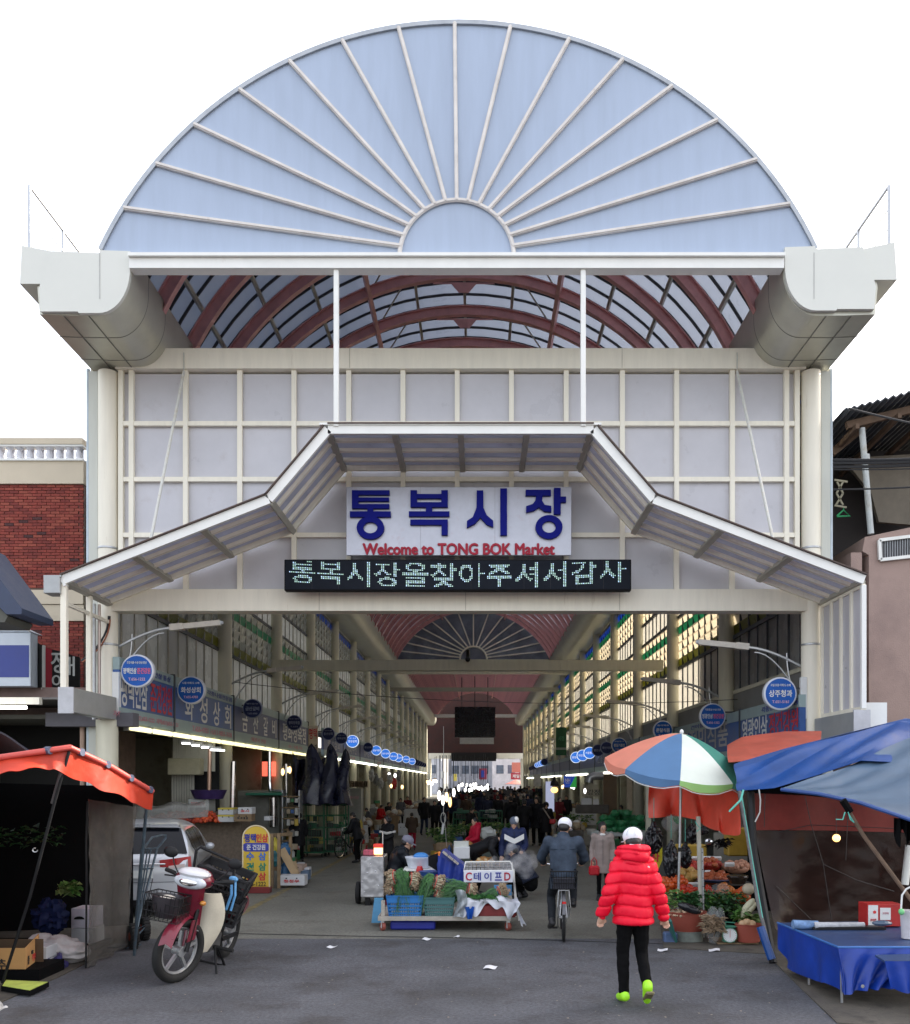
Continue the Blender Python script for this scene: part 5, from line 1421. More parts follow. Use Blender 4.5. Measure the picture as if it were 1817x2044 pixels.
# --- bicycles
def bicycle(root,mfr,basket=None,sc=1.0):
 """local: heading +Y, rear wheel contact at origin"""
 wr = .335
 def wheel(y,nm='wheel'):
  t = MB().tube([(0,y + wr * .93 * math.cos(2 * PI * k / 36),wr + wr * .93 * math.sin(2 * PI * k / 36)) for k in range(37)],.022,8)
  o = obj(nm,t,rubber,root,smooth=True)
  t = MB().tube([(0,y + wr * .86 * math.cos(2 * PI * k / 36),wr + wr * .86 * math.sin(2 * PI * k / 36)) for k in range(37)],.010,6)
  obj('rim',t,chrome,o,smooth=True)
  t = MB()
  for k in range(20):
   a = 2 * PI * k / 20
   t.tube([(.02 * (1 if k % 2 else -1),y,wr),(0,y + wr * .86 * math.cos(a),wr + wr * .86 * math.sin(a))],.0018,3)
  tag(obj('spokes',t,galv,o),kind='stuff')
  obj('hub',MB().tube([(-.04,y,wr),(.04,y,wr)],.022,10),galv,o)
 wheel(0);wheel(1.06)
 bb_ = V((0,.43,.28));st = V((0,.26,.76));ht = V((0,.90,.80));hb = V((0,.94,.66))
 obj('frame',MB().tube([st,bb_],.016,8).tube([st + V((0,.03,-.08)),ht],.016,8).tube([bb_,hb],.018,8).tube([ht + V((0,-.02,.08)),hb],.018,8)
  .tube([(.05,0,wr),(.03,.2,.3),bb_ + V((.02,0,0))],.009,6).tube([(-.05,0,wr),(-.03,.2,.3),bb_ + V((-.02,0,0))],.009,6)
  .tube([(.05,0,wr),st + V((.012,0,-.05))],.008,6).tube([(-.05,0,wr),st + V((-.012,0,-.05))],.008,6),mfr,root,smooth=True)
 obj('fork',MB().tube([hb,hb + V((.05,.02,-.05)),V((.05,1.06,wr))],.011,6).tube([hb,hb + V((-.05,.02,-.05)),V((-.05,1.06,wr))],.011,6),mfr,root,smooth=True)
 obj('handlebar',MB().tube([(-.28,.74,1.0),(-.25,.84,1.0),(-.06,.9,.95),(.06,.9,.95),(.25,.84,1.0),(.28,.74,1.0)],.012,8).tube([ht,(0,.89,.96)],.012,8),chrome,root,smooth=True)
 for sx in (-1,1): obj('grip',MB().tube([(sx * .28,.72,1.0),(sx * .275,.8,1.0)],.018,8),rubber,root)
 obj('saddle',MB().ell((0,.2,.82),(.10,.13,.04),14,8).ell((0,.33,.825),(.04,.12,.025),10,6),blackm,root,smooth=True)
 obj('seat_post',MB().tube([st,(0,.22,.81)],.013,8),chrome,root)
 obj('mudguard',MB().sheet(lambda i,j: (lerp(-.022,.022,j),(wr + .03) * math.cos(lerp(.9,2.9,i)),wr + (wr + .03) * math.sin(lerp(.9,2.9,i))),20,2,.003),mat('mudguard_grey',(.12,.12,.13),.4,metal=.4),root,smooth=True)
 for sx,a in ((-1,-2.0),(1,1.1)):
  c = bb_ + V((sx * .07,0,0));e = c + V((0,.16 * math.cos(a),.16 * math.sin(a)))
  obj('pedal',MB().bar(c,e,.012,.02).box(e + V((sx * .06,0,0)),(.1,.08,.02)),blackm,root)
 obj('chainring',MB().lathe([(.09,-.004),(.09,.004)],bb_ + V((.055,0,0)),16,Matrix.Rotation(PI / 2,3,'Y')),galv,root)
 obj('rear_rack',MB().bar((-.07,-.2,.73),(-.07,.2,.73),.01).bar((.07,-.2,.73),(.07,.2,.73),.01).bar((-.07,-.2,.73),(.07,-.2,.73),.01).bar((-.07,0,.73),(.07,0,.73),.01)
  .tube([(.07,-.12,.73),(.06,0,wr)],.006,5).tube([(-.07,-.12,.73),(-.06,0,wr)],.006,5).tube([(.07,-.2,.72),(.09,-.21,.5),(.07,-.1,.36)],.006,5).tube([(-.07,-.2,.72),(-.09,-.21,.5),(-.07,-.1,.36)],.006,5),galv,root)
 obj('reflector',MB().box((0,-.345,.58),(.05,.015,.03)),mat('reflector_red',(.6,.02,.02),.2),root)
 if basket:
  w,d,h = .36,.3,.24;z0 = .745
  mb = MB()
  for j in range(4):
   zz = z0 + h * j / 3;k_ = .85 + .15 * j / 3
   pts = [(-w / 2 * k_,-.02 - d * k_ / 2 - .05,zz),(w / 2 * k_,-.02 - d * k_ / 2 - .05,zz),(w / 2 * k_,-.07 + d * k_ / 2,zz),(-w / 2 * k_,-.07 + d * k_ / 2,zz)]
   for a in range(4): mb.tube([pts[a],pts[(a + 1) % 4]],.006 if j < 3 else .01,5)
  for k in range(11):
   x = lerp(-w / 2,w / 2,k / 10)
   mb.tube([(x * .85,-.07 - d * .425,z0),(x,-.07 - d * .5,z0 + h)],.004,4).tube([(x * .85,-.07 + d * .425,z0),(x,-.07 + d * .5,z0 + h)],.004,4)
   y = lerp(-d / 2,d / 2,k / 10)
   mb.tube([(-w * .425,-.07 + y * .85,z0),(-w / 2,-.07 + y,z0 + h)],.004,4).tube([(w * .425,-.07 + y * .85,z0),(w / 2,-.07 + y,z0 + h)],.004,4)
  obj('basket',mb,blackm,root)
  obj('basket_lining',MB().box((0,-.07,z0 + .07),(w * .8,d * .8,.13)),mat('basket_dark',(.03,.03,.04),.8),root)
bk = E('bicycle',(0,0,0),'grey bicycle with black rear basket ridden by the man in a white cap','bicycle')
bicycle(bk,galv,True)
p = at(1130,1889)
bk.location = (p.x,p.y + .34,0);bk.rotation_euler = (0,0,R(-4))
denim = cloth('blue_grey_jacket',(.045,.06,.085),rough=.8,var=.3)
Jc = mkpose(pel=(0,.14,.90),sp=(0,.16,1.08),ch=(0,.2,1.27),nk=(.0,.25,1.40),hd=(.02,.30,1.515),sL=(-.20,.21,1.33),eL=(-.30,.38,1.10),wL=(-.27,.64,1.02),sR=(.20,.21,1.33),eR=(.30,.38,1.10),wR=(.27,.64,1.02),
   hL=(-.09,.18,.88),kL=(-.16,.52,.56),aL=(-.15,.33,.21),tL=(-.18,.46,.13),hR=(.09,.18,.88),kR=(.15,.58,.80),aR=(.14,.44,.47),tR=(.16,.58,.41),face=(.25,1,0))
Jc['hdL'] = V((0,.6,-.2));Jc['hdR'] = V((0,.6,-.2))
pc = person('man in a blue grey jacket and white cap riding a bicycle away',Jc,denim,cloth('charcoal_trousers',(.022,.025,.03)),hair='cap',hm=_M['white_cap_cotton'],hem=.74,fat=1.07,face=False,shoes=shoem,waist=1.15)
put(pc,(p.x,p.y + .34 + .0,0),R(-4),1.02)
lobj('face_mask_strap',MB().tube([(.02 + .075,.33,1.53),(.02 + .085,.36,1.50),(.1,.40,1.48)],.008,5),wht,pc)
lobj('yoke_seam',MB().tube([(-.19,.10,1.24),(0,.055,1.235),(.19,.10,1.24)],.006,5),cloth('jacket_seam',(.02,.03,.045)),pc)
# --- woman in the taupe coat
taupe = cloth('taupe_coat',(.27,.22,.20),var=.08)
Jw = mkpose(face=(-.25,1,-.35),eL=(-.225,-.03,1.12),wL=(-.215,.05,.9),eR=(.225,-.04,1.12),wR=(.235,.06,.88),kR=(.08,.08,.5),aR=(.075,-.05,.12),kL=(-.09,.05,.5))
def v0(u,vf,vh=None,H=1.70):
 s_ = (vf - VC) / HC
 return Gp(u,vf),((vf - vh) / s_ / H if vh else 1)
pw = person('woman in a taupe coat with white collar and a red handbag facing the camera',Jw,taupe,blackt,hair='perm',hem=.60,fat=1.05,flare=1.12,glasses=True,tfat=.85)
p,k = v0(1203,1797,1643);put(pw,p,R(176),k)
lobj('collar',MB().ell((0,.03,1.445),(.07,.07,.04),12,8),mat('white_knit',(.7,.7,.68),.8),pw)
lobj('button_line',MB().bx(-.004,.004,.136,.146,.66,1.36),cloth('coat_seam',(.12,.1,.09)),pw)
hb_ = E('handbag',(p.x - .25 * k * -1,p.y,0),'small glossy red handbag hanging from the hand of the woman in taupe','handbag')
hx = p.x - .2 * k;hy = p.y - .1
hb_.location = (hx,hy,.42)
rb = mat('red_leather',(.45,.01,.02),.25,coat=.3)
obj('bag',MB().box((hx,hy,.56),(.2,.09,.18),b=.03),rb,hb_,smooth=True)
obj('handle',MB().tube([(hx - .05,hy,.64),(hx - .045,hy,.74),(hx,hy,.80),(hx + .045,hy,.74),(hx + .05,hy,.64)],.009,6),rb,hb_,smooth=True)
# --- man in the white chevron jacket
navyj = cloth('navy_sports_jacket',(.018,.026,.075),rough=.5)
Jm = mkpose(lean=.12,face=(.1,1,-.45),eL=(-.25,.05,1.12),wL=(-.18,.22,1.0),eR=(.26,.0,1.1),wR=(.27,.12,.9))
pm = person('man in a navy and white chevron sports jacket and patched beanie looking down',Jm,navyj,cloth('dark_trousers',(.015,.016,.02)),hair='beanie',hm=mat('grey_beanie',(.10,.12,.16),.8),hem=.78,fat=1.18)
p,k = v0(1026,1790,1632);put(pm,p,R(180),k)
ch_ = MB()
def chev(i,j):
 x = lerp(-.205,.205,i);z = 1.28 - .10 * (1 - abs(x) / .2) + lerp(-.055,.055,j) + .02
 return (x,.222 - 1.1 * x * x + (1.35 - z) * -.06,z)
lobj('white_chevron',MB().sheet(chev,18,3,.02),wht,pm,smooth=True)
lobj('beanie_patch',MB().ell(Jm['hd'] + V((-.045,.045,.075)),(.055,.075,.075),10,8),wht,pm)
lobj('zip',MB().bx(-.004,.004,.17,.19,.95,1.42),blackm,pm)
# --- vendor in red jacket, in profile towards the left
Jv = mkpose(face=(-.1,1,-.3),hL=(-.09,.05,.9),eL=(-.23,.05,1.12),wL=(-.15,.22,1.05),eR=(.23,.05,1.12),wR=(.15,.22,1.05))
pv = person('woman vendor in a raspberry red padded jacket standing by the orange piles',Jv,cloth('raspberry_jacket',(.42,.01,.035),rough=.5),blackt,hair='pony',hem=.72,fat=1.15,hood=True)
p,k = v0(949,1748,1633);put(pv,p,R(115),k)
# --- bending man
Jb = mkpose(lean=1.15,face=(0,.5,-1),kL=(-.1,.1,.5),kR=(.1,.08,.5),wL=(-.2,.55,.75),wR=(.2,.5,.78),eL=(-.24,.4,1.0),eR=(.24,.4,1.0))
pbn = person('man in black bending low over goods, dark cap, left of the steam',Jb,cloth('black_jacket',(.012,.012,.014),rough=.5),blackt,hair='beanie',hm=mat('dark_green_cap',(.02,.03,.028),.7),hem=.82,fat=1.15)
p,k = v0(950,1788,1690,1.45);put(pbn,(p.x,p.y,0),R(-105),.92)
# --- squatting figure right of the tape stand
Jq = mkpose(pel=(0,-.1,.36),sp=(0,.0,.52),ch=(0,.10,.68),nk=(0,.2,.80),hd=(0,.27,.90),sL=(-.18,.1,.76),eL=(-.26,.3,.58),wL=(-.15,.45,.5),sR=(.18,.1,.76),eR=(.26,.3,.58),wR=(.15,.45,.5),
   hL=(-.1,-.05,.36),kL=(-.16,.34,.46),aL=(-.13,.1,.1),tL=(-.14,.25,.04),hR=(.1,-.05,.36),kR=(.16,.34,.46),aR=(.13,.1,.1),tR=(.14,.25,.04),face=(0,1,-.3))
pq = person('vendor squatting low in dark padded clothes right of the tape stall',Jq,cloth('dark_navy_padded',(.014,.018,.035),rough=.45),blackt,hair='beanie',hm=mat('grey_beanie',(.10,.12,.16),.8),hem=.96,fat=1.3)
p = at(1050,1798);put(pq,p,R(60),1.0)
# --- seated vendor behind the cart, mask and cap, profile right
Js = mkpose(pel=(0,0,.50),sp=(0,.05,.68),ch=(0,.12,.86),nk=(0,.2,.98),hd=(0,.25,1.09),sL=(-.18,.12,.93),eL=(-.24,.28,.72),wL=(-.12,.5,.72),sR=(.18,.12,.93),eR=(.24,.28,.72),wR=(.12,.5,.72),
   hL=(-.1,.05,.5),kL=(-.14,.42,.5),aL=(-.13,.38,.12),tL=(-.14,.52,.05),hR=(.1,.05,.5),kR=(.14,.42,.5),aR=(.13,.38,.12),tR=(.14,.52,.05),face=(0,1,-.35))
ps = person('seated vendor in a black padded coat, grey knit cap and white mask',Js,cloth('black_puffer',(.010,.012,.016),rough=.4),blackt,hair='cap',hm=mat('lilac_grey_knit',(.17,.17,.22),.85),hem=.96,fat=1.3)
p = at(785,1805);put(ps,p,R(-75),1.0)
lobj('face_mask',MB().ell(Js['hd'] + V((0,.085,-.035)),(.045,.02,.035),10,8),wht,ps)
stm = mat('stool_plastic',(.25,.03,.03),.5)
T('stool',MB().lathe([(.17,0),(.14,.38),(.16,.4),(0.001,.41)],(p.x,p.y,0),12),stm,'red plastic stool under the seated vendor','stool')
# ------------------------------------------------------------ crowd
cm = [cloth('coat_black',(.010,.010,.012),rough=.6),cloth('coat_navy',(.014,.018,.04),rough=.6),cloth('coat_maroon',(.10,.012,.018)),cloth('coat_brown',(.06,.04,.028)),cloth('coat_green',(.022,.035,.022)),cloth('coat_grey',(.08,.08,.09)),cloth('coat_red',(.38,.012,.015)),cloth('coat_pale',(.30,.27,.24))]
tmat = [blackt,cloth('jeans',(.02,.03,.06)),cloth('red_trousers',(.28,.012,.03)),cloth('brown_trousers',(.05,.035,.025))]
Jt = [mkpose(face=(0,1,-.1),kL=(-.09,.1,.5),aL=(-.09,.12,.09),tL=(-.1,.26,.035),aR=(.1,-.15,.12),tR=(.1,-.02,.04),wL=(-.25,-.05,.92),wR=(.24,.16,.93)),
      mkpose(face=(.2,1,-.2),wL=(-.16,.24,1.05),eL=(-.25,.04,1.14),wR=(.24,.1,.92)),
      mkpose(lean=.25,face=(0,1,-.5),wL=(-.15,.4,1.0),eL=(-.24,.2,1.1),wR=(.16,.4,1.0),eR=(.24,.2,1.1))]
prot = [person('dark shopper',Jt[0],cm[0],tmat[0],hair='short',hem=.75,fat=1.15,detail=False,vox=.018,face=False),
  person('dark shopper',Jt[1],cm[1],tmat[0],hair='perm',hem=.62,fat=1.18,flare=1.1,detail=False,vox=.018,face=False),
  person('dark shopper',Jt[2],cm[2],tmat[0],hair='short',hem=.78,fat=1.2,detail=False,vox=.018,face=False),
  person('dark shopper',Jt[0],cm[3],tmat[0],hair='hoodup',hem=.55,fat=1.2,flare=1.12,detail=False,vox=.018,face=False)]
used = [False] * 4
def shopper(k,u,vf,vh,rz,jm,tm,label,group=None,sx=1.0):
 p,sc = v0(u,vf,vh)
 m_ = {'jacket': cm[jm],'trousers': tmat[tm],'hood': cm[jm]}
 if sx != 1: sc_ = (sc * sx,sc * sx,sc)
 else: sc_ = sc
 r_ = dup(prot[k],p,R(rz),label,group,sc_,m_)
 if not group and 'group' in r_.keys(): del r_['group']
 return r_
shopper(3,596,1719,1624,200,0,0,'figure in a long black hooded coat standing at the green roll cage',sx=1.1)
mb_man = shopper(2,714,1722,1621,75,0,0,'man in dark jacket leaning on his bicycle handlebar')
shopper(1,774,1745,1630,130,0,0,'woman in black coat with a white fur trim behind the metal cabinet',sx=1.05)
pfur = Gp(774,1745);T('fur_trim',MB().tube([(pfur.x - .17,pfur.y - .18,1.02),(pfur.x,pfur.y - .24,.98),(pfur.x + .2,pfur.y - .16,1.02)],.03,8),mat('white_fur',(.6,.58,.55),.95,bump=.8,bsc=120),'pale fur trim band across the black coat behind the cabinet','fur',smooth=True)
shopper(2,823,1698,1622,10,3,2,'woman in patterned brown coat and red trousers stooping away')
shopper(1,1072,1688,1592,165,0,0,'woman in long black coat standing left of the one with the pale strap',sx=1.1)
shopper(3,1090,1690,1603,190,0,0,'dark hooded figure with a pale shoulder strap facing the camera',sx=1.05)
ps_ = Gp(1090,1690);T('shoulder_bag',MB().tube([(ps_.x - .12,ps_.y - .24,1.32),(ps_.x + .12,ps_.y - .27,.95)],.022,6),cm[7],'pale strap across the dark hooded figure','strap')
T('handbag',MB().box((ps_.x + .2,ps_.y - .28,.86),(.2,.08,.16),b=.03),rb,'little red bag at the side of the dark hooded figure','handbag')
shopper(0,1047,1690,1597,355,0,0,'man in black jacket with red shoulder mark walking away up the middle')
shopper(0,1020,1680,1590,10,0,0,'man in black walking away just left of the red marked jacket')
shopper(0,868,1672,1598,180,0,0,'man in dark padded coat left of the bright hanging bulbs')
shopper(1,884,1668,1592,170,1,0,'woman in navy coat directly under the hanging bulbs')
shopper(0,847,1668,1592,200,0,1,'tall dark man talking beside the left vegetable stalls')
shopper(2,757,1668,1606,240,6,0,'vendor in bright orange red jacket behind the left stalls')
shopper(1,776,1660,1602,230,0,0,'vendor in black behind the left stalls, right of the orange red jacket')
shopper(2,738,1672,1612,100,5,0,'vendor in grey at the left stalls beside the white bags')
shopper(1,800,1650,1594,190,5,0,'vendor with dark hair among the left stalls farther in')
shopper(0,814,1645,1590,170,2,0,'shopper in maroon among the left stalls')
shopper(1,1117,1660,1592,220,2,0,'shopper in maroon by the right produce table')
shopper(0,1131,1655,1588,150,0,0,'dark shopper under the round orange lamp')
shopper(2,1100,1650,1586,170,3,0,'stooping shopper in brown left of the orange lamp')
shopper(1,1240,1680,1608,150,0,0,'dark haired vendor behind the pile of green nets',sx=.9)
shopper(2,936,1690,1612,230,0,0,'small dark figure behind the green roll cage in mid street')
rr = random.Random(11)
rows = [(1655,14,1586),(1638,16,1579),(1622,18,1573)]
for vf,n,vh in rows:
 for k in range(n):
  u = lerp(880,1075,(k + rr.uniform(.1,.9)) / n)
  jm = rr.choices([0,1,2,3,4,5,6,7],(9,4,1.5,3,2,3,.7,1.2))[0]
  t = rr.choice([0,0,1,1,2,3])
  shopper(t,u,vf + rr.uniform(-4,4),vh + rr.uniform(-3,4),rr.choice([0,180,170,190,10,350,90]),jm,rr.choice([0,0,1]),'dark coated shopper in the packed crowd filling the middle of the arcade','shoppers packed in the middle of the arcade')
for k in range(14):
 u = lerp(870,1090,(k + rr.uniform(.1,.9)) / 14)
 shopper(rr.choice([0,1]),u,1606 + rr.uniform(-4,4),1570 + rr.uniform(-2,2),rr.choice([0,180]),rr.choice([0,0,1,2]),0,'tiny dark shopper against the bright far end','shoppers against the bright far end')
for r_ in prot:
 for c in list(r_.children): bpy.data.objects.remove(c)
 bpy.data.objects.remove(r_)
# bicycle pushed by the leaning man
bk2 = E('bicycle',(0,0,0),'black bicycle held by the man in dark jacket near the green cages','bicycle')
bicycle(bk2,blackm,False)
p = Gp(700,1712);bk2.location = (p.x + .1,p.y + .6,0);bk2.rotation_euler = (0,0,R(158));bk2.scale = (.92,.92,.92)
# ------------------------------------------------------------ car
silver_c = mat('silver_car_paint',(.50,.52,.55),.3,metal=.3,var=.04,sc=1,bump=0,coat=.7)
glassc = mat('tinted_glass',(.006,.007,.010),.12,spec=.25,bump=0,var=.05)
car = E('parked_car',(0,0,0),'silver sport utility car seen from behind, parked inside the left of the entrance','car')
ZM = [(0,.82),(.03,.93),(.08,1.0),(.2,1.17),(.36,1.36),(.46,1.47),(.5,1.5),(.62,1.53),(.9,1.565),(1.4,1.58),(2.0,1.56),(2.5,1.46),(3.0,1.18),(3.3,1.02),(4.0,.88),(4.25,.72),(4.3,.6)]
def zmax(y):
 for (a,za),(b,zb) in zip(ZM[:-1],ZM[1:]):
  if a <= y <= b: return lerp(za,zb,(y - a) / (b - a))
 return ZM[-1][1]
def halfw(y,z):
 w = .89 + .015 * math.sin((z - .3) * 4)
 if z > .98: w = .89 - (z - .98) * .42
 if z > 1.4: w -= (z - 1.4) * .6
 e = 1
 if y < .35: e = 1 - .16 * (1 - y / .35) ** 2
 if y > 3.7: e = 1 - .22 * ((y - 3.7) / .6) ** 2
 return w * e
ys = [0,.015,.04,.08,.13,.2,.28,.36,.42,.46,.5,.56,.66,.8,1.1,1.4,1.8,2.1,2.4,2.7,3.0,3.3,3.7,4.0,4.2,4.3]
zl = [.30,.42,.55,.7,.85,.98,1.1,1.22,1.34,1.44,1.52]
mb = MB();vs = [];ring = []
for y in ys:
 zm = zmax(y);row = []
 for z in zl: row.append((halfw(y,min(z,zm - .02)),y,min(z,zm - .03)))
 w = halfw(y,zm) * .93
 row.append((w,y,zm - .008));row.append((w * .6,y,zm + .004));row.append((0,y,zm + .01))
 full = row + [(-x,yy,z) for x,yy,z in row[:-1][::-1]]
 vs += full;ln = len(full)
fs = [(i * ln + k,(i + 1) * ln + k,(i + 1) * ln + (k + 1) % ln,i * ln + (k + 1) % ln) for i in range(len(ys) - 1) for k in range(ln)]
fs += [tuple(range(ln)),tuple((len(ys) - 1) * ln + k for k in range(ln - 1,-1,-1))]
mb.add(vs,fs)
body = obj('body',mb,silver_c,car,smooth=True)
def top(y,x): return V((x,y,zmax(y) + .012 - .012 * abs(x)))
obj('rear_window',MB().sheet(lambda i,j: top(lerp(.11,.44,j),lerp(-.79,.79,i) * (1 - .18 * j)) + V((0,-.008,.006)),14,6,.012),glassc,car,smooth=True)
obj('spoiler',MB().sheet(lambda i,j: (lerp(-.62,.62,i),lerp(.36,.56,j),1.505 + .015 * j - .03 * abs(i - .5)),10,3,.03),silver_c,car,smooth=True)
for sx in (-1,1):
 for y0,y1 in ((.55,.95),(.99,1.75),(1.8,2.55)):
  def sw(i,j,sx=sx,y0=y0,y1=y1):
   y = lerp(y0,y1,i);zt_ = min(1.42,zmax(y) - .13);z = lerp(1.02 + (.12 * max(0,.75 - y) / .2 if y < .75 else 0),zt_,j)
   return (sx * (halfw(y,z) + .004),y,z)
  obj('side_window',MB().sheet(sw,8,4,.01),glassc,car,smooth=True)
 tl = MB().sheet(lambda i,j,sx=sx: (sx * lerp(.36,.86,i) * (1 - .02 * j),.01 + .55 * max(0,lerp(.42,.86,i) - .62) ** 1.25,lerp(.77 + .06 * (1 - i),.95,j) + .05 * i),10,4,.03)
 t_ = obj('tail_light',tl,mat('tail_light_red',(.35,.01,.015),.15,coat=.6,bump=0),car,smooth=True)
 obj('lens',MB().sheet(lambda i,j,sx=sx: (sx * lerp(.5,.76,i),-.012 + .05 * max(0,i - .5),lerp(.80,.85,j) + .03 * i),6,2,.02),mat('clear_lens',(.6,.5,.48),.15,bump=0),t_,smooth=True)
 obj('reflector',MB().box((sx * .68,-.002,.50),(.2,.02,.035)),_M['reflector_red'],car)
 obj('exhaust',MB().tube([(sx * .62,-.03,.27),(sx * .62,.15,.27)],.05,10),chrome,car,smooth=True)
 obj('wing_mirror',MB().ell((sx * .98,2.35,1.02),(.09,.07,.07),10,8),silver_c,car,smooth=True)
 for y in (.78,3.45):
  M_ = Matrix.Rotation(PI / 2,3,'Y')
  w_ = obj('wheel',MB().lathe([(.2,-.1),(.31,-.1),(.335,-.07),(.335,.07),(.31,.1),(.2,.1)],(sx * .80,y,.335),24,M_),rubber,car,smooth=True)
  obj('rim',MB().lathe([(.0,.075),(.06,.09),(.2,.07),(.205,.1),(.215,.1),(.215,-.05)],(sx * .80,y,.335),20,Matrix.Rotation(sx * PI / 2,3,'Y')),galv,w_,smooth=True)
obj('bumper',MB().sheet(lambda i,j: (lerp(-.84,.84,i),-.045 + .5 * abs(i - .5) ** 3 * 2,lerp(.30,.56,j)),20,4,.05),silver_c,car,smooth=True)
obj('bumper_skirt',MB().sheet(lambda i,j: (lerp(-.8,.8,i),-.03 + .5 * abs(i - .5) ** 3 * 2,lerp(.2,.33,j)),16,2,.04),blackm,car,smooth=True)
obj('chrome_strip',MB().box((0,-.02,.885),(.9,.02,.022),b=.006),chrome,car)
obj('licence_plate',MB().box((0,-.03,.72),(.5,.012,.13)),mat('plate_white',(.6,.62,.6),.4),car)
obj('tailgate_seam',MB().box((0,-.03,.585),(1.45,.012,.008)),blackm,car)
obj('underbody',MB().box((0,2.1,.3),(1.5,3.6,.18)),blackm,car)
obj('aerial',MB().tube([(.0,.75,1.56),(0,.68,1.68)],.01,5),blackm,car)
car.location = (Pt(383,0,122).x - .82,FPX / 123.5,0);car.rotation_euler = (0,0,R(12));car.scale = (.96,.96,.97)
# ------------------------------------------------------------ scooter
sred = mat('scooter_red',(.17,.010,.026),.3,coat=.4,var=.15,sc=6,dirt=((.3,.22,.2),7,.62,.5))
scream = mat('scooter_cream',(.56,.52,.42),.4,var=.1,sc=5,dirt=((.2,.17,.12),5,.6,.5))
swhite = mat('scooter_white',(.6,.6,.62),.3,coat=.3)
sco = E('scooter',(0,0,0),'parked red and cream delivery scooter with front wire basket and large black crate','scooter')
def swheel(c,r,rz=0,par=sco):
 M_ = Matrix.Rotation(rz,3,'Z') @ Matrix.Rotation(PI / 2,3,'Y')
 Z = Matrix.Rotation(rz,3,'Z');c = V(c)
 mb = MB().tube([c + Z @ V((0,(r - .045) * math.cos(2 * PI * k / 40),(r - .045) * math.sin(2 * PI * k / 40))) for k in range(41)],.045,10)
 w_ = obj('wheel',mb,rubber,par,smooth=True)
 obj('rim',MB().tube([c + Z @ V((0,(r - .095) * math.cos(2 * PI * k / 40),(r - .095) * math.sin(2 * PI * k / 40))) for k in range(41)],.017,6),galv,w_,smooth=True)
 for k in range(5):
  a = 2 * PI * k / 5 + .3
  obj('spoke',MB().bar(c,c + Z @ V((0,(r - .1) * math.cos(a),(r - .1) * math.sin(a))),.028,.03,Z @ V((1,0,0))),galv,w_)
 obj('hub',MB().tube([c + Z @ V((-.05,0,0)),c + Z @ V((.05,0,0))],.05,12),galv,w_,smooth=True)
# local: forward -Y, front wheel centre at origin height
FR = .315
fz = R(-21)
swheel((0,0,FR),FR,fz);swheel((0,1.24,.29),.29)
obj('front_fender',MB().sheet(lambda i,j: (lerp(-.065,.065,j),-(FR + .035) * math.cos(lerp(.35,2.3,i)),FR + (FR + .04) * math.sin(lerp(.35,2.3,i)) - .06 * abs(j - .5)),16,4,.008),sred,sco,smooth=True)
for sx in (-1,1):
 obj('fork_leg',MB().tube([(sx * .075,0,FR),(sx * .075,.11,.72)],.022,8),blackm,sco,smooth=True)
 obj('fender_side',MB().sheet(lambda i,j,sx=sx: (sx * .085,lerp(-.05,.12,i) + .05 * j,lerp(.42,.62,j)),4,4,.01),sred,sco)
 # leg shield halves
 def shield(i,j,sx=sx):
  z = lerp(.26,.86,i);y = .22 + .12 * math.sin(i * 2.2) - .10 * i
  x = sx * lerp(.05,.13 + .10 * math.sin(i * PI * .85),j)
  return (x,y + .16 * j * j,z)
 obj('leg_shield',MB().sheet(shield,12,6,.012),scream if sx > 0 else sred,sco,smooth=True)
obj('front_cowl',MB().sheet(lambda i,j: (lerp(-.15,.13,j) * (1 - .3 * (1 - i)),.10 + .12 * (1 - i) - .06 * math.sin(j * PI) - .04,lerp(.50,.94,i)),10,6,.012),sred,sco,smooth=True)
obj('headlight_cowl',MB().ell((0,.10,1.0),(.19,.13,.10),18,12).ell((0,.2,1.02),(.13,.1,.08),14,8),sred,sco,smooth=True)
obj('cowl_top',MB().ell((0,.07,1.06),(.16,.13,.055),18,10),swhite,sco,smooth=True)
hl = obj('headlight',MB().ell((0,-.01,.985),(.165,.055,.068),20,12),mat('headlight_glass',(.55,.58,.62),.08,var=.3,sc=14,bump=0),sco,smooth=True)
obj('lamp_reflector',MB().ell((0,-.055,.985),(.09,.02,.035),14,8),chrome,hl,smooth=True)
obj('handlebar',MB().tube([(-.33,.2,1.02),(-.2,.14,1.0),(.2,.14,1.0),(.33,.2,1.02)],.016,8),blackm,sco,smooth=True)
for sx in (-1,1):
 obj('grip',MB().tube([(sx * .24,.17,1.01),(sx * .35,.21,1.02)],.022,8),rubber,sco,smooth=True)
 obj('brake_lever',MB().tube([(sx * .17,.07,1.0),(sx * .3,.08,.99)],.008,6),blackm,sco)
 m_ = obj('mirror',MB().ell((sx * .33,.2,1.20),(.075,.022,.055),14,10),blackm,sco,smooth=True)
 obj('mirror_stem',MB().tube([(sx * .2,.15,1.02),(sx * .27,.18,1.10),(sx * .31,.21,1.18)],.007,6),blackm,m_,smooth=True)
 obj('turn_signal',MB().ell((sx * .15,.02,.8),(.03,.04,.025),8,6),mat('amber',(.5,.2,.03),.3),sco,smooth=True)
 obj('side_panel',MB().ell((sx * .12,1.0,.62),(.06,.4,.14),16,10),sred,sco,smooth=True)
 obj('footrest',MB().tube([(sx * .08,.62,.26),(sx * .32,.60,.26)],.02,8),rubber,sco,smooth=True)
obj('frame_tube',MB().tube([(0,.16,.8),(0,.36,.42),(0,.7,.32),(0,1.0,.45)],.045,10),blackm,sco,smooth=True)
obj('engine',MB().box((0,.68,.3),(.2,.3,.2),b=.03).tube([(0,.5,.36),(0,.38,.42)],.06,10),mat('engine_grey',(.12,.12,.12),.5,metal=.4),sco,smooth=True)
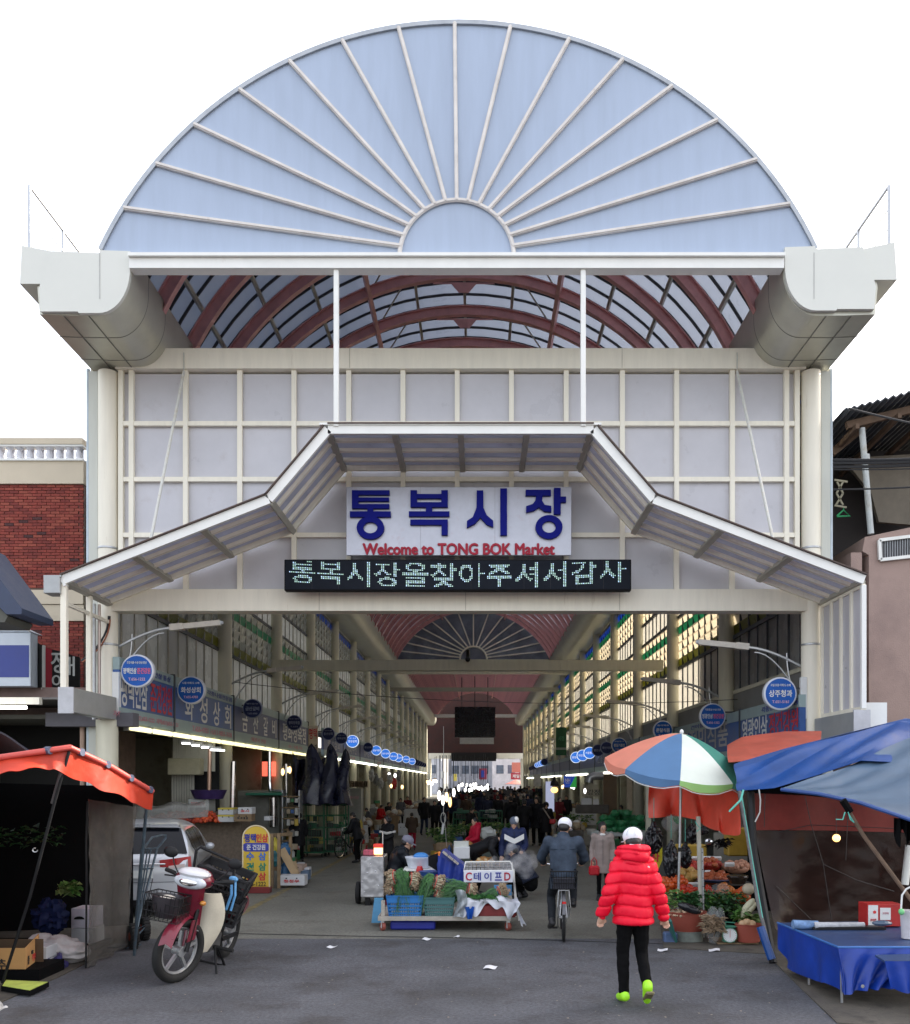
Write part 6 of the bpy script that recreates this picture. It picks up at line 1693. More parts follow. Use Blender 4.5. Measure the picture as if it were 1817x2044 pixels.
obj('seat',MB().ell((0,.82,.79),(.13,.32,.06),16,8).ell((0,1.1,.82),(.12,.24,.05),14,8),blackm,sco,smooth=True)
obj('swingarm',MB().tube([(.1,.8,.3),(.1,1.24,.29)],.025,8).tube([(-.1,.8,.3),(-.1,1.24,.29)],.025,8),blackm,sco)
obj('centre_stand',MB().tube([(-.12,.72,.22),(-.17,.86,.015),(-.12,.92,.015)],.014,6).tube([(.12,.72,.22),(.17,.86,.015),(.12,.92,.015)],.014,6).tube([(-.17,.86,.02),(.17,.86,.02)],.012,6),blackm,sco)
obj('side_stand',MB().tube([(.14,.55,.28),(.26,.42,.02),(.32,.46,.02),(.34,.38,.02)],.012,6),blackm,sco)
obj('exhaust',MB().tube([(-.14,.6,.24),(-.16,.9,.26),(-.18,1.35,.34)],[.025,.045,.05],10),galv,sco,smooth=True)
# front wire basket with a pot in it
def wirebasket(cx,cy,z0,w,d,h,m,root,nx=8,th=.004):
 mb = MB()
 for j in range(4):
  zz = z0 + h * j / 3
  P4 = [(cx - w / 2,cy - d / 2,zz),(cx + w / 2,cy - d / 2,zz),(cx + w / 2,cy + d / 2,zz),(cx - w / 2,cy + d / 2,zz)]
  for a in range(4): mb.tube([P4[a],P4[(a + 1) % 4]],th * (1.6 if j == 3 else 1),4)
 for k in range(nx + 1):
  x = lerp(-w / 2,w / 2,k / nx);y = lerp(-d / 2,d / 2,k / nx)
  mb.tube([(cx + x,cy - d / 2,z0 + h),(cx + x,cy - d / 2,z0),(cx + x,cy + d / 2,z0),(cx + x,cy + d / 2,z0 + h)],th,4)
  mb.tube([(cx - w / 2,cy + y,z0 + h),(cx - w / 2,cy + y,z0)],th,4).tube([(cx + w / 2,cy + y,z0 + h),(cx + w / 2,cy + y,z0)],th,4)
 return obj('wire_basket',mb,m,root)
wirebasket(-.13,-.14,.62,.34,.26,.24,blackm,sco)
obj('basket_pot',MB().lathe([(.001,.64),(.09,.64),(.13,.72),(.15,.84),(.135,.845),(.10,.74),(.001,.70)],(-.13,-.14,0),18),mat('pot_dark',(.035,.03,.035),.4),sco,smooth=True)
obj('pot_rice',MB().ell((-.13,-.14,.80),(.09,.09,.05),10,8),mat('pale_stuff',(.5,.46,.4),.8),sco,smooth=True)
obj('fender_stay',MB().tube([(-.1,-.2,.58),(.02,-.05,.55),(.1,.15,.5)],.006,5),galv,sco)
obj('green_bag',MB().ell((.13,.5,.6),(.06,.09,.09),10,8),mat('green_plastic',(.01,.22,.07),.35),sco,smooth=True)
# big slatted crate on the rear carrier, tilted, with rail
def slatcrate(root,c,w,d,h,m,rot=(0,0,0),rows=4,cols=10,taper=.9,name='crate_wall',th=.012):
 """plastic crate: rails and uprights leave real openings"""
 M = Euler(rot).to_matrix();c = V(c)
 q = lambda x,y,z: c + M @ V((x * lerp(taper,1,z / h),y * lerp(taper,1,z / h),z))
 obj('crate_base',MB().add([q(-w / 2,-d / 2,0),q(w / 2,-d / 2,0),q(w / 2,d / 2,0),q(-w / 2,d / 2,0),q(-w / 2,-d / 2,th),q(w / 2,-d / 2,th),q(w / 2,d / 2,th),q(-w / 2,d / 2,th)],[(0,3,2,1),(4,5,6,7),(0,1,5,4),(1,2,6,5),(2,3,7,6),(3,0,4,7)]),m,root)
 cs = [(-w / 2,-d / 2),(w / 2,-d / 2),(w / 2,d / 2),(-w / 2,d / 2)]
 for a in range(4):
  mb = MB();(x0,y0),(x1,y1) = cs[a],cs[(a + 1) % 4]
  n = max(3,int(cols * math.hypot(x1 - x0,y1 - y0) / max(w,d)))
  for j in range(rows + 1):
   z = h * j / rows * .86 + (h * .02)
   hh = h * (.30 if j == rows else .09 if j else .16)
   zz = min(z,h - hh / 2)
   mb.bar(q(x0,y0,zz),q(x1,y1,zz),th,hh)
  for k in range(n + 1):
   t = k / n;x,y = lerp(x0,x1,t),lerp(y0,y1,t)
   mb.bar(q(x,y,0),q(x,y,h),th * .8,th * (1.4 if 0 < k < n else 2.4),M @ V((y1 - y0,x1 - x0,0)) if False else (M @ V((x1 - x0,y1 - y0,0))))
  obj(name,mb,m,root)
 mb = MB()
 for a in range(4):
  (x0,y0),(x1,y1) = cs[a],cs[(a + 1) % 4]
  mb.bar(q(x0,y0,h),q(x1,y1,h),th * 2.4,th * 1.6)
 obj('crate_rim',mb,m,root)
blackpl = mat('black_plastic',(.016,.016,.018),.4,var=.2,sc=10,bump=.1)
slatcrate(sco,(.03,.74,.80),.52,.36,.26,blackpl,rot=(R(8),R(12),R(10)),rows=3,cols=12)
obj('crate_rail',MB().tube([(-.24,.6,.95),(-.24,.6,1.20),(-.20,.6,1.24),(.14,.62,1.16),(.18,.62,1.12),(.19,.62,.9)],.015,8),blackm,sco,smooth=True)
obj('crate_cover',MB().sheet(lambda i,j: (lerp(-.2,.2,i),lerp(.58,.88,j),1.05 - .12 * i + .03 * math.sin(i * 6) * math.sin(j * 5)),10,6,.02),mat('dark_rubber_sheet',(.04,.04,.045),.6),sco,smooth=True)
ltb = mat('light_blue_strap',(.12,.34,.62),.5)
obj('blue_strap',MB().tube([(.21,.52,.98),(.24,.50,.84),(.21,.5,.68)],.014,5).tube([(.25,.52,.98),(.28,.50,.84),(.26,.5,.68)],.012,5).ell((.23,.51,1.0),(.05,.03,.03),8,6),ltb,sco)
slatcrate(sco,(.16,.72,.52),.2,.3,.24,blackpl,rot=(R(5),R(10),R(10)),rows=3,cols=6)
p = Gp(346,1962)
sco.location = (p.x,p.y,0);sco.rotation_euler = (0,R(10),R(-6));sco.scale = (1.14,1.14,1.14)
# ------------------------------------------------------------ hand truck
ht_ = E('hand_truck',(0,0,0),'tall blue grey hand truck with knobbly tyres standing beside the clear curtain','hand truck')
s0 = 150
Q = lambda x,y,s=150: Pt(259.6 + .1905 * x,1590 + .1905 * y,s)
htm = mat('hand_truck_tube',(.085,.12,.15),.4,metal=.4,var=.3,sc=9,dirt=((.2,.09,.04),8,.6,.8))
ht_.location = (Q(40,1580).x,Q(40,1580).y,0)
obj('rail',MB().tube([Q(40,1580),Q(70,1200),Q(120,560),Q(140,545),Q(230,430,145),Q(330,405,142),Q(375,410,141),Q(372,440,141),Q(285,545,142),Q(270,600,142),Q(90,1300,146),Q(60,1500,148)],.016,8),htm,ht_,smooth=True)
for k,(y0,x0,x1) in enumerate(((548,130,290),(760,105,240),(1000,85,170),(1250,65,105))):
 obj('crossbar',MB().tube([Q(x0,y0),Q(x1,y0 - 6,143)],.012,6),htm,ht_)
for k in range(3):
 obj('bar',MB().tube([Q(150 + 35 * k,548,146),Q(60 + 14 * k,1290,148)],.011,6),htm,ht_)
obj('brace',MB().tube([Q(60,1480),Q(190,1330,144),Q(60,1400,150)],.012,6),htm,ht_)
obj('toe_plate',MB().box(V((ht_.location.x - .1,ht_.location.y - .06,.02)),(.36,.25,.015)),htm,ht_)
for c,s_ in ((Q(150,1465,144),1),(Q(30,1450,152),-1)):
 c.z = .165
 M_ = Matrix.Rotation(R(35),3,'Z');Y_ = M_ @ Matrix.Rotation(PI / 2,3,'Y')
 w_ = obj('wheel',MB().lathe([(.08,-.045),(.145,-.05),(.165,-.03),(.165,.03),(.145,.05),(.08,.045)],c,22,Y_),rubber,ht_,smooth=True)
 obj('rim',MB().lathe([(.001,-.05),(.04,-.055),(.085,-.03),(.085,.03),(.04,.055),(.001,.05)],c,16,Y_),mat('rust_rim',(.16,.035,.02),.5),w_,smooth=True)
 mb = MB()
 for k in range(22):
  a = 2 * PI * k / 22
  mb.box(c + M_ @ V((0,.167 * math.cos(a),.167 * math.sin(a))),(.09,.012,.014),rot=(a,0,R(35)))
 tag(obj('tread_lugs',mb,rubber,w_),kind='stuff')
T('bin_liner',cable(Q(238,860,141),Q(140,1330,142),.0,.006),wirem,'dark elastic cord hanging beside the hand truck','cord')
# ------------------------------------------------------------ green roll cages, furled sheet
gcage = mat('green_cage_wire',(.012,.11,.05),.45,var=.2)
def rollcage(u0,u1,vt,vb,label,fill,d=.6,seed=1):
 s_ = (vb - VC) / HC;a,b = Pt(u0,vb,s_),Pt(u1,vt,s_);y = a.y
 e = E('roll_cage',((a.x + b.x) / 2,y,0),label,'roll cage')
 x0,x1,z1 = a.x,b.x,b.z
 mb = MB()
 for x in (x0,x1):
  for yy in (y,y + d): mb.tube([(x,yy,.12),(x,yy,z1)],.016,6)
 for yy in (y,y + d): mb.tube([(x0,yy,z1),(x1,yy,z1)],.016,6)
 for x in (x0,x1): mb.tube([(x,y,z1 - .02),(x,y + d,z1 - .02)],.014,6)
 for z in (.16,.5,.85,1.2):
  if z < z1: mb.tube([(x0,y,z),(x1,y,z)],.012,5).tube([(x0,y + d,z),(x1,y + d,z)],.012,5)
 obj('frame',mb,gcage,e,smooth=True)
 mb = MB();n = 9
 for k in range(1,n): mb.tube([(lerp(x0,x1,k / n),y,.16),(lerp(x0,x1,k / n),y,z1)],.005,4).tube([(lerp(x0,x1,k / n),y + d,.16),(lerp(x0,x1,k / n),y + d,z1)],.005,4)
 obj('bars',mb,gcage,e)
 obj('deck',MB().bx(x0,x1,y,y + d,.12,.15),gcage,e)
 for x in (x0 + .05,x1 - .05):
  for yy in (y + .06,y + d - .06): obj('castor',MB().lathe([(.03,-.018),(.055,-.015),(.055,.015),(.03,.018)],(x,yy,.056),12,Matrix.Rotation(PI / 2,3,'Y')),rubber,e)
 rr = random.Random(seed)
 for k in range(14):
  w,h,dd = rr.uniform(.12,.3),rr.uniform(.1,.2),rr.uniform(.15,.3)
  T('packed_goods',MB().box((rr.uniform(x0 + w / 2 + .03,x1 - w / 2 - .03),y + .1 + dd / 2 + rr.uniform(0,.1),.16 + (k // 3) * .22 + h / 2),(w,dd,h),rot=(0,0,rr.uniform(-.3,.3)),b=.015),rr.choice(fill),'dark packaged goods piled inside the green roll cages','goods','goods packed in the green roll cages')
gd = [mat('goods_dark',(.02,.025,.02),.6),mat('goods_green',(.02,.09,.045),.6),mat('goods_red',(.25,.015,.02),.5),mat('goods_white',(.35,.35,.33),.5),mat('goods_yel',(.35,.28,.08),.5)]
rollcage(603,646,1606,1712,'left green wire roll cage of the pair under the furled dark sheet',gd[:2] + gd[:1] * 3 + gd[4:])
rollcage(647,690,1606,1710,'right green wire roll cage of the pair, holding red goods',gd[:3] * 2 + gd[3:],seed=5)
rollcage(905,955,1622,1684,'green wire roll cage in mid street behind the raspberry jacket',gd,seed=7)
rollcage(958,1003,1619,1680,'green wire roll cage in mid street left of the chevron jacket man',gd[:2] + gd[3:],seed=9)
dsheet = mat('dark_blue_vinyl',(.012,.014,.035),.28,var=.3,sc=4,bump=.3,bsc=6)
# furled sheet: folded cones hanging from three peaks
fs_ = E('furled_awning',Pt(650,1607,70),'dark navy vinyl awning furled into three hanging pointed folds above the roll cages','awning')
for (u0,v0,ub0,ub1,vb_,sg_) in ((622,1487,604,642,1606,0),(660,1487,640,672,1606,1),(690,1497,668,693,1606,2)):
 def fold(i,j,u0=u0,v0=v0,ub0=ub0,ub1=ub1,vb_=vb_,q=sg_):
  t = j ** .85
  uc = lerp(u0,lerp(ub0,ub1,.5),t * t);hw = lerp(.6,(ub1 - ub0) * .72,t ** .62)
  a = i * 2 * PI * .98
  rr = 1 + .16 * math.sin(a * 5 + j * 4 + q) + .08 * math.sin(a * 9)
  s_ = 69 + 1.2 * math.sin(a) * t
  return Pt(uc + hw * math.cos(a) * rr + 8 * math.sin(j * 5 + q) * t + 9 * t * mnoise.noise(V((a * 1.2,j * 4,q * 3))),lerp(v0,vb_,j) + 3 * math.sin(a * 3),s_)
 obj('fold',MB().sheet(fold,44,16,.01),dsheet,fs_,smooth=True)
def drape(i,j):
 return Pt(lerp(584,664,i),lerp(1500 + 26 * math.sin(i * 3),1590 - 30 * i,j) + 6 * math.sin(i * 14 + j * 3),66 + 1.5 * math.sin(i * 20) * j)
obj('side_drape',MB().sheet(drape,30,10,.01),dsheet,fs_,smooth=True)
# ------------------------------------------------------------ yellow standing sign
ys_ = E('standing_sign',(Pt(513,1782,101).x,Pt(0,0,101).y,0),'yellow round topped standing sign with coloured Korean words beside the scooter','sign')
yS = FPX / 101
x0,x1 = Pt(486,0,101).x,Pt(539,0,101).x;zt_ = Pt(0,1648,101).z;zb_ = Pt(0,1774,101).z
cx_ = (x0 + x1) / 2;hw = (x1 - x0) / 2
poly = [(x0,zb_)] + [(cx_ - hw * math.cos(PI * k / 20),zt_ - hw * .95 + hw * .95 * math.sin(PI * k / 20)) for k in range(21)] + [(x1,zb_)]
obj('panel',MB().prism(poly,yS - .05,yS + .05),mat('sign_yellow',(.62,.42,.045),.45,var=.04),ys_)
obj('edge',MB().tube([(p[0],yS - .05,p[1]) for p in poly],.014,6),mat('edge_cream',(.7,.6,.4),.4),ys_)
obj('base',MB().box((cx_,yS,.06),(hw * 2.1,.25,.13),b=.015),mat('base_maroon',(.16,.02,.02),.5),ys_)
zz = lambda v: Pt(0,v,101).z
xx_ = lambda u: Pt(u,0,101).x
yt = yS - .056
tx('평택',hw * .88,.17,(cx_ - hw * .44,yt,zz(1672.5)),0,bluel,ys_,.03)
tx('인삼',hw * .88,.17,(cx_ + hw * .46,yt,zz(1672.5)),0,lred,ys_,.03)
pill = [(cx_ + sx * (hw * .72 + .08 * math.cos(a)) ,zz(1691) + .085 * math.sin(a)) for sx,a in [(1,-PI / 2 + PI * k / 8) for k in range(9)]] + [(cx_ - (hw * .72 + .08 * math.cos(a)),zz(1691) + .085 * math.sin(a)) for a in [PI / 2 - PI * k / 8 for k in range(9)]]
obj('blue_pill',MB().prism(pill,yS - .054,yS - .045),mat('pill_blue',(.04,.05,.32),.4),ys_)
tx('준 건강원',hw * 1.4,.11,(cx_,yS - .058,zz(1691)),0,wht,ys_,.02)
for v,c1,c2,m_ in ((1709,'수','삼',lblue),(1729.5,'건','삼',lgreen),(1749,'홍','삼',lred)):
 tx(c1,.15,.16,(xx_(501),yt,zz(v)),0,m_,ys_,.03);tx(c2,.15,.16,(xx_(525),yt,zz(v)),0,m_,ys_,.03)
tx('656-1222',hw * 1.5,.085,(cx_,yt,zz(1764)),0,blk,ys_,.01)
# ------------------------------------------------------------ boxes and clutter left
card = mat('cardboard',(.36,.23,.115),.85,var=.1,sc=4)
cardd = mat('cardboard_brown',(.22,.15,.085),.85,var=.15,sc=4)
wbox = mat('white_carton',(.56,.57,.58),.7,var=.06,sc=4)
def carton(u0,u1,vt,vb,s,d,m,label,top=None,name='carton',txt=None,tm=None,th=None,rz=0,grp=None,z=None):
 a,b = Pt(u0,vb,s),Pt(u1,vt,s)
 e = E(name,((a.x + b.x) / 2,a.y,a.z),label,'box',grp)
 w,h = b.x - a.x,b.z - a.z
 obj('box',MB().box(((a.x + b.x) / 2,a.y + d / 2,(a.z + b.z) / 2),(w,d,h),b=.006),m,e)
 if top: obj('lid',MB().box(((a.x + b.x) / 2,a.y + d / 2,b.z - h * .12),(w + .014,d + .014,h * .26),b=.005),top,e)
 for q in (.3,.7):
  if w > .25: obj('hand_hole',MB().box((lerp(a.x,b.x,q),a.y - (.008 if top else .001),b.z - h * .28),(.03,.004,.025)),dk,e)
 if txt: tx(txt,w * .6,h * .32,((a.x + b.x) / 2,a.y - .006,lerp(a.z,b.z,.45)),0,tm or lred,e,.02)
 return e
ylid = mat('yellow_lid',(.55,.45,.06),.6)
# long stone counter behind the car carrying onions and boxes
cnt = E('stone_counter',(Pt(440,1740,84).x,FPX / 84,0),'brownish stone shop counter running behind the silver car','counter')
a,b = Pt(330,0,84),Pt(483,1622,84)
obj('slab',MB().box(((a.x + b.x) / 2,FPX / 84 + .4,b.z / 2),(b.x - a.x,.8,b.z),b=.02),mat('counter_stone',(.14,.105,.075),.7,var=.35,sc=14),cnt)
carton(435,466.5,1641 - 14,1641,86,.35,wbox,'lower white fruit carton with a yellow lid band on the stone counter',ylid)
carton(435.5,466,1613,1626.5,86,.35,wbox,'upper white fruit carton with a yellow lid band on the stone counter',ylid)
carton(467,502,1640 - 15,1640,87,.35,cardd,'brown carton with dark print right of the white fruit cartons',txt='배',tm=blk)
carton(475,503,1612,1625,87,.35,wbox,'white carton with orange red label on top of the brown carton',txt='홍시',tm=lred)
carton(527,540,1630,1638,84,.3,wbox,'small plain white carton behind the top of the yellow sign')
oni = mat('red_onion_net',(.42,.05,.02),.6,var=.35,sc=20,bump=.5,bsc=30)
def heap(name,c,rx,ry,rz_,r_,n,ms,label,cat,seed=0,kind=None,grp=None,jit=.3,sq=1.0,base=None,smooth=True):
 """a heap of many small round things on one spot, joined per colour"""
 rr = random.Random(seed);c = V(c)
 e = E(name,c,label,cat,grp)
 bm_ = [MB() for _ in ms]
 cells = []
 for k in range(n):
  a = rr.uniform(0,2 * PI);q = math.sqrt(rr.uniform(0,1))
  x,y = q * rx * math.cos(a),q * ry * math.sin(a)
  z = rz_ * (1 - q * q) * rr.uniform(.55,1) + r_ * .3
  cells.append((x,y,z))
 for x,y,z in cells:
  rr2 = r_ * rr.uniform(1 - jit,1 + jit)
  bm_[rr.randrange(len(ms))].ell(c + V((x,y,z)),(rr2,rr2,rr2 * sq),8,6)
 for b_,m_ in zip(bm_,ms):
  if b_.v: tag(obj('fruit',b_,m_,e,smooth),kind='stuff')
 if base: obj('mound',MB().ell(c,(rx * .95,ry * .95,rz_ * .8),14,8),base,e,smooth=True)
 return e
p = Pt(345,1642,86);heap('onion_sack',(p.x,p.y + .2,p.z),.75,.3,.22,.045,240,[oni,mat('onion_dark',(.25,.03,.02),.5)],'long clear sack of red onions lying on the counter above the car roof','onions',1)
cplas = mat('clear_plastic_film',(.45,.45,.43),.12,var=.2,sc=6,bump=.5,bsc=14,alpha=.42)
T('plastic_bag',MB().sheet(lambda i,j: (p.x + lerp(-.95,.85,i),p.y - .14 + .12 * math.sin(j * PI),p.z + .02 + .36 * math.sin(j * PI * .6) * (1 + .12 * math.sin(i * 14)) + .12 * i),26,8,.003),cplas,'crumpled clear plastic covering the long onion sack','bag',smooth=True)
p2 = Pt(411,1641,86);heap('onion_sack',(p2.x,p2.y + .1,p2.z),.32,.25,.24,.038,200,[mat('orange_net',(.65,.09,.02),.5,var=.3,sc=30),oni],'bulging orange red net of onions right of the clear sack','onions',2)
# wooden rack and cartons right of the yellow sign
woodm = mat('pale_wood',(.23,.16,.09),.8,var=.25,sc=8)
rk = E('wooden_rack',(Pt(558,1785,96).x,FPX / 96,0),'wooden frame rack with blue sacks and slanting boards right of the yellow sign','rack')
a,b = Pt(541,1775,97),Pt(583,1664,92)
for u,s_ in ((543,97),(557,97),(580,92)): obj('post',MB().box((Pt(u,0,s_).x,FPX / s_,Pt(0,1664,s_).z / 2),(.06,.06,Pt(0,1664,s_).z)),woodm,rk)
obj('top_rail',MB().bar(Pt(541,1668,97),Pt(582,1664,92),.05,.07),woodm,rk)
obj('low_rail',MB().bar(Pt(541,1735,97),Pt(560,1734,96),.05,.07),woodm,rk)
obj('slant_board',MB().bar(Pt(562,1695,95),Pt(590,1745,95),.16,.02,(0,1,0)),mat('pale_board',(.42,.30,.17),.8),rk)
obj('slant_board',MB().bar(Pt(585,1720,93),Pt(594,1750,93),.12,.02,(0,1,0)),mat('pale_board',(.42,.30,.17),.8),rk)
bsk = mat('blue_sack',(.02,.10,.22),.5,var=.3,sc=4)
tsk = mat('teal_sack',(.02,.14,.16),.5,var=.3,sc=4)
for k,(u,v,m_,lb) in enumerate(((549,1712,tsk,'teal plastic sack stuffed in the wooden rack'),(568,1700,bsk,'upper blue sack in the wooden rack'),(570,1740,bsk,'lower blue sack in the wooden rack'),(547,1690,ylid,'yellow cloth hanging on the rack beside the yellow sign'))):
 q = Pt(u,v,94);T('sack',MB().blob(q,(.14,.13,.21),.3,k),m_,lb,'sack',smooth=True)
carton(556,608,1748,1768,97,.35,wbox,'white radish carton with red characters in front of the wooden rack',txt='청정무',tm=lred)
carton(600,616,1738,1757,93,.3,mat('bluegrey_sack',(.10,.15,.22),.6),'blue grey parcel just right of the radish carton')
carton(572,604,1728,1742,93,.5,mat('pinkish_parcel',(.38,.28,.22),.8),'long pinkish parcel lying behind the radish carton')
carton(598,616,1733,1752,92,.35,wbox,'pale tied parcel at the right end of the parcels')
carton(590,604,1724,1731,90,.3,wbox,'pale flat box on top of the parcels')
# storage box with frilly cover
st = E('ice_box',(Pt(707,1640,61).x,FPX / 61,0),'grey metal storage box with faint red lettering under a beige frilled awning','cabinet')
a,b = Pt(694,1640,61),Pt(721,1574,61)
obj('box',MB().bx(a.x,b.x,a.y,a.y + .6,0,b.z),mat('ice_box_grey',(.25,.25,.22),.5),st)
tx('화식당',.3,.1,((a.x + b.x) / 2,a.y - .006,Pt(0,1592,61).z),0,pinkl,st)
aw = E('frilled_awning',Pt(713,1572,62),'small beige pleated awning above the grey storage box','awning')
obj('cloth',MB().sheet(lambda i,j: Pt(lerp(693,735,i),lerp(1559,1571,j) + .8 * math.sin(i * 60) * j,62 + .8 * math.sin(i * 60)),60,4,.01),mat('beige_cloth',(.45,.35,.23),.8),aw,smooth=True)
# ------------------------------------------------------------ produce tables on both sides of the aisle
leafm = [mat('leaf_green',(.08,.20,.035),.6,var=.35,sc=12),mat('leaf_dark',(.03,.10,.03),.6,var=.35,sc=12),mat('leaf_pale',(.20,.28,.09),.6,var=.3,sc=12)]
def leaves(mb_,c,n,R3,L=.12,W=.03,rr=random,up=.5,droop=.3):
 for k in range(n):
  p = c + V((rr.uniform(-1,1) * R3[0],rr.uniform(-1,1) * R3[1],rr.uniform(0,1) * R3[2]))
  a = rr.uniform(0,2 * PI);e = rr.uniform(-droop,up) ;l = L * rr.uniform(.6,1.3);w = W * rr.uniform(.7,1.3)
  d = V((math.cos(a),math.sin(a),e)).normalized();s = V((-math.sin(a),math.cos(a),rr.uniform(-.5,.5))) * w
  m = p + d * l * .5 + V((0,0,.01));t = p + d * l + V((0,0,-l * .25))
  mb_.add([p,m + s,t,m - s],[(0,1,2),(0,2,3)])
def foliage(name,c,R3,n,label,cat,L=.12,W=.03,seed=1,ms=None,grp=None,kinds=None):
 rr = random.Random(seed);ms = ms or leafm
 e = E(name,c,label,cat,grp)
 for i,m_ in enumerate(ms):
  b_ = MB();leaves(b_,V(c),n // len(ms),R3,L,W,rr)
  tag(obj('leaves',b_,m_,e),kind='stuff')
 return e
tabm = mat('stall_table',(.09,.08,.07),.8,var=.3,sc=6)
palm = [(mat('orange_fruit',(.62,.19,.02),.45,var=.2,sc=8)),mat('tomato',(.50,.035,.012),.3,var=.2,sc=9),mat('beige_bags',(.38,.30,.20),.7,var=.3,sc=7),mat('white_bags',(.5,.5,.48),.4,var=.2,sc=7),mat('brown_roots',(.16,.10,.06),.8,var=.3,sc=12)]
def ptable(u0,u1,vt,vb,label,kindf,seed,d=1.0):
 s_ = (vb - VC) / HC;a,b = Pt(u0,vb,s_),Pt(u1,vt,s_)
 cx,cy = (a.x + b.x) / 2,a.y + d / 2;w = b.x - a.x;h = max(.35,b.z - .12)
 e = E('market_table',(cx,cy,0),label,'table')
 obj('top',MB().box((cx,cy,h - .02),(w,d,.05)),tabm,e)
 obj('cloth',MB().sheet(lambda i,j: (cx + lerp(-w / 2,w / 2,i),a.y - .015 - .02 * math.sin(i * 25) * j,lerp(h,.12,j)),24,3,.008),random.Random(seed).choice([cardd,wbox,mat('cloth_greygreen',(.10,.12,.10),.8),tabm]),e,smooth=True)
 rr = random.Random(seed)
 n = max(2,int(w / .45))
 for k in range(n):
  x = cx - w / 2 + w * (k + .5) / n
  t = kindf[(k + seed) % len(kindf)]
  if t == 'g': foliage('greens',(x,cy - d * .2,h),(w / n * .5,d * .35,.2),120,'heap of leafy greens on one of the crowded market tables','greens',.14,.035,seed + k,grp='produce heaps on the market tables')
  else:
   heap('produce_heap',(x,cy - d * .2,h),w / n * .45,d * .3,.2,.05 if t != 'w' else .11,40 if t != 'w' else 9,{'o': [palm[0]],'t': [palm[1]],'b': [palm[2],palm[4]],'w': [palm[3],palm[2]]}[t],'heap of goods on one of the crowded market tables','produce',seed + k,grp='produce heaps on the market tables',base=palm[4])
ptable(694,735,1640,1690,'produce table behind the man with the bicycle','wbwg',1,1.6)
ptable(742,795,1622,1668,'produce table with pale bags at the left of the aisle, middle distance','wbbw',2,3.0)
ptable(796,838,1610,1648,'produce table farther in on the left of the aisle','wgtb',3,3.0)
ptable(872,903,1676,1715,'low table of leafy greens left of the raspberry jacket vendor','ggg',4,1.2)
ptable(905,1000,1690,1730,'low table of greens and roots behind the raspberry jacket vendor','gogb',5,1.0)
ptable(880,1000,1606,1640,'broad table of dark greens filling the middle of the aisle','ggbg',6,4.0)
ptable(1118,1190,1608,1652,'long produce table at the right under the lettered cloth','bbwb',8,1.6)
ptable(1128,1165,1650,1700,'brown goods table at the right of the aisle','bwb',9,1.4)
carton(795,812,1645,1668,60,.4,wbox,'white tubs of sauce beside the left produce tables',name='tub')
# green net sacks of cabbages
netm = mat('green_net',(.018,.16,.055),.5,var=.35,sc=22,bump=.5,bsc=40)
trg = E('white_trolley',(Pt(1240,1700,72).x,25,0),'pale low table with crates under the pile of green net sacks','table')
sT = 72;a,b = Pt(1180,1710,sT),Pt(1290,1664,sT)
obj('top',MB().box(((a.x + b.x) / 2,a.y + .5,b.z),(b.x - a.x,1.0,.16),b=.02),mat('tray_white',(.42,.44,.42),.5),trg)
for u in (1184,1286): obj('leg',MB().box((Pt(u,0,sT).x,a.y + .1,b.z / 2),(.06,.06,b.z)),galv,trg)
obj('lower_shelf',MB().box(((a.x + b.x) / 2,a.y + .5,.35),(b.x - a.x,.9,.05)),tabm,trg)
rr = random.Random(5);k = 0
for row,(v,n,u0,u1) in enumerate(((1656,7,1196,1292),(1645,7,1197,1290),(1634,6,1202,1288),(1624,3,1224,1262))):
 for i in range(n):
  u = lerp(u0 + 7,u1 - 7,i / max(1,n - 1));q = Pt(u,v,sT + rr.uniform(-1,1));q.y += .25
  T('cabbage_net',MB().blob(q,(.145,.14,.11),.22,k * 7 + i + row * 9,14,10).tube([q + V((.1,0,.04)),q + V((.15,-.02,.07))],[.03,.008],6),netm,'green net sack of cabbages in the pile on the pale table','sack','green net sacks piled behind the woman in taupe',smooth=True)
# ------------------------------------------------------------ metal cabinet on wheels
s_ = 113
cb = E('metal_cart',(Pt(743,1809,s_).x,FPX / s_,0),'dented shiny sheet metal cabinet cart on two wheels','cart')
a,b = Pt(720,1792,s_),Pt(766,1710,s_)
dent = mat('dented_zinc',(.50,.50,.52),.3,metal=.75,var=.12,sc=5,bump=.25,bsc=7)
obj('box',MB().box(((a.x + b.x) / 2,a.y + .35,(a.z + b.z) / 2),(b.x - a.x,.7,b.z - a.z),b=.015),dent,cb)
obj('front_sheet',MB().sheet(lambda i,j: (lerp(a.x + .01,b.x - .01,i),a.y - .008 + .004 * mnoise.noise(V((i * 5,j * 8,2))),lerp(a.z + .02,b.z - .01,j)),18,26,.004),dent,cb,smooth=True)
for u,v in ((740,1724),(733,1742),(756,1768),(724,1760),(750,1739),(728,1781)):
 q = Pt(u,v,s_);obj('rivet',MB().ell((q.x,a.y - .012,q.z),(.012,.006,.012),8,5),chrome,cb)
obj('axle',MB().tube([Pt(712,1790,s_) + V((0,.3,0)),Pt(766,1790,s_) + V((0,.3,0))],.02,6),blackm,cb)
for u in (711,769):
 q = Pt(u,1790,s_);q.z = .2;q.y += .3
 obj('wheel',MB().lathe([(.12,-.035),(.19,-.035),(.2,-.02),(.2,.02),(.19,.035),(.12,.035)],q,22,Matrix.Rotation(PI / 2,3,'Y')),rubber,cb,smooth=True)
obj('foot',MB().box((Pt(733,0,s_).x,a.y + .1,.1),(.09,.09,.2)),blackm,cb)
obj('pole',MB().tube([Pt(762,1708,s_) + V((0,.2,0)),Pt(762,1660,s_) + V((0,.2,0))],.014,6),chrome,cb)
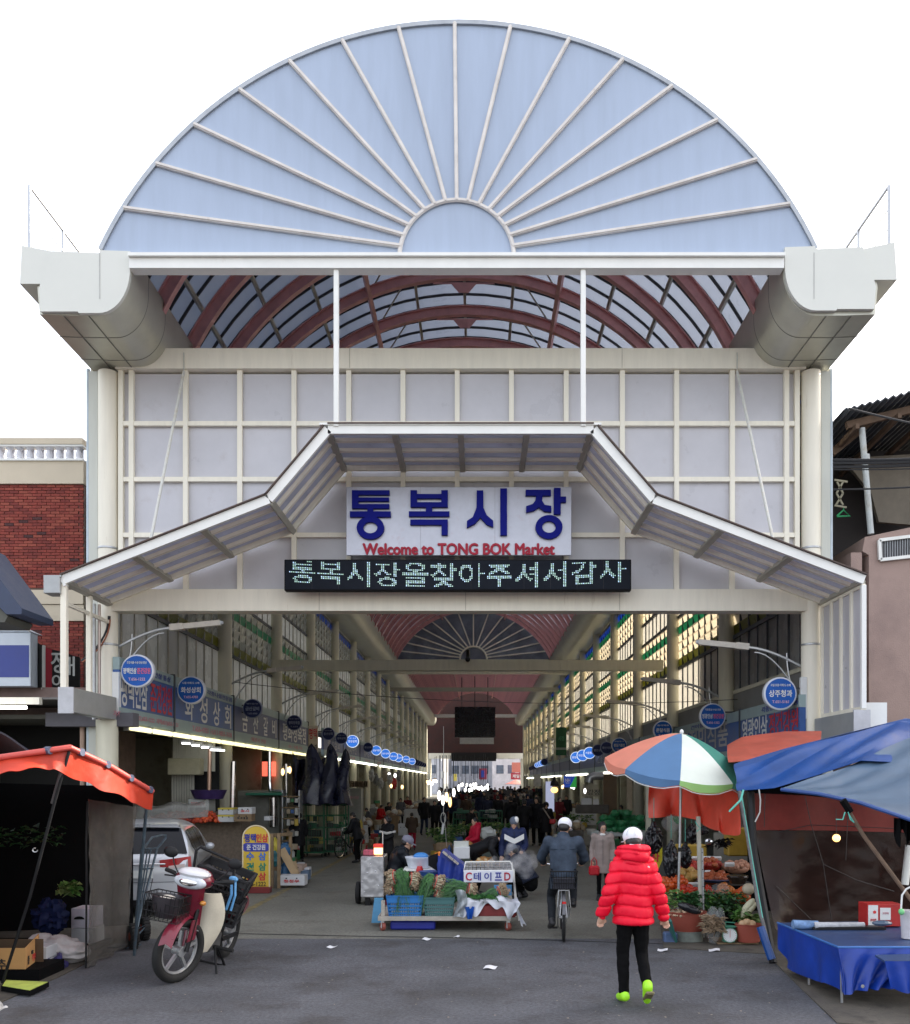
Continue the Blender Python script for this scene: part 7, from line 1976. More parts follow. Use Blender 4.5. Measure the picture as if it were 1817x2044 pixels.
lt_ = E('heater_lamp',Pt(755,1710,s_),'small red lettered lantern glowing orange on the metal cabinet','lamp')
q = Pt(753,1708,s_)
obj('glow_panel',MB().box((q.x,q.y + .2,q.z + .07),(.15,.1,.13),b=.01),glow('lantern_glow',(1,.45,.12),3.2),lt_)
obj('red_hood',MB().box((q.x,q.y + .2,q.z + .16),(.17,.12,.07),b=.01),mat('lantern_red',(.5,.03,.02),.5,emit=(.6,.05,.03),es=.5),lt_)
T('sweets_box',MB().box(Pt(735,1706,s_) + V((0,.25,.02)),(.22,.16,.1),b=.01),mat('sweets_pink',(.45,.08,.12),.5,var=.5,sc=30),'pink and white packet lying on the metal cabinet','packet')
# ------------------------------------------------------------ flat cart with scallions
s_ = 136;yc = FPX / s_
K = lambda x,y,s=136: Pt(700.8 + .2143 * x,1661.3 + .2143 * y,s)
ct = E('flat_cart',(K(870,885).x,yc,0),'long low aluminium flat cart on castors loaded with scallions','cart')
a,b = K(250,825),K(1490,797)
alu = mat('cart_aluminium',(.42,.39,.34),.45,metal=.4,var=.2,sc=6,dirt=((.2,.14,.09),5,.6,.6))
obj('deck',MB().bx(a.x,b.x,yc,yc + 1.0,a.z,b.z + .02),alu,ct)
obj('corner_post',MB().box(((K(280,0).x + K(312,0).x) / 2,yc + .06,(K(0,640).z + K(0,800).z) / 2),(.055,.05,K(0,640).z - K(0,800).z)),alu,ct)
for x,dy in ((292,0),(1465,0),(350,.85),(1210,.85)):
 q = K(x,885);q.z = .065;q.y += .06 + dy
 w_ = obj('castor',MB().lathe([(.03,-.025),(.06,-.025),(.065,-.015),(.065,.015),(.06,.025),(.03,.025)],q,18,Matrix.Rotation(PI / 2 + .5,3,'Z') @ Matrix.Rotation(PI / 2,3,'X')),mat('castor_red',(.28,.07,.05),.5),ct,smooth=True)
 obj('castor_fork',MB().box(q + V((0,0,.055)),(.05,.06,.1)).tube([q + V((0,-.035,0)),q + V((0,.035,0))],.03,12),galv,w_)
T('blue_tray',MB().box(((K(360,0).x + K(780,0).x) / 2,yc + .35,.07),(K(780,0).x - K(360,0).x,.5,.13),b=.02),mat('royal_blue_plastic',(.01,.02,.28),.45),'royal blue plastic tray on the ground under the flat cart','tray')
def pcrate(u0,u1,u2,u3,vt,vb,m,label,s=136,d=.42):
 # front face u0..u1 at the top, u2..u3 at the bottom
 e = E('plastic_crate',((Pt(u0,0,s).x + Pt(u1,0,s).x) / 2,FPX / s,Pt(0,vb,s).z),label,'crate')
 w = Pt(u1,0,s).x - Pt(u0,0,s).x;h = Pt(0,vt,s).z - Pt(0,vb,s).z
 slatcrate(e,((Pt(u0,0,s).x + Pt(u1,0,s).x) / 2,FPX / s + d / 2,Pt(0,vb,s).z),w,d,h,m,rows=5,cols=14,taper=(u3 - u2) / (u1 - u0),th=.009)
 obj('crate_lining',MB().box(((Pt(u0,0,s).x + Pt(u1,0,s).x) / 2,FPX / s + d / 2,Pt(0,vb,s).z + h * .45),(w * .78,d * .8,h * .8)),wbox,e)
 return e
pcrate(772,844,777,838,1789,1832,mat('bright_blue_crate',(.015,.16,.45),.4),'bright blue slatted plastic crate with scallions on the left of the flat cart')
pcrate(845,907,850,901,1793,1832,mat('teal_crate',(.05,.15,.15),.45),'grey teal slatted plastic crate in the middle of the flat cart')
scg = [mat('scallion_green',(.045,.16,.03),.5,var=.35,sc=10),mat('scallion_dark',(.02,.09,.025),.5,var=.3,sc=10)]
scr2 = mat('scallion_roots',(.30,.22,.14),.9,var=.35,sc=30,bump=.6,bsc=60)
scw = mat('scallion_white',(.55,.52,.36),.6,var=.2,sc=12)
tapem = mat('red_tape',(.6,.03,.03),.4)
def scallion(root_px,tip_px,label,s=136,r=.10,n=230,droop=.12,seed=1,flip=0):
 rr = random.Random(seed)
 A_ = Pt(root_px[0],root_px[1],s) + V((0,.22,0));B_ = Pt(tip_px[0],tip_px[1],s) + V((0,.18,0))
 ax = (B_ - A_);L_ = ax.length;ax.normalize()
 sx = ax.cross(V((0,0,1)));sx.normalize();up = sx.cross(ax)
 e = E('scallion_bundle',A_,label,'scallions')
 # roots: ragged ball of root hairs and pale stems
 mb = MB()
 for k in range(130):
  a = rr.uniform(0,2 * PI);q = r * math.sqrt(rr.uniform(.1,1)) * 1.05
  c = A_ + sx * q * math.cos(a) + up * q * math.sin(a) + ax * rr.uniform(-.01,.06)
  mb.ell(c - ax * rr.uniform(0,.03),(.018,.018,.018),6,4)
  mb.tube([c,c - ax * rr.uniform(.0,.06) + V((rr.uniform(-.05,.05),rr.uniform(-.05,.03),rr.uniform(-.07,.03)))],[.006,.001],3,False)
 tag(obj('roots',mb,scr2,e),kind='stuff')
 mb = MB()
 for k in range(60):
  a = rr.uniform(0,2 * PI);q = r * math.sqrt(rr.uniform(.2,1))
  o = sx * q * math.cos(a) + up * q * math.sin(a)
  mb.tube([A_ + o,A_ + o * .8 + ax * .09],.006,4,False)
 tag(obj('stems',mb,scw,e),kind='stuff')
 for t in (.09,):
  obj('tape',MB().tube([A_ + ax * t + (sx * math.cos(2 * PI * k / 20) + up * math.sin(2 * PI * k / 20)) * r * .90 for k in range(21)],.006,4),tapem,e,smooth=True)
 g = [MB(),MB()]
 for k in range(n):
  a = rr.uniform(0,2 * PI);q = r * math.sqrt(rr.uniform(0,1))
  o = sx * math.cos(a) * q + up * math.sin(a) * q
  l = L_ * rr.uniform(.75,1.25);pts = []
  for i in range(6):
   t = i / 5;sp = 1 + 1.0 * t
   pts.append(A_ + o * sp * .8 + ax * (.13 + l * t) + V((rr.uniform(-.006,.006),rr.uniform(-.006,.006),-droop * t * t * rr.uniform(.6,2.6) - (.02 if up.z < 0 else 0))))
  g[rr.randrange(2)].tube(pts,[.005,.0055,.005,.0045,.0035,.0015],3,False)
 for b_,m_ in zip(g,scg): tag(obj('leaves',b_,m_,e),kind='stuff')
scallion((776,1758),(800,1752),'leftmost scallion bundle with drooping green tops over the blue crate',r=.13,seed=1,droop=.2)
scallion((772,1778),(800,1772),'lower scallion bundle at the left corner post of the cart',r=.09,seed=2,droop=.1)
scallion((828,1762),(806,1757),'scallion bundle with roots facing out above the right of the blue crate',r=.13,seed=3,droop=.22)
scallion((878,1768),(852,1760),'scallion bundle over the teal crate with roots to the right',r=.13,seed=4,droop=.2)
scallion((880,1790),(858,1780),'small scallion bundle hanging over the teal crate rim',r=.07,seed=5,droop=.1,n=120)
scallion((946,1782),(903,1770),'big scallion bundle lying left of the tape sign',r=.10,seed=6,droop=.1,n=280)
scallion((1008,1778),(975,1790),'slanting scallion bundle on the white sheet at the right end',r=.085,seed=7,droop=.08,n=180)
foliage('loose_scallions',K(1180,620) + V((0,.15,0)),(.3,.1,.02),150,'loose scallion leaves spread on the white sheet','scallions',.2,.008,9,scg)
# red basin with white sheet at the right end
T('red_bin',MB().box(((K(1180,0).x + K(1545,0).x) / 2,yc + .3,(K(0,800).z + K(0,670).z) / 2),(K(1545,0).x - K(1180,0).x,.55,K(0,670).z - K(0,800).z),b=.03),mat('maroon_plastic',(.20,.02,.02),.4),'maroon plastic bin at the right end of the flat cart','bin')
wsheet = mat('thin_white_plastic',(.62,.64,.70),.35,var=.12,sc=5,bump=.3,bsc=12)
def wrap(i,j):
 x = lerp(1030,1560,i);
 top_ = 655 - 25 * math.sin(i * PI) ;hang = 95 + 45 * math.sin(i * 9) + 30 * math.sin(i * 23 + 1)
 if j < .4: return K(x,top_ - 10 - 12 * math.sin(i * 12)) + V((0,.4 * (1 - j / .4) - .02,.02 * math.sin(i * 20)))
 t = (j - .4) / .6
 q = K(x + 20 * math.sin(t * 3 + i * 8),top_ + hang * t);return q + V((0,-.03 - .035 * math.sin(i * 26) * t,0))
T('white_sheet',MB().sheet(wrap,60,14,.004),wsheet,'white plastic sheet draped over the maroon bin with scallions on it','sheet',smooth=True)
def wrap2(i,j):
 q = K(1530 + 110 * j * (.5 + .5 * i) - 30 * i * (1 - j),650 + 215 * j + 10 * math.sin(i * 9));return q + V((.01 * math.sin(i * 12),-.05 + .12 * i + .03 * math.sin(i * 14 + j * 3),0))
T('white_sheet',MB().sheet(wrap2,20,14,.004),wsheet,'tail of white plastic hanging past the right end of the cart','sheet',smooth=True)
T('clear_bag',MB().sheet(lambda i,j: K(970 + 90 * i + 25 * math.sin(j * 4),545 + 250 * j - 20 * math.sin(i * 3)) + V((0,-.02 + .12 * math.sin(i * PI) * -1 + .03 * math.sin(j * 13 + i * 5),0)),14,18,.003),mat('milky_film',(.42,.47,.5),.15,var=.2,sc=8,bump=.4,bsc=12,alpha=.6),'milky clear plastic bag slumped beside the teal crate','bag',smooth=True)
T('blue_cloth',MB().sheet(lambda i,j: K(1060 + 90 * i - 25 * j * (i - .5) * 2,690 + 115 * j) + V((0,-.04 - .03 * math.sin(i * 7),0)),12,8,.004),mat('bright_blue_cloth',(.01,.09,.42),.5),'bright blue cloth corner hanging below the white sheet','cloth',smooth=True)
T('blue_board',MB().add([K(218,612,128),K(300,612,128),K(280,845,132),K(190,845,132),K(218,612,128) + V((0,.03,0)),K(300,612,128) + V((0,.03,0)),K(280,845,132) + V((0,.03,0)),K(190,845,132) + V((0,.03,0))],[(0,3,2,1),(4,5,6,7),(0,1,5,4),(1,2,6,5),(2,3,7,6),(3,0,4,7)]),mat('pale_blue_board',(.05,.20,.34),.6),'pale blue board leaning at the left end of the flat cart','board')
# tape stand
cd = E('tape_stand',(K(1280,885).x,yc + .7,0),'white framed stand with tape and compact disc sign above the scallions','stall')
sC = 131;yC = FPX / sC
def K2(u,v): return Pt(u,v,sC)
a,b = K2(926,1761),K2(1024,1738)
obj('sign_board',MB().box(((a.x + b.x) / 2,yC,(a.z + b.z) / 2),(b.x - a.x,.03,b.z - a.z)),mat('sign_white',(.72,.74,.80),.4,var=.03),cd)
for t,u,m_ in (('C',936,redl),('D',1013,redl)): tx(t,.095,.125,(K2(u,0).x,yC - .02,K2(0,1749.5).z),0,m_,cd,.02)
for t,u in (('테',953),('이',974),('프',995)): tx(t,.11,.125,(K2(u,0).x,yC - .02,K2(0,1749.5).z),0,bluel,cd,.02)
obj('rack_frame',MB().tube([K2(929,1725) + V((0,.35,0)),K2(1020,1724) + V((0,.35,0)),K2(1026,1738),K2(926,1739),K2(929,1725) + V((0,.35,0))],.012,6),white_p,cd)
mbx = MB()
for k in range(12):
 for j in range(3): mbx.box(K2(932 + k * 7.8,1736 - j * 4) + V((0,.05 + .11 * j,.0)),(.052,.09,.012),rot=(.2,0,0))
tag(obj('cassettes',mbx,mat('cassette_grey',(.25,.25,.25),.35,var=.5,sc=12),cd),kind='stuff')
for u0,v0,u1,v1 in ((1022,1722,1036,1838),(1026,1735,1030,1830),(928,1760,930,1830)):
 obj('stand_leg',MB().tube([K2(u0,v0),K2(u1,v1)],.012,6),white_p,cd)
obj('shelf',MB().box(K2(975,1800) + V((0,.3,0)),(.75,.6,.04)),alu,cd)
pp = K2(1004,1777)
ph = obj('poster',MB().box(pp,(.27,.01,.16)),mat('poster_blue',(.06,.22,.42),.3,var=.3,sc=8),cd)
for k in range(5): obj('face_print',MB().ell((pp.x - .1 + .05 * k,pp.y - .008,pp.z + .03 * (k % 2)),(.018,.004,.024),8,6),skin,ph)
# cassette rack leaning on blue tarp box
bt = E('blue_tarp_box',(K(940,460).x,yc + .6,0),'box wrapped in royal blue tarpaulin with a slanting tape rack on it','stall')
btm = mat('royal_blue_tarp',(.018,.045,.30),.4,var=.25,sc=4,bump=.4,bsc=9)
sD = 124
def D_(x,y,s=124): return Pt(700.8 + .2143 * x,1661.3 + .2143 * y,s)
poly = [(D_(x,y).x,D_(x,y).z) for x,y in [(812,460),(800,300),(835,190),(870,175),(1060,320),(1062,450),(940,470)]]
obj('tarp_body',MB().prism(poly[::-1],FPX / sD,FPX / sD + .6),btm,bt)
obj('tarp_front',MB().sheet(lambda i,j: D_(lerp(812,1055,i),lerp(lerp(215,345,i),462,j)) + V((0,-.02 - .02 * math.sin(i * 16 + j * 2),0)),26,10,.006),btm,bt,smooth=True)
for k in range(3):
 A_ = D_(858 + k * 50,190 + k * 40);B_ = D_(858 + k * 50 + 44,190 + k * 40 + 36)
 obj('tape_tray',MB().bar(A_ + V((0,-.03,.02)),B_ + V((0,-.03,.02)),.16,.03,(-.5,0,1)),mat('cassette_tray',(.40,.37,.33),.4,var=.4,sc=20),bt)
obj('black_flap',MB().sheet(lambda i,j: D_(lerp(720,810,i),lerp(225 - 30 * i,310 + 60 * i,j)) + V((0,.05 * i,0)),8,6,.006),cloth('black_cloth',(.01,.01,.012)),bt)
# white tub and its blue bag, table
wt = E('white_tub',D_(640,330),'wide white plastic tub with blue bag in it behind the flat cart','tub')
q = D_(640,330,118)
obj('tub',MB().lathe([(.19,0),(.235,.15),(.25,.17),(.25,.185),(.22,.18)],q,24),mat('tub_white',(.62,.66,.72),.4),wt,smooth=True)
obj('bag',MB().ell(q + V((.02,0,.19)),(.13,.1,.07),12,8),mat('bag_blue',(.04,.2,.5),.4),wt,smooth=True)
tb = E('side_table',(q.x,q.y,0),'white topped side table under the white tub','table')
obj('top',MB().box((q.x + .05,q.y,q.z - .02),(.62,.5,.03)),white_p,tb)
for sx in (-1,1):
 for sy in (-1,1): obj('leg',MB().box((q.x + .05 + sx * .28,q.y + sy * .2,q.z / 2 - .02),(.03,.03,q.z - .04)),galv,tb)
T('red_jug',MB().lathe([(.05,0),(.06,.08),(.04,.14)],D_(640,395,120),12),tapem,'red jug under the white tub','jug',smooth=True)
T('blue_basin',MB().lathe([(.15,0),(.2,.1),(.21,.1)],D_(745,420,122),16),mat('basin_blue',(.02,.08,.3),.4),'blue rimmed basin with white lid behind the scallions','basin',smooth=True)
q = D_(860,218,112);heap('orange_pile',(q.x,q.y,q.z - .1),.25,.2,.14,.038,80,[palm[0]],'pile of bright oranges behind the blue tarp box','oranges',4,base=palm[0])
q = Pt(968,1722,104);heap('bread_pile',(q.x,q.y,q.z - .05),.32,.2,.12,.05,60,[mat('fried_orange',(.55,.26,.08),.5,var=.4,sc=12),mat('fried_pale',(.6,.45,.25),.5,var=.3,sc=12)],'pile of orange and beige fried snacks near the raspberry jacket','snacks',6)
q = Pt(922,1704,106);T('scale_box',MB().box(q + V((0,0,.02)),(.3,.25,.22),b=.01),wbox,'white electronic scale box with red mark by the oranges','scale')
q = Pt(921,1686,106);T('scale_display',MB().box(q,(.28,.12,.13),b=.01),mat('scale_grey',(.5,.52,.48),.4),'pale display head above the scale box','scale')
q = Pt(930,1690,100);T('pumpkin',MB().ell(q,(.17,.17,.12),16,10),mat('pumpkin_brown',(.30,.13,.03),.6),'brownish orange pumpkin left of the raspberry jacket','pumpkin',smooth=True)
q = Pt(975,1664,88);T('grey_sack',MB().blob(q,(.2,.15,.17),.35,3),mat('sack_grey',(.33,.34,.32),.5),'pale grey tied sack right of the raspberry jacket','sack',smooth=True)
# steam
def vol(name,dens,col):
 m = bpy.data.materials.new(name);m.use_nodes = True;nt = m.node_tree;nt.nodes.clear()
 o = nt.nodes.new("ShaderNodeOutputMaterial");v = nt.nodes.new("ShaderNodeVolumePrincipled")
 tc = nt.nodes.new("ShaderNodeTexCoord");n = nt.nodes.new("ShaderNodeTexNoise");n.inputs['Scale'].default_value = 5;n.inputs['Detail'].default_value = 4
 r = nt.nodes.new("ShaderNodeMapRange");r.inputs[1].default_value = .47;r.inputs[2].default_value = .78;r.inputs[3].default_value = 0;r.inputs[4].default_value = dens
 nt.links.new(tc.outputs['Object'],n.inputs[0]);nt.links.new(n.outputs[0],r.inputs[0]);nt.links.new(r.outputs[0],v.inputs['Density'])
 v.inputs['Color'].default_value = col + (1,);v.inputs['Anisotropy'].default_value = .2
 nt.links.new(v.outputs[0],o.inputs['Volume']);return m
sm = MB()
for u,v,r_ in ((985,1728,.16),(1000,1720,.2),(1020,1716,.24),(1038,1724,.25),(1050,1712,.22),(1030,1700,.16),(1048,1740,.18),(1060,1725,.14),(1020,1690,.10)):
 sm.ell(Pt(u,v,112),(r_,r_ * .9,r_ * .8),12,8)
stme = fuse(sm,.03,4)
o = obj('steam',stme,vol('steam_volume',8,(.95,.95,.97)))
tag(o,'cloud of grey steam drifting over the tape stall beside the chevron jacket','steam',kind='stuff')
# ------------------------------------------------------------ hanging bulbs over the aisle
BL = [(877,1588,80,'w','left tall white bulb of the hanging group in mid aisle'),(884.5,1597,82,'w','lowest white bulb of the hanging group, above the white plug'),(892,1591,80,'o','orange bulb in the middle of the hanging group'),(898.5,1601,82,'r','rightmost low orange red bulb of the hanging group'),(906,1582,68,'w','white bulb just right of the hanging group'),(916,1573,55,'w','white bulb hanging higher right of the group')]
for u,v,s_,c_,lb in BL:
 bulb(u,v,s_,.085,.26,{'w': cool,'o': (1,.66,.25),'r': (1,.5,.15)}[c_],{'w': 4,'o': 2.6,'r': 2.2}[c_],lb,1528 - 20,'bulbs hanging over the aisle')
rr = random.Random(4)
for k in range(20):
 u = lerp(922,975,k / 19);bulb(u + rr.uniform(-1.5,1.5),rr.uniform(1565,1580),rr.uniform(34,50),.10,.17,cool,2,'white bulb in the dense bright row hanging over the far aisle',1518,'dense bright row of bulbs over the far aisle')
for k in range(8): bulb(853 + k * 2.6,1561 + rr.uniform(-3,4),34,.12,.2,cool if k % 3 else warm,4,'bulb in the small cluster at the left stalls far in',1545,'bulb cluster at the far left stalls')
for k in range(6): bulb(1123 + k * 4.5 - 0,1568 + [3,0,-3,-2,2,4][k],45,.11,.18,warm if k < 3 else cool,3.5,'bulb in the small arched row right of the crowd',1545,'arched bulb row right of the crowd')
for u,v,lb in ((777,1546,'bright white lamp over the left stalls, nearest of the two'),(789,1548,'bright white lamp over the left stalls, farther of the two'),(781,1569,'small white lamp low over the left stalls'),(803,1571,'small warm lamp low over the left stalls')):
 bulb(u,v,48,.11,.18,cool if v < 1560 else warm,4,lb,1540)
bulb(1107,1577,62,.24,.2,(1,.5,.2),2.4,'big round orange lamp with dark hood right of the crowd',1540)
q = Pt(1107,1569,62);T('lamp_hood',MB().lathe([(.14,0),(.12,.12),(.05,.2),(.03,.3)],q,14),blackm,'dark hood over the round orange lamp','lamp hood',smooth=True)
bulb(1168,1579,62,.08,.18,cool,8,'white bulb in front of the lettered cloth sign',1545)
# dark vertical wires in the far opening
for k in range(26):
 u = 868 + k * 4.2 + rr.uniform(-1,1)
 T('hanging_wire',MB().tube([Pt(u,1505 + rr.uniform(0,10),36),Pt(u + rr.uniform(-.6,.6),1550 + rr.uniform(-8,10),36)],.012,4),wirem,'thin dark wire hanging in the bright far opening','wire','wires hanging in the far opening')
# long cord with coiled white plug
pl = E('hanging_socket',Pt(885,1676,82),'white socket block on a looped white cord hanging below the bulbs','socket')
wc = mat('white_cord',(.5,.5,.48),.5)
obj('cord',MB().tube([Pt(885.5 + math.sin(k) * .3,lerp(1450,1628,k / 10),82) for k in range(11)],.007,5).tube([Pt(885 + 5 * math.sin(k * .7),1622 + 11 - 11 * math.cos(k * .7),82) for k in range(19)],.009,5).tube([Pt(887,1630,82),Pt(892,1690,82)],.006,5),wc,pl,smooth=True)
obj('block',MB().box(Pt(884,1655,82),(.06,.05,.26),rot=(0,R(8),0),b=.01),wbox,pl)
# right side extras
nh = E('bank_flag',Pt(1137,1570,60),'blue and green bank flag sign with white NH letters on the right','sign')
a,b = Pt(1126,1572,60),Pt(1151,1549,60)
obj('board',MB().bx(a.x,b.x,a.y,a.y + .06,a.z,b.z),mat('flag_blue',(.01,.05,.35),.4,emit=(.01,.06,.4),es=.4),nh)
obj('green_part',MB().prism([(lerp(a.x,b.x,.45),a.z),(b.x,a.z),(b.x,b.z),(lerp(a.x,b.x,.92),b.z)],a.y - .008,a.y),mat('flag_green',(.02,.35,.06),.4,emit=(.02,.4,.06),es=.3),nh)
tx('NH',.17,.12,(lerp(a.x,b.x,.3),a.y - .014,lerp(a.z,b.z,.62)),0,wht,nh,.03)
tx('Bank',.13,.05,(lerp(a.x,b.x,.3),a.y - .014,lerp(a.z,b.z,.4)),0,wht,nh,.01)
gbn = E('green_banner',Pt(1120,1496,48),'dark green vertical banner with faint letters high on the right','banner')
a,b = Pt(1110,1508,48),Pt(1131,1452,48)
obj('cloth',MB().sheet(lambda i,j: (lerp(a.x,b.x,i),a.y + .02 * math.sin(i * 7),lerp(a.z,b.z,j)),8,10,.01),mat('banner_green',(.015,.10,.04),.6),gbn,smooth=True)
tx('시장',.25,.2,((a.x + b.x) / 2,a.y - .04,lerp(a.z,b.z,.6)),0,mat('banner_letters',(.10,.3,.16),.6),gbn)
obj('stripe',MB().bx(a.x,b.x,a.y - .04,a.y - .03,lerp(a.z,b.z,.2),lerp(a.z,b.z,.28)),mat('banner_grey',(.3,.35,.3),.6),gbn)
kg = E('cloth_sign',Pt(1180,1588,58),'cream cloth sign with black hand lettering hanging at the right stalls','sign')
a,b = Pt(1162,1590,58),Pt(1199,1566,58)
obj('cloth',MB().prism([(a.x,a.z),(b.x,a.z),(lerp(a.x,b.x,.86),b.z),(lerp(a.x,b.x,.08),b.z)],a.y,a.y + .01),mat('sign_cloth',(.42,.38,.28),.8),kg)
tx('강정',.42,.2,(lerp(a.x,b.x,.62),a.y - .01,lerp(a.z,b.z,.35)),0,blk,kg,.01)
T('price_paper',MB().box(Pt(1171,1602,58),(.36,.01,.3)),wbox,'left paper hanging below the cream cloth sign','paper');T('price_paper',MB().box(Pt(1190,1604,58),(.2,.01,.32)),wbox,'right paper hanging below the cream cloth sign','paper')
T('vent_duct',MB().tube([Pt(1176,1562,58),Pt(1178,1552,58),Pt(1186,1549,58),Pt(1204,1549,58)],.14,12),galv,'curved metal duct above the cream cloth sign','duct',smooth=True)
T('dark_crate_stack',MB().box(Pt(1182,1615,58),(1.1,.5,.3),b=.02),tabm,'dark crate under the papers at the right stalls','crate')
T('arcade_cable',cable(Pt(470,1362,80),Pt(1600,1388,80),.35,.008,24),wirem,'long thin cable strung right across the arcade','cable')
T('white_signboard',MB().box(Pt(1098,1590,46),(.35,.3,1.3)),mat('lit_board',(.5,.5,.6),.4,emit=(.5,.55,.8),es=.5),'narrow lit white advertising column by the bank flag','sign')
# ------------------------------------------------------------ left red stall
redtarp2 = mat('bright_coral_tarp',(.85,.14,.085),.4,var=.16,sc=4,bump=.3,bsc=9,trans=.35,tcol=(.95,.16,.09))
redtarp = mat('orange_red_tarp',(.58,.06,.028),.42,var=.16,sc=4,bump=.3,bsc=9,trans=.35,tcol=(.75,.07,.03))
redpole = mat('red_wrapped_pole',(.50,.075,.06),.45,var=.12,sc=8)
ls = E('market_stall',(Pt(150,1940,175).x,Pt(0,0,170).y,0),'dark stall under an orange red tarpaulin awning at the left edge','stall')
def blend(pts,t):
 n = len(pts) - 1;k = min(int(t * n),n - 1);f = t * n - k
 return pts[k].lerp(pts[k + 1],f)
rod = [Pt(-140,1545,200),Pt(0,1512,196),Pt(140,1492,190),Pt(222,1531,178),Pt(304,1580,166)]
obj('front_rod',MB().tube(rod,.032,10),redpole,ls,smooth=True)
low = [Pt(-140,1560,203),Pt(0,1545,200),Pt(60,1534,196),Pt(110,1535,192),Pt(160,1559,186),Pt(225,1582,178),Pt(270,1603,171),Pt(300,1617,166)]
def valance(i,j):
 a = blend(rod,i);b = blend(low,i)
 return a.lerp(b,j) + V((0,-.02 - .05 * math.sin(i * 30) * j * (.4 + i) + .06 * (1 - j),.012 * math.sin(i * 44) * j))
obj('valance',MB().sheet(valance,90,8,.005),redtarp,ls,smooth=True)
for t in (.42,.56,.72,.86,.98):
 q = blend(rod,t);obj('clip',MB().tube([q - V((.03,-.01,0)),q + V((.03,-.01,0))],.042,8),mat('clip_blue',(.06,.07,.12),.5),ls)
back = [Pt(-140,1560,150),Pt(0,1520,148),Pt(140,1500,140),Pt(222,1535,134),Pt(290,1577,128)]
obj('roof_sheet',MB().sheet(lambda i,j: blend(rod,i).lerp(blend(back,i),j) + V((0,0,-.10 * math.sin(j * PI))),40,10,.006),redtarp,ls,smooth=True)
dkt = mat('stall_black',(.0035,.0035,.004),.85,var=.3,sc=4,spec=.1)  # near black; on the stall walls it stands in for interior shade
zb = lambda u,v,s: Pt(u,v,s)
def panel(nm,A_,B_,C_,D_,m,par,nu=10,nv=8,wob=.02,th=.005):
 A_,B_,C_,D_ = map(V,(A_,B_,C_,D_))
 N = (B_ - A_).cross(D_ - A_).normalized()
 return obj(nm,MB().sheet(lambda i,j: A_.lerp(B_,i).lerp(D_.lerp(C_,i),j) + N * wob * math.sin(i * 17 + j * 3) * math.sin(j * 6 + 1),nu,nv,th),m,par,smooth=True)
gz = lambda q: V((q.x,q.y,0))
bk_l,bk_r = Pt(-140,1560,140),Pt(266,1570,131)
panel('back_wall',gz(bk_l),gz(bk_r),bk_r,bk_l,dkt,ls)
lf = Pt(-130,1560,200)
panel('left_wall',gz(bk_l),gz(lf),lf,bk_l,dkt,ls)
curtm = mat('smoky_plastic_curtain',(.16,.15,.135),.2,var=.3,sc=4,bump=1.0,bsc=14,alpha=.5,trans=.2,tcol=(.3,.3,.28),spec=.8)
cA,cB,cC,cD = Pt(174,1934,170),Pt(253,1891,151),Pt(276,1612,151),Pt(175,1595,170)
cA.z = .01;cB.z = .02
cN = (cB - cA).cross(cD - cA).normalized()
obj('clear_curtain',MB().sheet(lambda i,j: cA.lerp(cB,i).lerp(cD.lerp(cC,i),j) + cN * (.035 * math.sin(i * 15 + j * 3) * (1 - j * .4) + .018 * mnoise.noise(V((i * 9,j * 14,1)))),44,40,.003),curtm,ls,smooth=True)
obj('curtain_hem',MB().tube([cA + V((-.01,-.01,0)),Pt(172,1860,170),Pt(173,1760,170),Pt(172,1680,170),Pt(175,1600,170)],.012,6),blackm,ls,smooth=True)
obj('corner_post',MB().tube([gz(Pt(268,1900,158)),Pt(280,1760,160),Pt(292,1615,164)],.02,8),htm,ls,smooth=True)
obj('slant_pole',MB().tube([Pt(5,1962,188),Pt(60,1790,189),Pt(112,1590,190),Pt(138,1500,190)],.017,8),blackm,ls,smooth=True)
obj('slant_sleeve',MB().tube([Pt(106,1604,189),Pt(124,1540,190)],.028,8),mat('sleeve',(.07,.06,.06),.6),ls)
obj('hook',MB().tube([Pt(70 + 5 * math.cos(k * .6),1697 + 4 * math.sin(k * .6),188) for k in range(9)],.006,5),galv,ls)
foliage('hanging_greens',Pt(60,1690,150),(.5,.2,.25),90,'faint green leaves deep in the dark left stall','greens',.12,.04,21,[leafm[1]])
foliage('greens_bunch',Pt(138,1785,150),(.12,.1,.16),70,'clump of pale green leaves beside the clear curtain','greens',.12,.045,22,[leafm[0],leafm[2]])
q = Pt(100,1830,158);T('blue_sack',MB().blob(q,(.26,.2,.26),.5,4,24,16,3),mat('navy_sack',(.010,.016,.06),.6,bump=.6,bsc=12,spec=.2),'dark blue sack in the gloom of the left stall','sack',smooth=True)
T('stall_shelf',MB().box(Pt(60,1880,150) + V((0,0,-.05)),(2.0,.6,.1)),dkt,'dark low shelf at the back of the left stall','shelf')
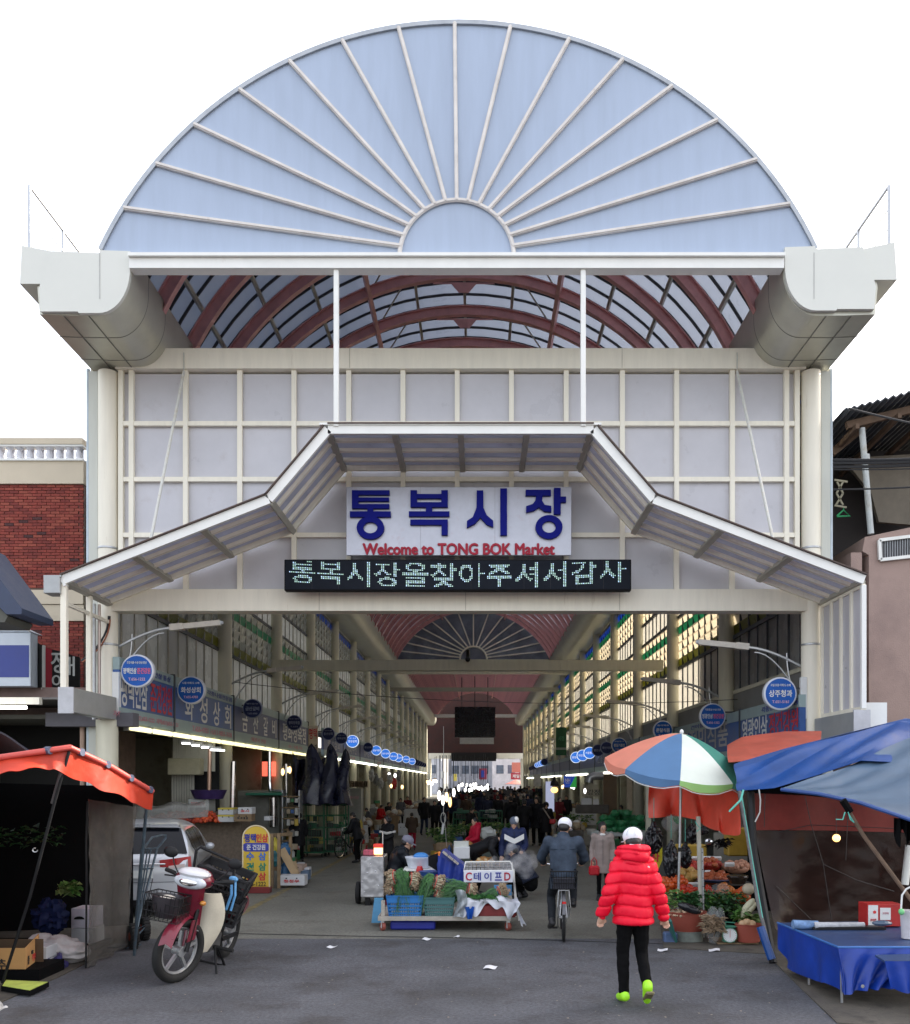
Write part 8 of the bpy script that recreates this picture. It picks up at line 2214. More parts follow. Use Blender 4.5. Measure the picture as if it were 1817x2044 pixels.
# cartons, sheet and bundle
s_ = 182
bx_ = E('cardboard_box',Pt(40,1970,s_),'open cardboard box printed with black and red characters at the left edge','box')
a,b = Pt(-60,1969,s_),Pt(51,1893,s_)
bx_.location.z = 0
cb_ = mat('orange_cardboard',(.46,.25,.09),.85,var=.07,sc=3)
zc0 = .14;
obj('front',MB().bx(a.x,b.x,a.y,a.y + .012,zc0,b.z),cb_,bx_)
obj('back',MB().bx(a.x,b.x,a.y + .4,a.y + .41,zc0,b.z + .03),mat('cardboard_in',(.09,.055,.03),.9),bx_)
A_ = V((b.x,a.y,0));B_ = V((Pt(78,0,172).x,FPX / 172,0));
obj('side',MB().add([(A_.x,A_.y,zc0),(B_.x,B_.y,zc0),(B_.x,B_.y,b.z + .06),(A_.x,A_.y,b.z),(A_.x - .01,A_.y,zc0),(B_.x - .01,B_.y,zc0),(B_.x - .01,B_.y,b.z + .06),(A_.x - .01,A_.y,b.z)],[(0,1,2,3),(7,6,5,4),(3,2,6,7),(0,4,5,1)]),cb_,bx_)
obj('hand_hole',MB().box((A_.lerp(B_,.45) + V((0.004,-.004,b.z - .09))),(.05,.02,.035),rot=(0,0,math.atan2(B_.y - A_.y,B_.x - A_.x))),dk,bx_)
rzb = math.atan2(B_.y - A_.y,B_.x - A_.x)
tx('무우',.14,.08,A_.lerp(B_,.6) + V((.004,-.006,zc0 + .07)),rzb,lred,bx_);tx('성주',.08,.10,A_.lerp(B_,.2) + V((.004,-.006,zc0 + .08)),rzb,blk,bx_)
tx('추',.1,.12,V((Pt(4,0,s_).x,a.y - .006,Pt(0,1925,s_).z)),0,blk,bx_)
obj('pallet',MB().box(((a.x + b.x) / 2,a.y + .3,.07),(b.x - a.x + .3,.6,.13)),dkt,bx_)
for k in range(3):
 a,b = Pt(78,1968 - k * 26,172),Pt(91,1968 - k * 26 - 25,172)
 T('white_carton',MB().box(((a.x + b.x) / 2 - .12,a.y + .2,(a.z + b.z) / 2),(.32,.36,b.z - a.z),b=.006),wbox,['lowest','middle','topmost'][k] + ' of three stacked white cartons behind the open cardboard box','box')
a,b = Pt(141,1853,152),Pt(175,1814,152)
wb_ = E('white_carton',((a.x + b.x) / 2,a.y,a.z),'white carton with dark curved hand hole against the clear curtain','box')
obj('box',MB().box(((a.x + b.x) / 2 + .03,a.y + .18,(a.z + b.z) / 2),(b.x - a.x + .06,.34,b.z - a.z),b=.006),mat('bright_carton',(.62,.60,.68),.7),wb_)
obj('hole',MB().prism([((a.x + b.x) / 2 + .07 * math.cos(PI * k / 8),lerp(a.z,b.z,.45) + .04 * math.sin(PI * k / 8)) for k in range(9)],a.y - .002,a.y + .004),blackm,wb_)
T('white_carton',MB().box(((a.x + b.x) / 2 + .03,a.y + .2,a.z / 2),(.3,.34,a.z - .01),b=.006),wbox,'carton underneath the white carton with curved hand hole','box')
sackm = mat('white_woven_sack',(.44,.41,.40),.6,var=.15,sc=5,bump=.5,bsc=8)
sq = Pt(118,1890,165)
sk_ = MB()
for dx,dz,rx,rz_ in ((0,0,.27,.15),(-.22,.07,.16,.10),(.16,-.06,.22,.14),(-.02,-.12,.26,.1)): sk_.ell(sq + V((dx,.0,dz)),(rx,.2,rz_),14,10)
def crumple(co,no):
 nz = np.array([abs(mnoise.noise(V((p[0] * 7,p[1] * 7,p[2] * 11)))) for p in co]);return co - no * (nz * .07)[:,None]
o = obj('woven_sack',fuse(sk_,.014,2,crumple),sackm);tag(o,'big crumpled off white sack lying behind the stacked cartons','sack')
q = Pt(112,1928,170);nb_ = MB()
rr = random.Random(2)
for k in range(9): nb_.tube([q + V((rr.uniform(-.12,.12),rr.uniform(-.08,.08),-.05 + .02 * k)),q + V((rr.uniform(-.2,.2),rr.uniform(-.1,.1),-.06 + .02 * k))],.035,6)
T('cloth_bundle',nb_,mat('indigo_cloth',(.03,.025,.12),.6),'crumpled indigo cloth bundle below the off white sack','cloth',smooth=True)
gl = E('leaflet',Pt(50,1978,190),'lime green printed board lying flat below the cardboard box','board')
gp0 = [Gp(2,1982),Gp(60,1992),Gp(98,1974),Gp(10,1970)]
gl.location = (gp0[0].x,gp0[0].y,0)
obj('board',MB().prism([(p.x,p.y) for p in gp0],.02,.07,'z'),dkt,gl)
obj('print',MB().prism([(lerp(p.x,gp0[0].x + .2,.06),lerp(p.y,gp0[0].y + .1,.06)) for p in gp0],.07,.076,'z'),mat('lime_print',(.42,.50,.10),.5,var=.25,sc=9),gl)
T('plastic_bundle',MB().sheet(lambda i,j: Pt(lerp(-30,32,i) - 14 * j,lerp(1978,2026,i) - 0 + 10 * math.sin(j * 5),205) + V((0,-.2 * math.sin(j * PI),.02 * math.sin(i * 20 + j * 12))),22,14,.003),mat('shiny_film',(.5,.5,.5),.1,var=.3,sc=12,bump=.6,bsc=16,alpha=.8),'shiny crumpled plastic film at the bottom left corner','bag',smooth=True)
# black net mound above the stall
nm = mat('black_shade_net',(.035,.035,.045),.8,var=.5,sc=60,bump=.8,bsc=120)
T('shade_net',MB().sheet(lambda i,j: Pt(lerp(-120,92,i),1520 - (64 * math.sin(min(1,(1 - i) * 1.5) * PI / 2)) * (1 - j) + 4 * math.sin(i * 9),170 - 30 * j),30,8,.02),nm,'mound of dark woven shade netting on top of the left stall roof','netting',smooth=True)
T('shade_net',MB().sheet(lambda i,j: Pt(lerp(-120,60,i),1500 - 48 * math.sin(min(1,(1 - i) * 1.6) * PI / 2) * (1 - j),150 - 20 * j),20,6,.02),mat('dark_blue_net',(.03,.035,.06),.8,var=.3,sc=20),'dark blue cover behind the woven shade netting','netting',smooth=True)
# ------------------------------------------------------------ striped parasol
pa = E('striped_parasol',(0,0,0),'big parasol with green, coral, blue and white panels leaning over the vegetable stall','parasol')
sP = 139
C_ = Pt(1361,1464,sP);
base = gz(Pt(1352,1815,sP));base.y = FPX / sP
pa.location = base
C_.y = base.y
tilt = Matrix.Rotation(R(6.5),3,'Y') @ Matrix.Rotation(R(12),3,'X')
Rp = 1.03
cols = [mat('parasol_green',(.08,.38,.30),.55,trans=.45,var=.06,sc=3),mat('parasol_coral',(.95,.42,.30),.55,trans=.45,var=.06,sc=3),mat('parasol_blue',(.14,.29,.52),.55,trans=.4,var=.06,sc=3),mat('parasol_white',(.90,.95,.88),.5,trans=.45,var=.06,sc=3)]
limeb = mat('parasol_lime',(.50,.80,.30),.5,trans=.35,var=.06,sc=3)
order = [3,0,1,2,3,0,1,2]
apex = C_
for k in range(8):
 a0 = -PI / 2 - R(8) + 2 * PI * k / 8;a1 = a0 + 2 * PI / 8
 def gore(i,j,a0=a0,a1=a1):
  a = lerp(a0,a1,i);r = Rp * j
  sag = 1 - .045 * math.sin(i * PI) * j
  z = -.46 * j ** 1.6 - .04 * j - .03 * math.sin(i * PI) * j
  return apex + tilt @ V((r * sag * math.cos(a),r * sag * math.sin(a),z))
 m_ = cols[[3,0,1,2,1,0,1,2][k] if False else [3,0,1,2,3,0,1,2][k]]
 obj('gore',MB().sheet(gore,10,12,.004),m_,pa,smooth=True)
 def val(i,j,a0=a0,a1=a1):
  p = gore(i,1.0,a0,a1)
  return p + tilt @ V((0,0,-(.115 - .05 * abs(math.cos(i * PI)) ** 6) * j)) + V((0,-.01 * math.sin(i * 12) * j,0))
 obj('valance',MB().sheet(val,10,3,.004),limeb if m_ is cols[3] else m_,pa,smooth=True)
 tip = gore(0,1.0);obj('rib',MB().tube([apex + V((0,0,-.06)),apex + tilt @ V((Rp * .5 * math.cos(a0),Rp * .5 * math.sin(a0),-.30)),tip],.006,5),galv,pa)
 obj('piping',MB().tube([gore(t / 8,1.0) + tilt @ V((0,-.004,-(.13 - .05 * abs(math.cos(t / 8 * PI)) ** 6))) for t in range(9)],.006,5),wht,pa)
obj('finial',MB().ell(apex + V((0,0,.02)),(.03,.03,.04),8,6),wht,pa)
obj('pole',MB().tube([base,apex.lerp(base,.5) + V((.01,0,0)),apex],.019,10),galv,pa,smooth=True)
obj('pole_joint',MB().tube([Pt(1357,1692,sP),Pt(1357,1700,sP)],.026,10),blackm,pa)
# ------------------------------------------------------------ red tarps behind
def tarp(name,top,bot,s0,s1,m,label,cat='tarpaulin',wob=.05,fr=20,nu=50,nv=12,par=None,th=.006):
 tp = [Pt(*q) for q in top];bp = [Pt(*q) for q in bot]
 f = lambda i,j: blend(tp,i).lerp(blend(bp,i),j) + V((0,wob * math.sin(i * fr + j * 3) * (.2 + j),wob * .25 * math.sin(i * fr * .6 + j * 5)))
 if par is not None: return obj(name,MB().sheet(f,nu,nv,th),m,par,smooth=True)
 return T(name,MB().sheet(f,nu,nv,th),m,label,cat,smooth=True)
tarp('red_tarp',[(1296,1569,128),(1330,1550,126),(1380,1548,128),(1420,1560,134),(1470,1570,142)],[(1296,1630,128),(1345,1632,128),(1395,1635,134),(1425,1658,138),(1448,1667,141),(1478,1662,146)],0,0,redtarp2,'orange red tarpaulin hanging in folds under the striped parasol',wob=.09,fr=22)
tarp('red_tarp',[(1452,1488,128),(1482,1473,127),(1530,1464,125),(1565,1459,123),(1640,1461,122)],[(1455,1520,150),(1500,1518,148),(1520,1515,146),(1560,1510,144),(1640,1500,140)],0,0,mat('faded_coral_tarp',(.55,.12,.075),.5,var=.15,sc=3,bump=.3,bsc=8,trans=.3),'faded coral tarpaulin roof peeping over the blue tent',wob=.05,fr=12)
wp = E('white_post',gz(Pt(1404,1855,141)),'white wooden post with drilled grey slat tied by green cord at the vegetable stall','post')
wp.location.y = FPX / 141
obj('post',MB().bar(Pt(1394,1630,141),gz(Pt(1401,1855,141)),.055,.05),mat('aged_white_wood',(.52,.50,.42),.7,var=.15,sc=6,dirt=((.2,.17,.12),7,.6,.7)),wp)
obj('slat',MB().bar(Pt(1402,1693,142),gz(Pt(1405,1855,142)),.05,.02),galv,wp)
for k in range(7): obj('slat_hole',MB().ell(Pt(1402.3 + k * .4,1702 + k * 17,144),(.010,.008,.006),6,4),dk,wp)
obj('green_cord',MB().tube([Pt(1388,1640,144),Pt(1393,1648,144),Pt(1399,1653,144),Pt(1391,1660,144)],.007,5),mat('mint_cord',(.10,.45,.36),.5),wp)
# ------------------------------------------------------------ vegetable stall goods
sV = 140
def W(x,y,s=sV): return Pt(1265.4 + .1607 * x,1590 + .1607 * y,s)
terr = mat('terracotta_plastic',(.33,.075,.05),.5,var=.12,sc=6,dirt=((.2,.12,.09),6,.6,.5))
def basin(x0,x1,y0,y1,s,m,label,taper=.8,sq=.75,nm='basin'):
 a,b = W(x0,y1,s),W(x1,y0,s);w = (b.x - a.x) / 2;h = b.z - a.z;cx = (a.x + b.x) / 2
 return T(nm,MB().lathe([(w * taper * .97,0),(w * taper,.01),(w * .96,h * .93),(w,h * .95),(w * 1.01,h),(w * .93,h),(w * .9,h * .9),(.001,h * .8)],(cx,a.y + w * sq,a.z),28,None,(1,sq)),m,label,'basin',smooth=True)
basin(430,950,1450,1695,147,terr,'large terracotta plastic basin of garlic and greens under the parasol')
greyb = mat('stained_grey_tub',(.17,.19,.17),.6,var=.25,sc=9,dirt=((.4,.4,.38),8,.6,.7))
basin(535,905,1690,1885,147,greyb,'stained grey tub holding up the terracotta basin',.92)
basin(1290,1640,1600,1825,150,terr,'second terracotta basin at the right beside the weighing scale')
q = W(690,1470,147);heap('garlic_heap',(q.x,q.y + .2,q.z - .03),.3,.18,.07,.018,130,[mat('garlic',(.50,.36,.24),.7,var=.2,sc=20)],'peeled garlic filling the terracotta basin','garlic',3)
foliage('herb_pile',W(500,1390,146) + V((0,.15,0)),(.14,.12,.22),170,'pale yellow green herbs rising at the left of the basin','greens',.09,.012,31,[leafm[2],leafm[0]])
foliage('herb_pile',W(690,1350,146) + V((0,.15,0)),(.16,.1,.14),160,'dark green spinach lying on the terracotta basin','greens',.10,.03,32,[leafm[1]])
T('black_bag',MB().ell(W(690,1390,149),(.17,.07,.06),14,8,Matrix.Rotation(.35,3,'Y')),mat('black_polythene',(.01,.01,.013),.22,bump=.6,bsc=18),'small open black bag of greens in the basin','bag',smooth=True)
foliage('greens_heap',W(1080,1480,142) + V((0,.2,0)),(.36,.2,.30),420,'big heap of mixed leafy greens right of the white post','greens',.11,.032,33,[leafm[0],leafm[1],mat('leaf_greyish',(.07,.13,.06),.6,var=.3,sc=10)])
foliage('greens_heap',W(1500,1560,146) + V((0,.1,0)),(.16,.12,.08),90,'wilted greens over the second basin','greens',.12,.03,34,[leafm[0],leafm[2]])
cabm = mat('napa_white',(.52,.50,.34),.6,var=.2,sc=9)
for k,(x,y,a) in enumerate(((1370,1440,.6),(1440,1400,.75),(1420,1360,.7))):
 q = W(x,y,147);e = E('napa_cabbage',q,['front pale radish top bundle on the greens heap','middle pale cabbage on the greens heap','rear pale cabbage on the greens heap'][k],'cabbage')
 M_ = Matrix.Rotation(a,3,'Y')
 obj('stalk',MB().ell(q,(.05,.05,.13),12,10,M_),cabm,e,smooth=True)
 lb_ = MB();leaves(lb_,q + M_ @ V((0,0,-.12)),26,(.05,.05,.05),.1,.03,random.Random(k));tag(obj('leaves',lb_,leafm[0],e),kind='stuff')
for k,(x,y) in enumerate(((1390,1600),(1440,1580),(1500,1600))):
 T('daikon',MB().ell(W(x,y,150) + V((0,.12,0)),(.06,.05,.05),12,8),mat('daikon',(.55,.36,.2),.5,var=.2,sc=8),['left','middle','right'][k] + ' pinkish radish in the second basin','radish',smooth=True)
foliage('root_bundle',W(985,1680,149),(.1,.08,.2),240,'bundle of pale brown roots in a clear bag beside the tub','roots',.12,.010,35,[mat('pale_root',(.36,.26,.17),.8,var=.3,sc=20),scr2])
T('clear_bag',MB().ell(W(985,1600,148),(.105,.09,.26),18,14),mat('clear_film_bag',(.5,.52,.52),.08,var=.2,sc=9,bump=.25,bsc=22,alpha=.17),'clear bag round the root bundle','bag',smooth=True)
T('clear_bag',MB().ell(W(1075,1530,146),(.07,.07,.17),14,10),_M['clear_film_bag'],'second slim clear bag just right of the root bundle','bag',smooth=True)
# weighing scale
q = W(1190,1810,149);sc_ = E('weighing_scale',q,'round white dial kitchen scale on a green stand','scale')
mint = mat('mint_metal',(.08,.30,.20),.4)
obj('stand',MB().prism([(q.x - .075,q.z),(q.x + .075,q.z),(q.x + .045,q.z + .05),(q.x + .06,q.z + .17),(q.x - .06,q.z + .17),(q.x - .045,q.z + .05)],q.y,q.y + .12),mint,sc_)
cd_ = V((q.x,q.y - .01,q.z + .095))
obj('dial_case',MB().lathe([(.098,-.03),(.102,0),(.098,.01)],cd_,28,Matrix.Rotation(PI / 2,3,'X')),mint,sc_,smooth=True)
obj('dial',MB().lathe([(.09,.0),(.09,.014)],cd_,28,Matrix.Rotation(PI / 2,3,'X')),mat('dial_white',(.75,.77,.78),.35,var=.03,bump=0),sc_)
for k in range(20):
 a = 2 * PI * k / 20;c = cd_ + V((.078 * math.cos(a),-.0155,.078 * math.sin(a)))
 obj('tick',MB().box(c,(.003,.002,.012),rot=(0,PI / 2 - a,0)),blk,sc_)
obj('needle',MB().box(cd_ + V((0,-.018,.02)),(.004,.003,.1)),lred,sc_)
obj('pan',MB().lathe([(.05,0),(.11,.02),(.115,.025)],V((q.x,q.y + .06,q.z + .18)),20),mint,sc_,smooth=True)
obj('basket_frame',MB().tube([W(1140,1560,148),W(1140,1610,148)],.008,5).tube([W(1140,1560,148),W(1260,1570,148)],.008,5),mint,sc_)
T('stall_board',MB().box(W(1240,1825,148) + V((.05,.18,0)),(.55,.45,.03)),woodm,'thin wooden board carrying the weighing scale','board')
T('crate_under',MB().box(W(1330,1870,146) + V((0,.35,-.02)),(.8,.4,.12)),dkt,'dark block under the stall board','block')
T('blue_pack',MB().box(W(470,1790,147) + V((0,.1,.02)),(.18,.15,.16),b=.02),mat('greyblue_pack',(.08,.13,.25),.5,bump=.5,bsc=20),'small blue plastic pack left of the stained grey tub','pack')
T('teal_crate_side',MB().bar(W(430,1500,149),W(500,1760,147),.03,.2,(0,1,0)),mat('teal_plastic',(.03,.14,.12),.5),'teal crate edge behind the terracotta basin','crate')
# tiers of fruit
tier = E('fruit_stand',gz(W(1000,1200,130)) ,'stepped stall stand holding trays of tomatoes and persimmons','stand')
tier.location.y = FPX / 130
for k,(x0,x1,y,s) in enumerate(((580,1460,1290,134),(600,1460,1070,126),(620,1480,870,119))):
 a,b = W(x0,y,s),W(x1,y,s)
 obj('shelf',MB().bx(a.x,b.x,a.y,a.y + .55,a.z - .05,a.z),tabm,tier)
 obj('riser',MB().bx(a.x,b.x,a.y + .01,a.y + .03,0,a.z - .05),dkt,tier)
trays = [(690,1235,136,.22,.14,.035,60,[palm[1]],'tray of small red tomatoes left of the white post'),
         (930,1225,136,.12,.12,.035,26,[palm[1]],'tomatoes just right of the white post'),
         (1150,1215,136,.14,.12,.04,24,[palm[0]],'orange persimmons in the lower tier'),
         (1380,1270,139,.13,.1,.04,22,[mat('deep_orange',(.6,.1,.015),.35,var=.2,sc=9)],'deep orange persimmons beside the cabbages'),
         (1040,1040,127,.26,.2,.04,90,[mat('persimmon',(.42,.10,.03),.4,var=.25,sc=9)],'round blue tray heaped with brownish red persimmons'),
         (720,905,120,.2,.14,.035,50,[palm[1],mat('deep_red',(.3,.02,.01),.35)],'upper left tray of red fruit in foil'),
         (960,870,120,.22,.14,.038,60,[mat('deep_red',(.3,.02,.01),.35),mat('persimmon',(.42,.10,.03),.4)],'upper tray of dark red fruit behind the post'),
         (1310,900,120,.22,.14,.05,40,[mat('peach_fruit',(.50,.25,.16),.5,var=.2,sc=8)],'upper right pile of pinkish bagged fruit'),
         (430,1130,133,.13,.12,.045,26,[mat('deep_orange',(.6,.1,.015),.35)],'orange peppers between the red jacket sleeve and the bags'),
         (570,1100,133,.12,.1,.045,22,[mat('deep_orange',(.6,.1,.015),.35)],'orange peppers just left of the pole'),
         (700,1010,126,.17,.12,.05,24,[mat('amber_bags',(.50,.30,.08),.35,var=.4,sc=6)],'clear bags of amber snacks in a white tray')]
for k,(x,y,s,rx,ry,r_,n,ms,lb) in enumerate(trays):
 q = W(x,y,s);heap('fruit_tray',(q.x,q.y + .12,q.z),rx,ry,.12,r_,n,ms,lb,'fruit',40 + k,base=ms[0])
q = W(1040,1065,127);T('blue_tray',MB().lathe([(.24,0),(.31,.04),(.32,.045),(.3,.045)],(q.x,q.y + .1,q.z),24),mat('tray_blue',(.06,.11,.25),.4),'shallow blue round tray under the persimmon heap','tray',smooth=True)
for x,y,s,w,lb in ((720,1095,128,.3,'white foam tray in front of the amber bags'),(930,945,122,.13,'small white price card on the persimmons'),(905,770,118,.5,'white foam board leaning behind the upper fruit'),(1190,845,121,.16,'white label card on the upper fruit')):
 T('foam_tray',MB().box(W(x,y,s),(w,.05,.07),rot=(.5,0,0),b=.01),wht,lb,'tray')
T('bell_onion',MB().ell(W(1425,1150,139),(.09,.09,.085),16,10),mat('white_radish',(.6,.52,.38),.4,bump=.1),'large round pale radish near the leaning tent pole','radish',smooth=True)
T('dark_pot',MB().lathe([(.1,0),(.16,.1),(.15,.12),(.001,.11)],W(1290,1080,137),18),mat('dark_lacquer',(.03,.02,.015),.2),'dark lacquered pot on the fruit stand','pot',smooth=True)
T('clear_bag',MB().ell(W(1080,1150,138),(.14,.1,.09),16,10),_M['clear_film_bag'],'clear bag of pale goods between tomatoes and persimmons','bag',smooth=True)
T('yellow_crate',MB().box(W(1290,560,112),(.42,.3,.5),b=.02),mat('mustard_crate',(.38,.24,.03),.5,var=.15,sc=9),'mustard yellow crate stacked high at the back of the vegetable stall','crate')
T('yellow_crate',MB().box(W(710,670,112),(.5,.3,.22),b=.02),mat('mustard_crate',(.38,.24,.03),.5),'mustard yellow crate partly hidden behind the black bags','crate')
T('back_board',MB().bx(W(1000,0,108).x,W(1600,0,108).x,FPX / 108,FPX / 108 + .05,0,W(0,450,108).z),mat('stall_back_grey',(.20,.19,.16),.8,var=.2,sc=3),'grey board closing the back of the vegetable stall','board')
T('back_board',MB().bx(W(180,0,100).x,W(1000,0,100).x,FPX / 100,FPX / 100 + .05,0,W(0,760,100).z),mat('stall_back_dark',(.05,.05,.045),.8,var=.3,sc=3),'dark low board behind the bags of the vegetable stall','board')
T('tinsel',MB().ell(W(930,560,120),(.07,.04,.05),10,8),chrome,'shiny crumpled foil hanging at the back of the stall','foil')
lb_ = MB();leaves(lb_,W(1080,620,118),60,(.12,.05,.12),.14,.015,random.Random(8));T('dried_herbs',lb_,blackm,'dark spiky dried herbs hanging at the back of the stall','herbs')
ysg = E('yellow_placard',W(300,780,124),'yellow placard with white edged red lettering behind the red jacket','sign')
a,b = W(240,900,124),W(355,540,124)
obj('board',MB().prism([(a.x,a.z),(b.x - .06,a.z),(b.x,lerp(a.z,b.z,.3)),(b.x,b.z),(a.x,b.z - .1)],a.y,a.y + .02),mat('placard_yellow',(.55,.50,.02),.5),ysg)
tx('사',.14,.18,W(262,745,124) + V((0,-.02,0)),0,lred,ysg,.03)
# black polythene bags hanging
bp_ = mat('black_polythene',(.004,.004,.006),.22,spec=.4)
def hangbag(x0,x1,y0,y1,s,label,seed):
 rr = random.Random(seed);c = W((x0 + x1) / 2,(y0 + y1) / 2,s);w = (W(x1,0,s).x - W(x0,0,s).x) / 2;h = (W(0,y0,s).z - W(0,y1,s).z) / 2
 mb = MB().ell(c - V((0,0,h * .12)),(w * 1.1,.14,h * .9),18,14).ell(c + V((0,0,h * .6)),(w * .45,.07,h * .4),12,8)
 def cr(co,no):
  nz = np.array([abs(mnoise.noise(V((p[0] * 22,p[1] * 22,p[2] * 7 + seed)))) for p in co]);return co - no * (nz * .08)[:,None]
 e = E('black_bag',(c.x,c.y,c.z - h),label,'bag','black polythene bags hanging at the vegetable stall')
 obj('polythene',fuse(mb,.014,1,cr),bp_,e).location = -V(e.location)
 obj('string',MB().tube([c + V((0,0,h)),c + V((0,0,h + .35))],.005,4),_M['mint_cord'],e)
hangbag(140,360,300,720,130,'black plastic bundle hanging just right of the white cap',1)
hangbag(370,560,520,1020,136,'tall bunch of black plastic bags left of the grey pole',2)
hangbag(560,720,560,900,132,'black plastic bag behind the grey parasol pole',3)
hangbag(640,800,330,600,128,'black plastic bag high beside the white post under the red tarp',4)
hangbag(800,930,360,480,126,'small black bag just right of the white post',5)
T('clear_bag',MB().ell(W(470,330,128),(.16,.1,.14),16,10),_M['clear_film_bag'],'clear plastic bag hanging under the red tarp','bag',smooth=True)
T('green_leaf_bag',MB().ell(W(545,290,127),(.09,.06,.06),12,8,Matrix.Rotation(.8,3,'Y')),mat('green_plastic',(.01,.22,.07),.35),'green plastic scrap under the red tarp','bag',smooth=True)
# ------------------------------------------------------------ blue tent on the right
bluet = mat('blue_tarpaulin',(.008,.062,.25),.38,var=.16,sc=3,bump=.35,bsc=7,trans=.12)
greyt = mat('grey_blue_tarpaulin',(.085,.14,.215),.45,var=.14,sc=2.5,bump=.3,bsc=6,trans=.15)
tn = E('market_tent',gz(Pt(1700,1900,180)),'stall tent roofed with bright blue and grey blue tarpaulins at the right edge','tent')
tn.location.y = FPX / 170
def X4(x,y): return (1363 + .3017 * x,1428 + .3017 * y)
def P4(x,y,s): u,v = X4(x,y);return Pt(u,v,s)
topl = [P4(340,322,150),P4(700,215,148),P4(1100,125,146),P4(1480,20,143),P4(1800,60,141)]
botl = [P4(362,500,154),P4(600,482,156),P4(900,395,158),P4(1180,300,160),P4(1800,330,160)]
obj('blue_roof',MB().sheet(lambda i,j: blend(topl,i).lerp(blend(botl,i),j) + V((0,.04 * math.sin(j * 9 + i * 9),.03 * math.sin(i * 24 + j * 8) * math.sin(j * PI))),60,14,.006),bluet,tn,smooth=True)
obj('ridge_fold',MB().sheet(lambda i,j: blend(topl,i) + V((0,-.02 - .03 * j,-.12 * j + .006 * math.sin(i * 40))),60,4,.008),bluet,tn,smooth=True)
bt_l = [P4(345,325,149),P4(700,215,146),P4(1480,20,139),P4(1800,60,137)]
bt_b = [P4(420,390,118),P4(700,300,118),P4(1480,150,112),P4(1800,180,112)]
obj('rear_slope',MB().sheet(lambda i,j: blend(bt_l,i).lerp(blend(bt_b,i),j),20,6,.006),bluet,tn,smooth=True)
g_t = [P4(650,486,165),P4(1000,370,160),P4(1250,270,157),P4(1506,140,152),P4(1800,60,150)]
g_b = [P4(655,492,168),P4(900,520,177),P4(1180,580,184),P4(1506,690,196),P4(1800,790,205)]
obj('grey_roof',MB().sheet(lambda i,j: blend(g_t,i).lerp(blend(g_b,i),j) + V((0,0,(-.12 * math.sin(j * PI) + .015 * math.sin(i * 14 + j * 20)) * min(1,i * 3))),50,20,.006),greyt,tn,smooth=True)
obj('roof_edge',MB().tube(g_b,.022,8),mat('edge_navy',(.025,.07,.24),.4),tn,smooth=True)
# leaning front post wrapped in tape with cord
obj('front_post',MB().tube([P4(375,500,157),P4(430,800,158),P4(500,1250,162),P4(590,1600,166)],.024,8),mat('worn_grey_post',(.13,.13,.13),.6,var=.4,sc=14),tn,smooth=True)
obj('rear_post',MB().tube([P4(450,510,152),P4(470,900,155),gz(P4(600,1560,165))],.05,8),blackm,tn,smooth=True)
obj('tape_wrap',MB().tube([P4(515,1400,166),P4(590,1615,168)],.05,8),bluet,tn)
obj('cord',MB().tube([P4(390,520,159),P4(420,700,160),P4(470,1000,161),P4(530,1340,165)],.006,5),_M['mint_cord'],tn,smooth=True)
obj('cord',MB().tube([P4(402,495,160),P4(385,560,161),P4(345,600,161),P4(308,638,161)],.014,5),_M['mint_cord'],tn,smooth=True)
obj('white_rope',MB().tube([P4(505,490,160),P4(515,560,160),P4(512,640,160),P4(480,705,160)],.009,5),wc,tn,smooth=True)
obj('brace_stick',MB().tube([P4(1060,570,183),P4(1200,800,184),P4(1506,1215,188),P4(1700,1480,190)],.022,7),wood,tn,smooth=True)
obj('stick_wrap',MB().tube([P4(1060,560,184),P4(1110,640,184)],.04,7),dkt,tn)
obj('cord',MB().tube([P4(1075,640,185),P4(1060,690,185),P4(1015,688,185)],.007,5).tube([P4(1095,640,185),P4(1110,690,185),P4(1135,710,185),P4(1100,655,185)],.006,5),_M['mint_cord'],tn)
# transparent side curtain
smoke_c = mat('smoky_window_film',(.03,.014,.011),.2,var=.4,sc=2.5,bump=.5,bsc=7,alpha=.7,spec=.16)
redc = mat('dim_red_film',(.20,.03,.024),.5,var=.25,sc=3,bump=.3,bsc=6,alpha=.92,spec=.2)
c1 = [P4(468,515,152),P4(800,530,150),P4(1100,560,148),P4(1440,640,146),P4(1800,700,145)]
c2 = [P4(478,760,152),P4(800,760,150),P4(1100,765,148),P4(1440,775,146),P4(1800,790,145)]
c3 = [P4(610,1420,155),P4(800,1400,150),P4(1100,1400,148),P4(1440,1400,146),P4(1800,1400,145)]
obj('red_film',MB().sheet(lambda i,j: blend(c1,i).lerp(blend(c2,i),j) + V((0,.02 * math.sin(i * 19),0)),30,6,.003),redc,tn,smooth=True)
obj('clear_film',MB().sheet(lambda i,j: blend(c2,i).lerp(blend(c3,i),j) + V((0,.03 * math.sin(i * 13 + j * 4) + .012 * mnoise.noise(V((i * 11,j * 9,4))),0)),44,26,.003),smoke_c,tn,smooth=True)
for pts in (((545,520),(540,740)),((810,535),(850,720),(930,980),(985,1350)),((640,770),(850,725),(1090,735),(1440,750)),((930,985),(1150,1090),(1400,1165)),((620,1130),(850,1350)),((1095,620),(1080,960))):
 obj('film_cord',MB().tube([P4(x,y,153) for x,y in pts],.005,4),wirem,tn,smooth=True)
panel('back_drop',gz(P4(430,1400,118)),gz(P4(1900,1400,118)),P4(1900,300,118),P4(430,430,118),dkt,tn)
lb2 = E('bare_bulb',P4(1018,850,140),'bare glowing yellow bulb hanging behind the smoky tent curtain','lamp')
obj('glass',MB().ell(P4(1018,812,156),.05,12,8),glow('bulb_amber',(1,.45,.10),3),lb2,smooth=True)
obj('wire',MB().tube([P4(1018,790,156),P4(1015,620,156)],.004,4),wirem,lb2)
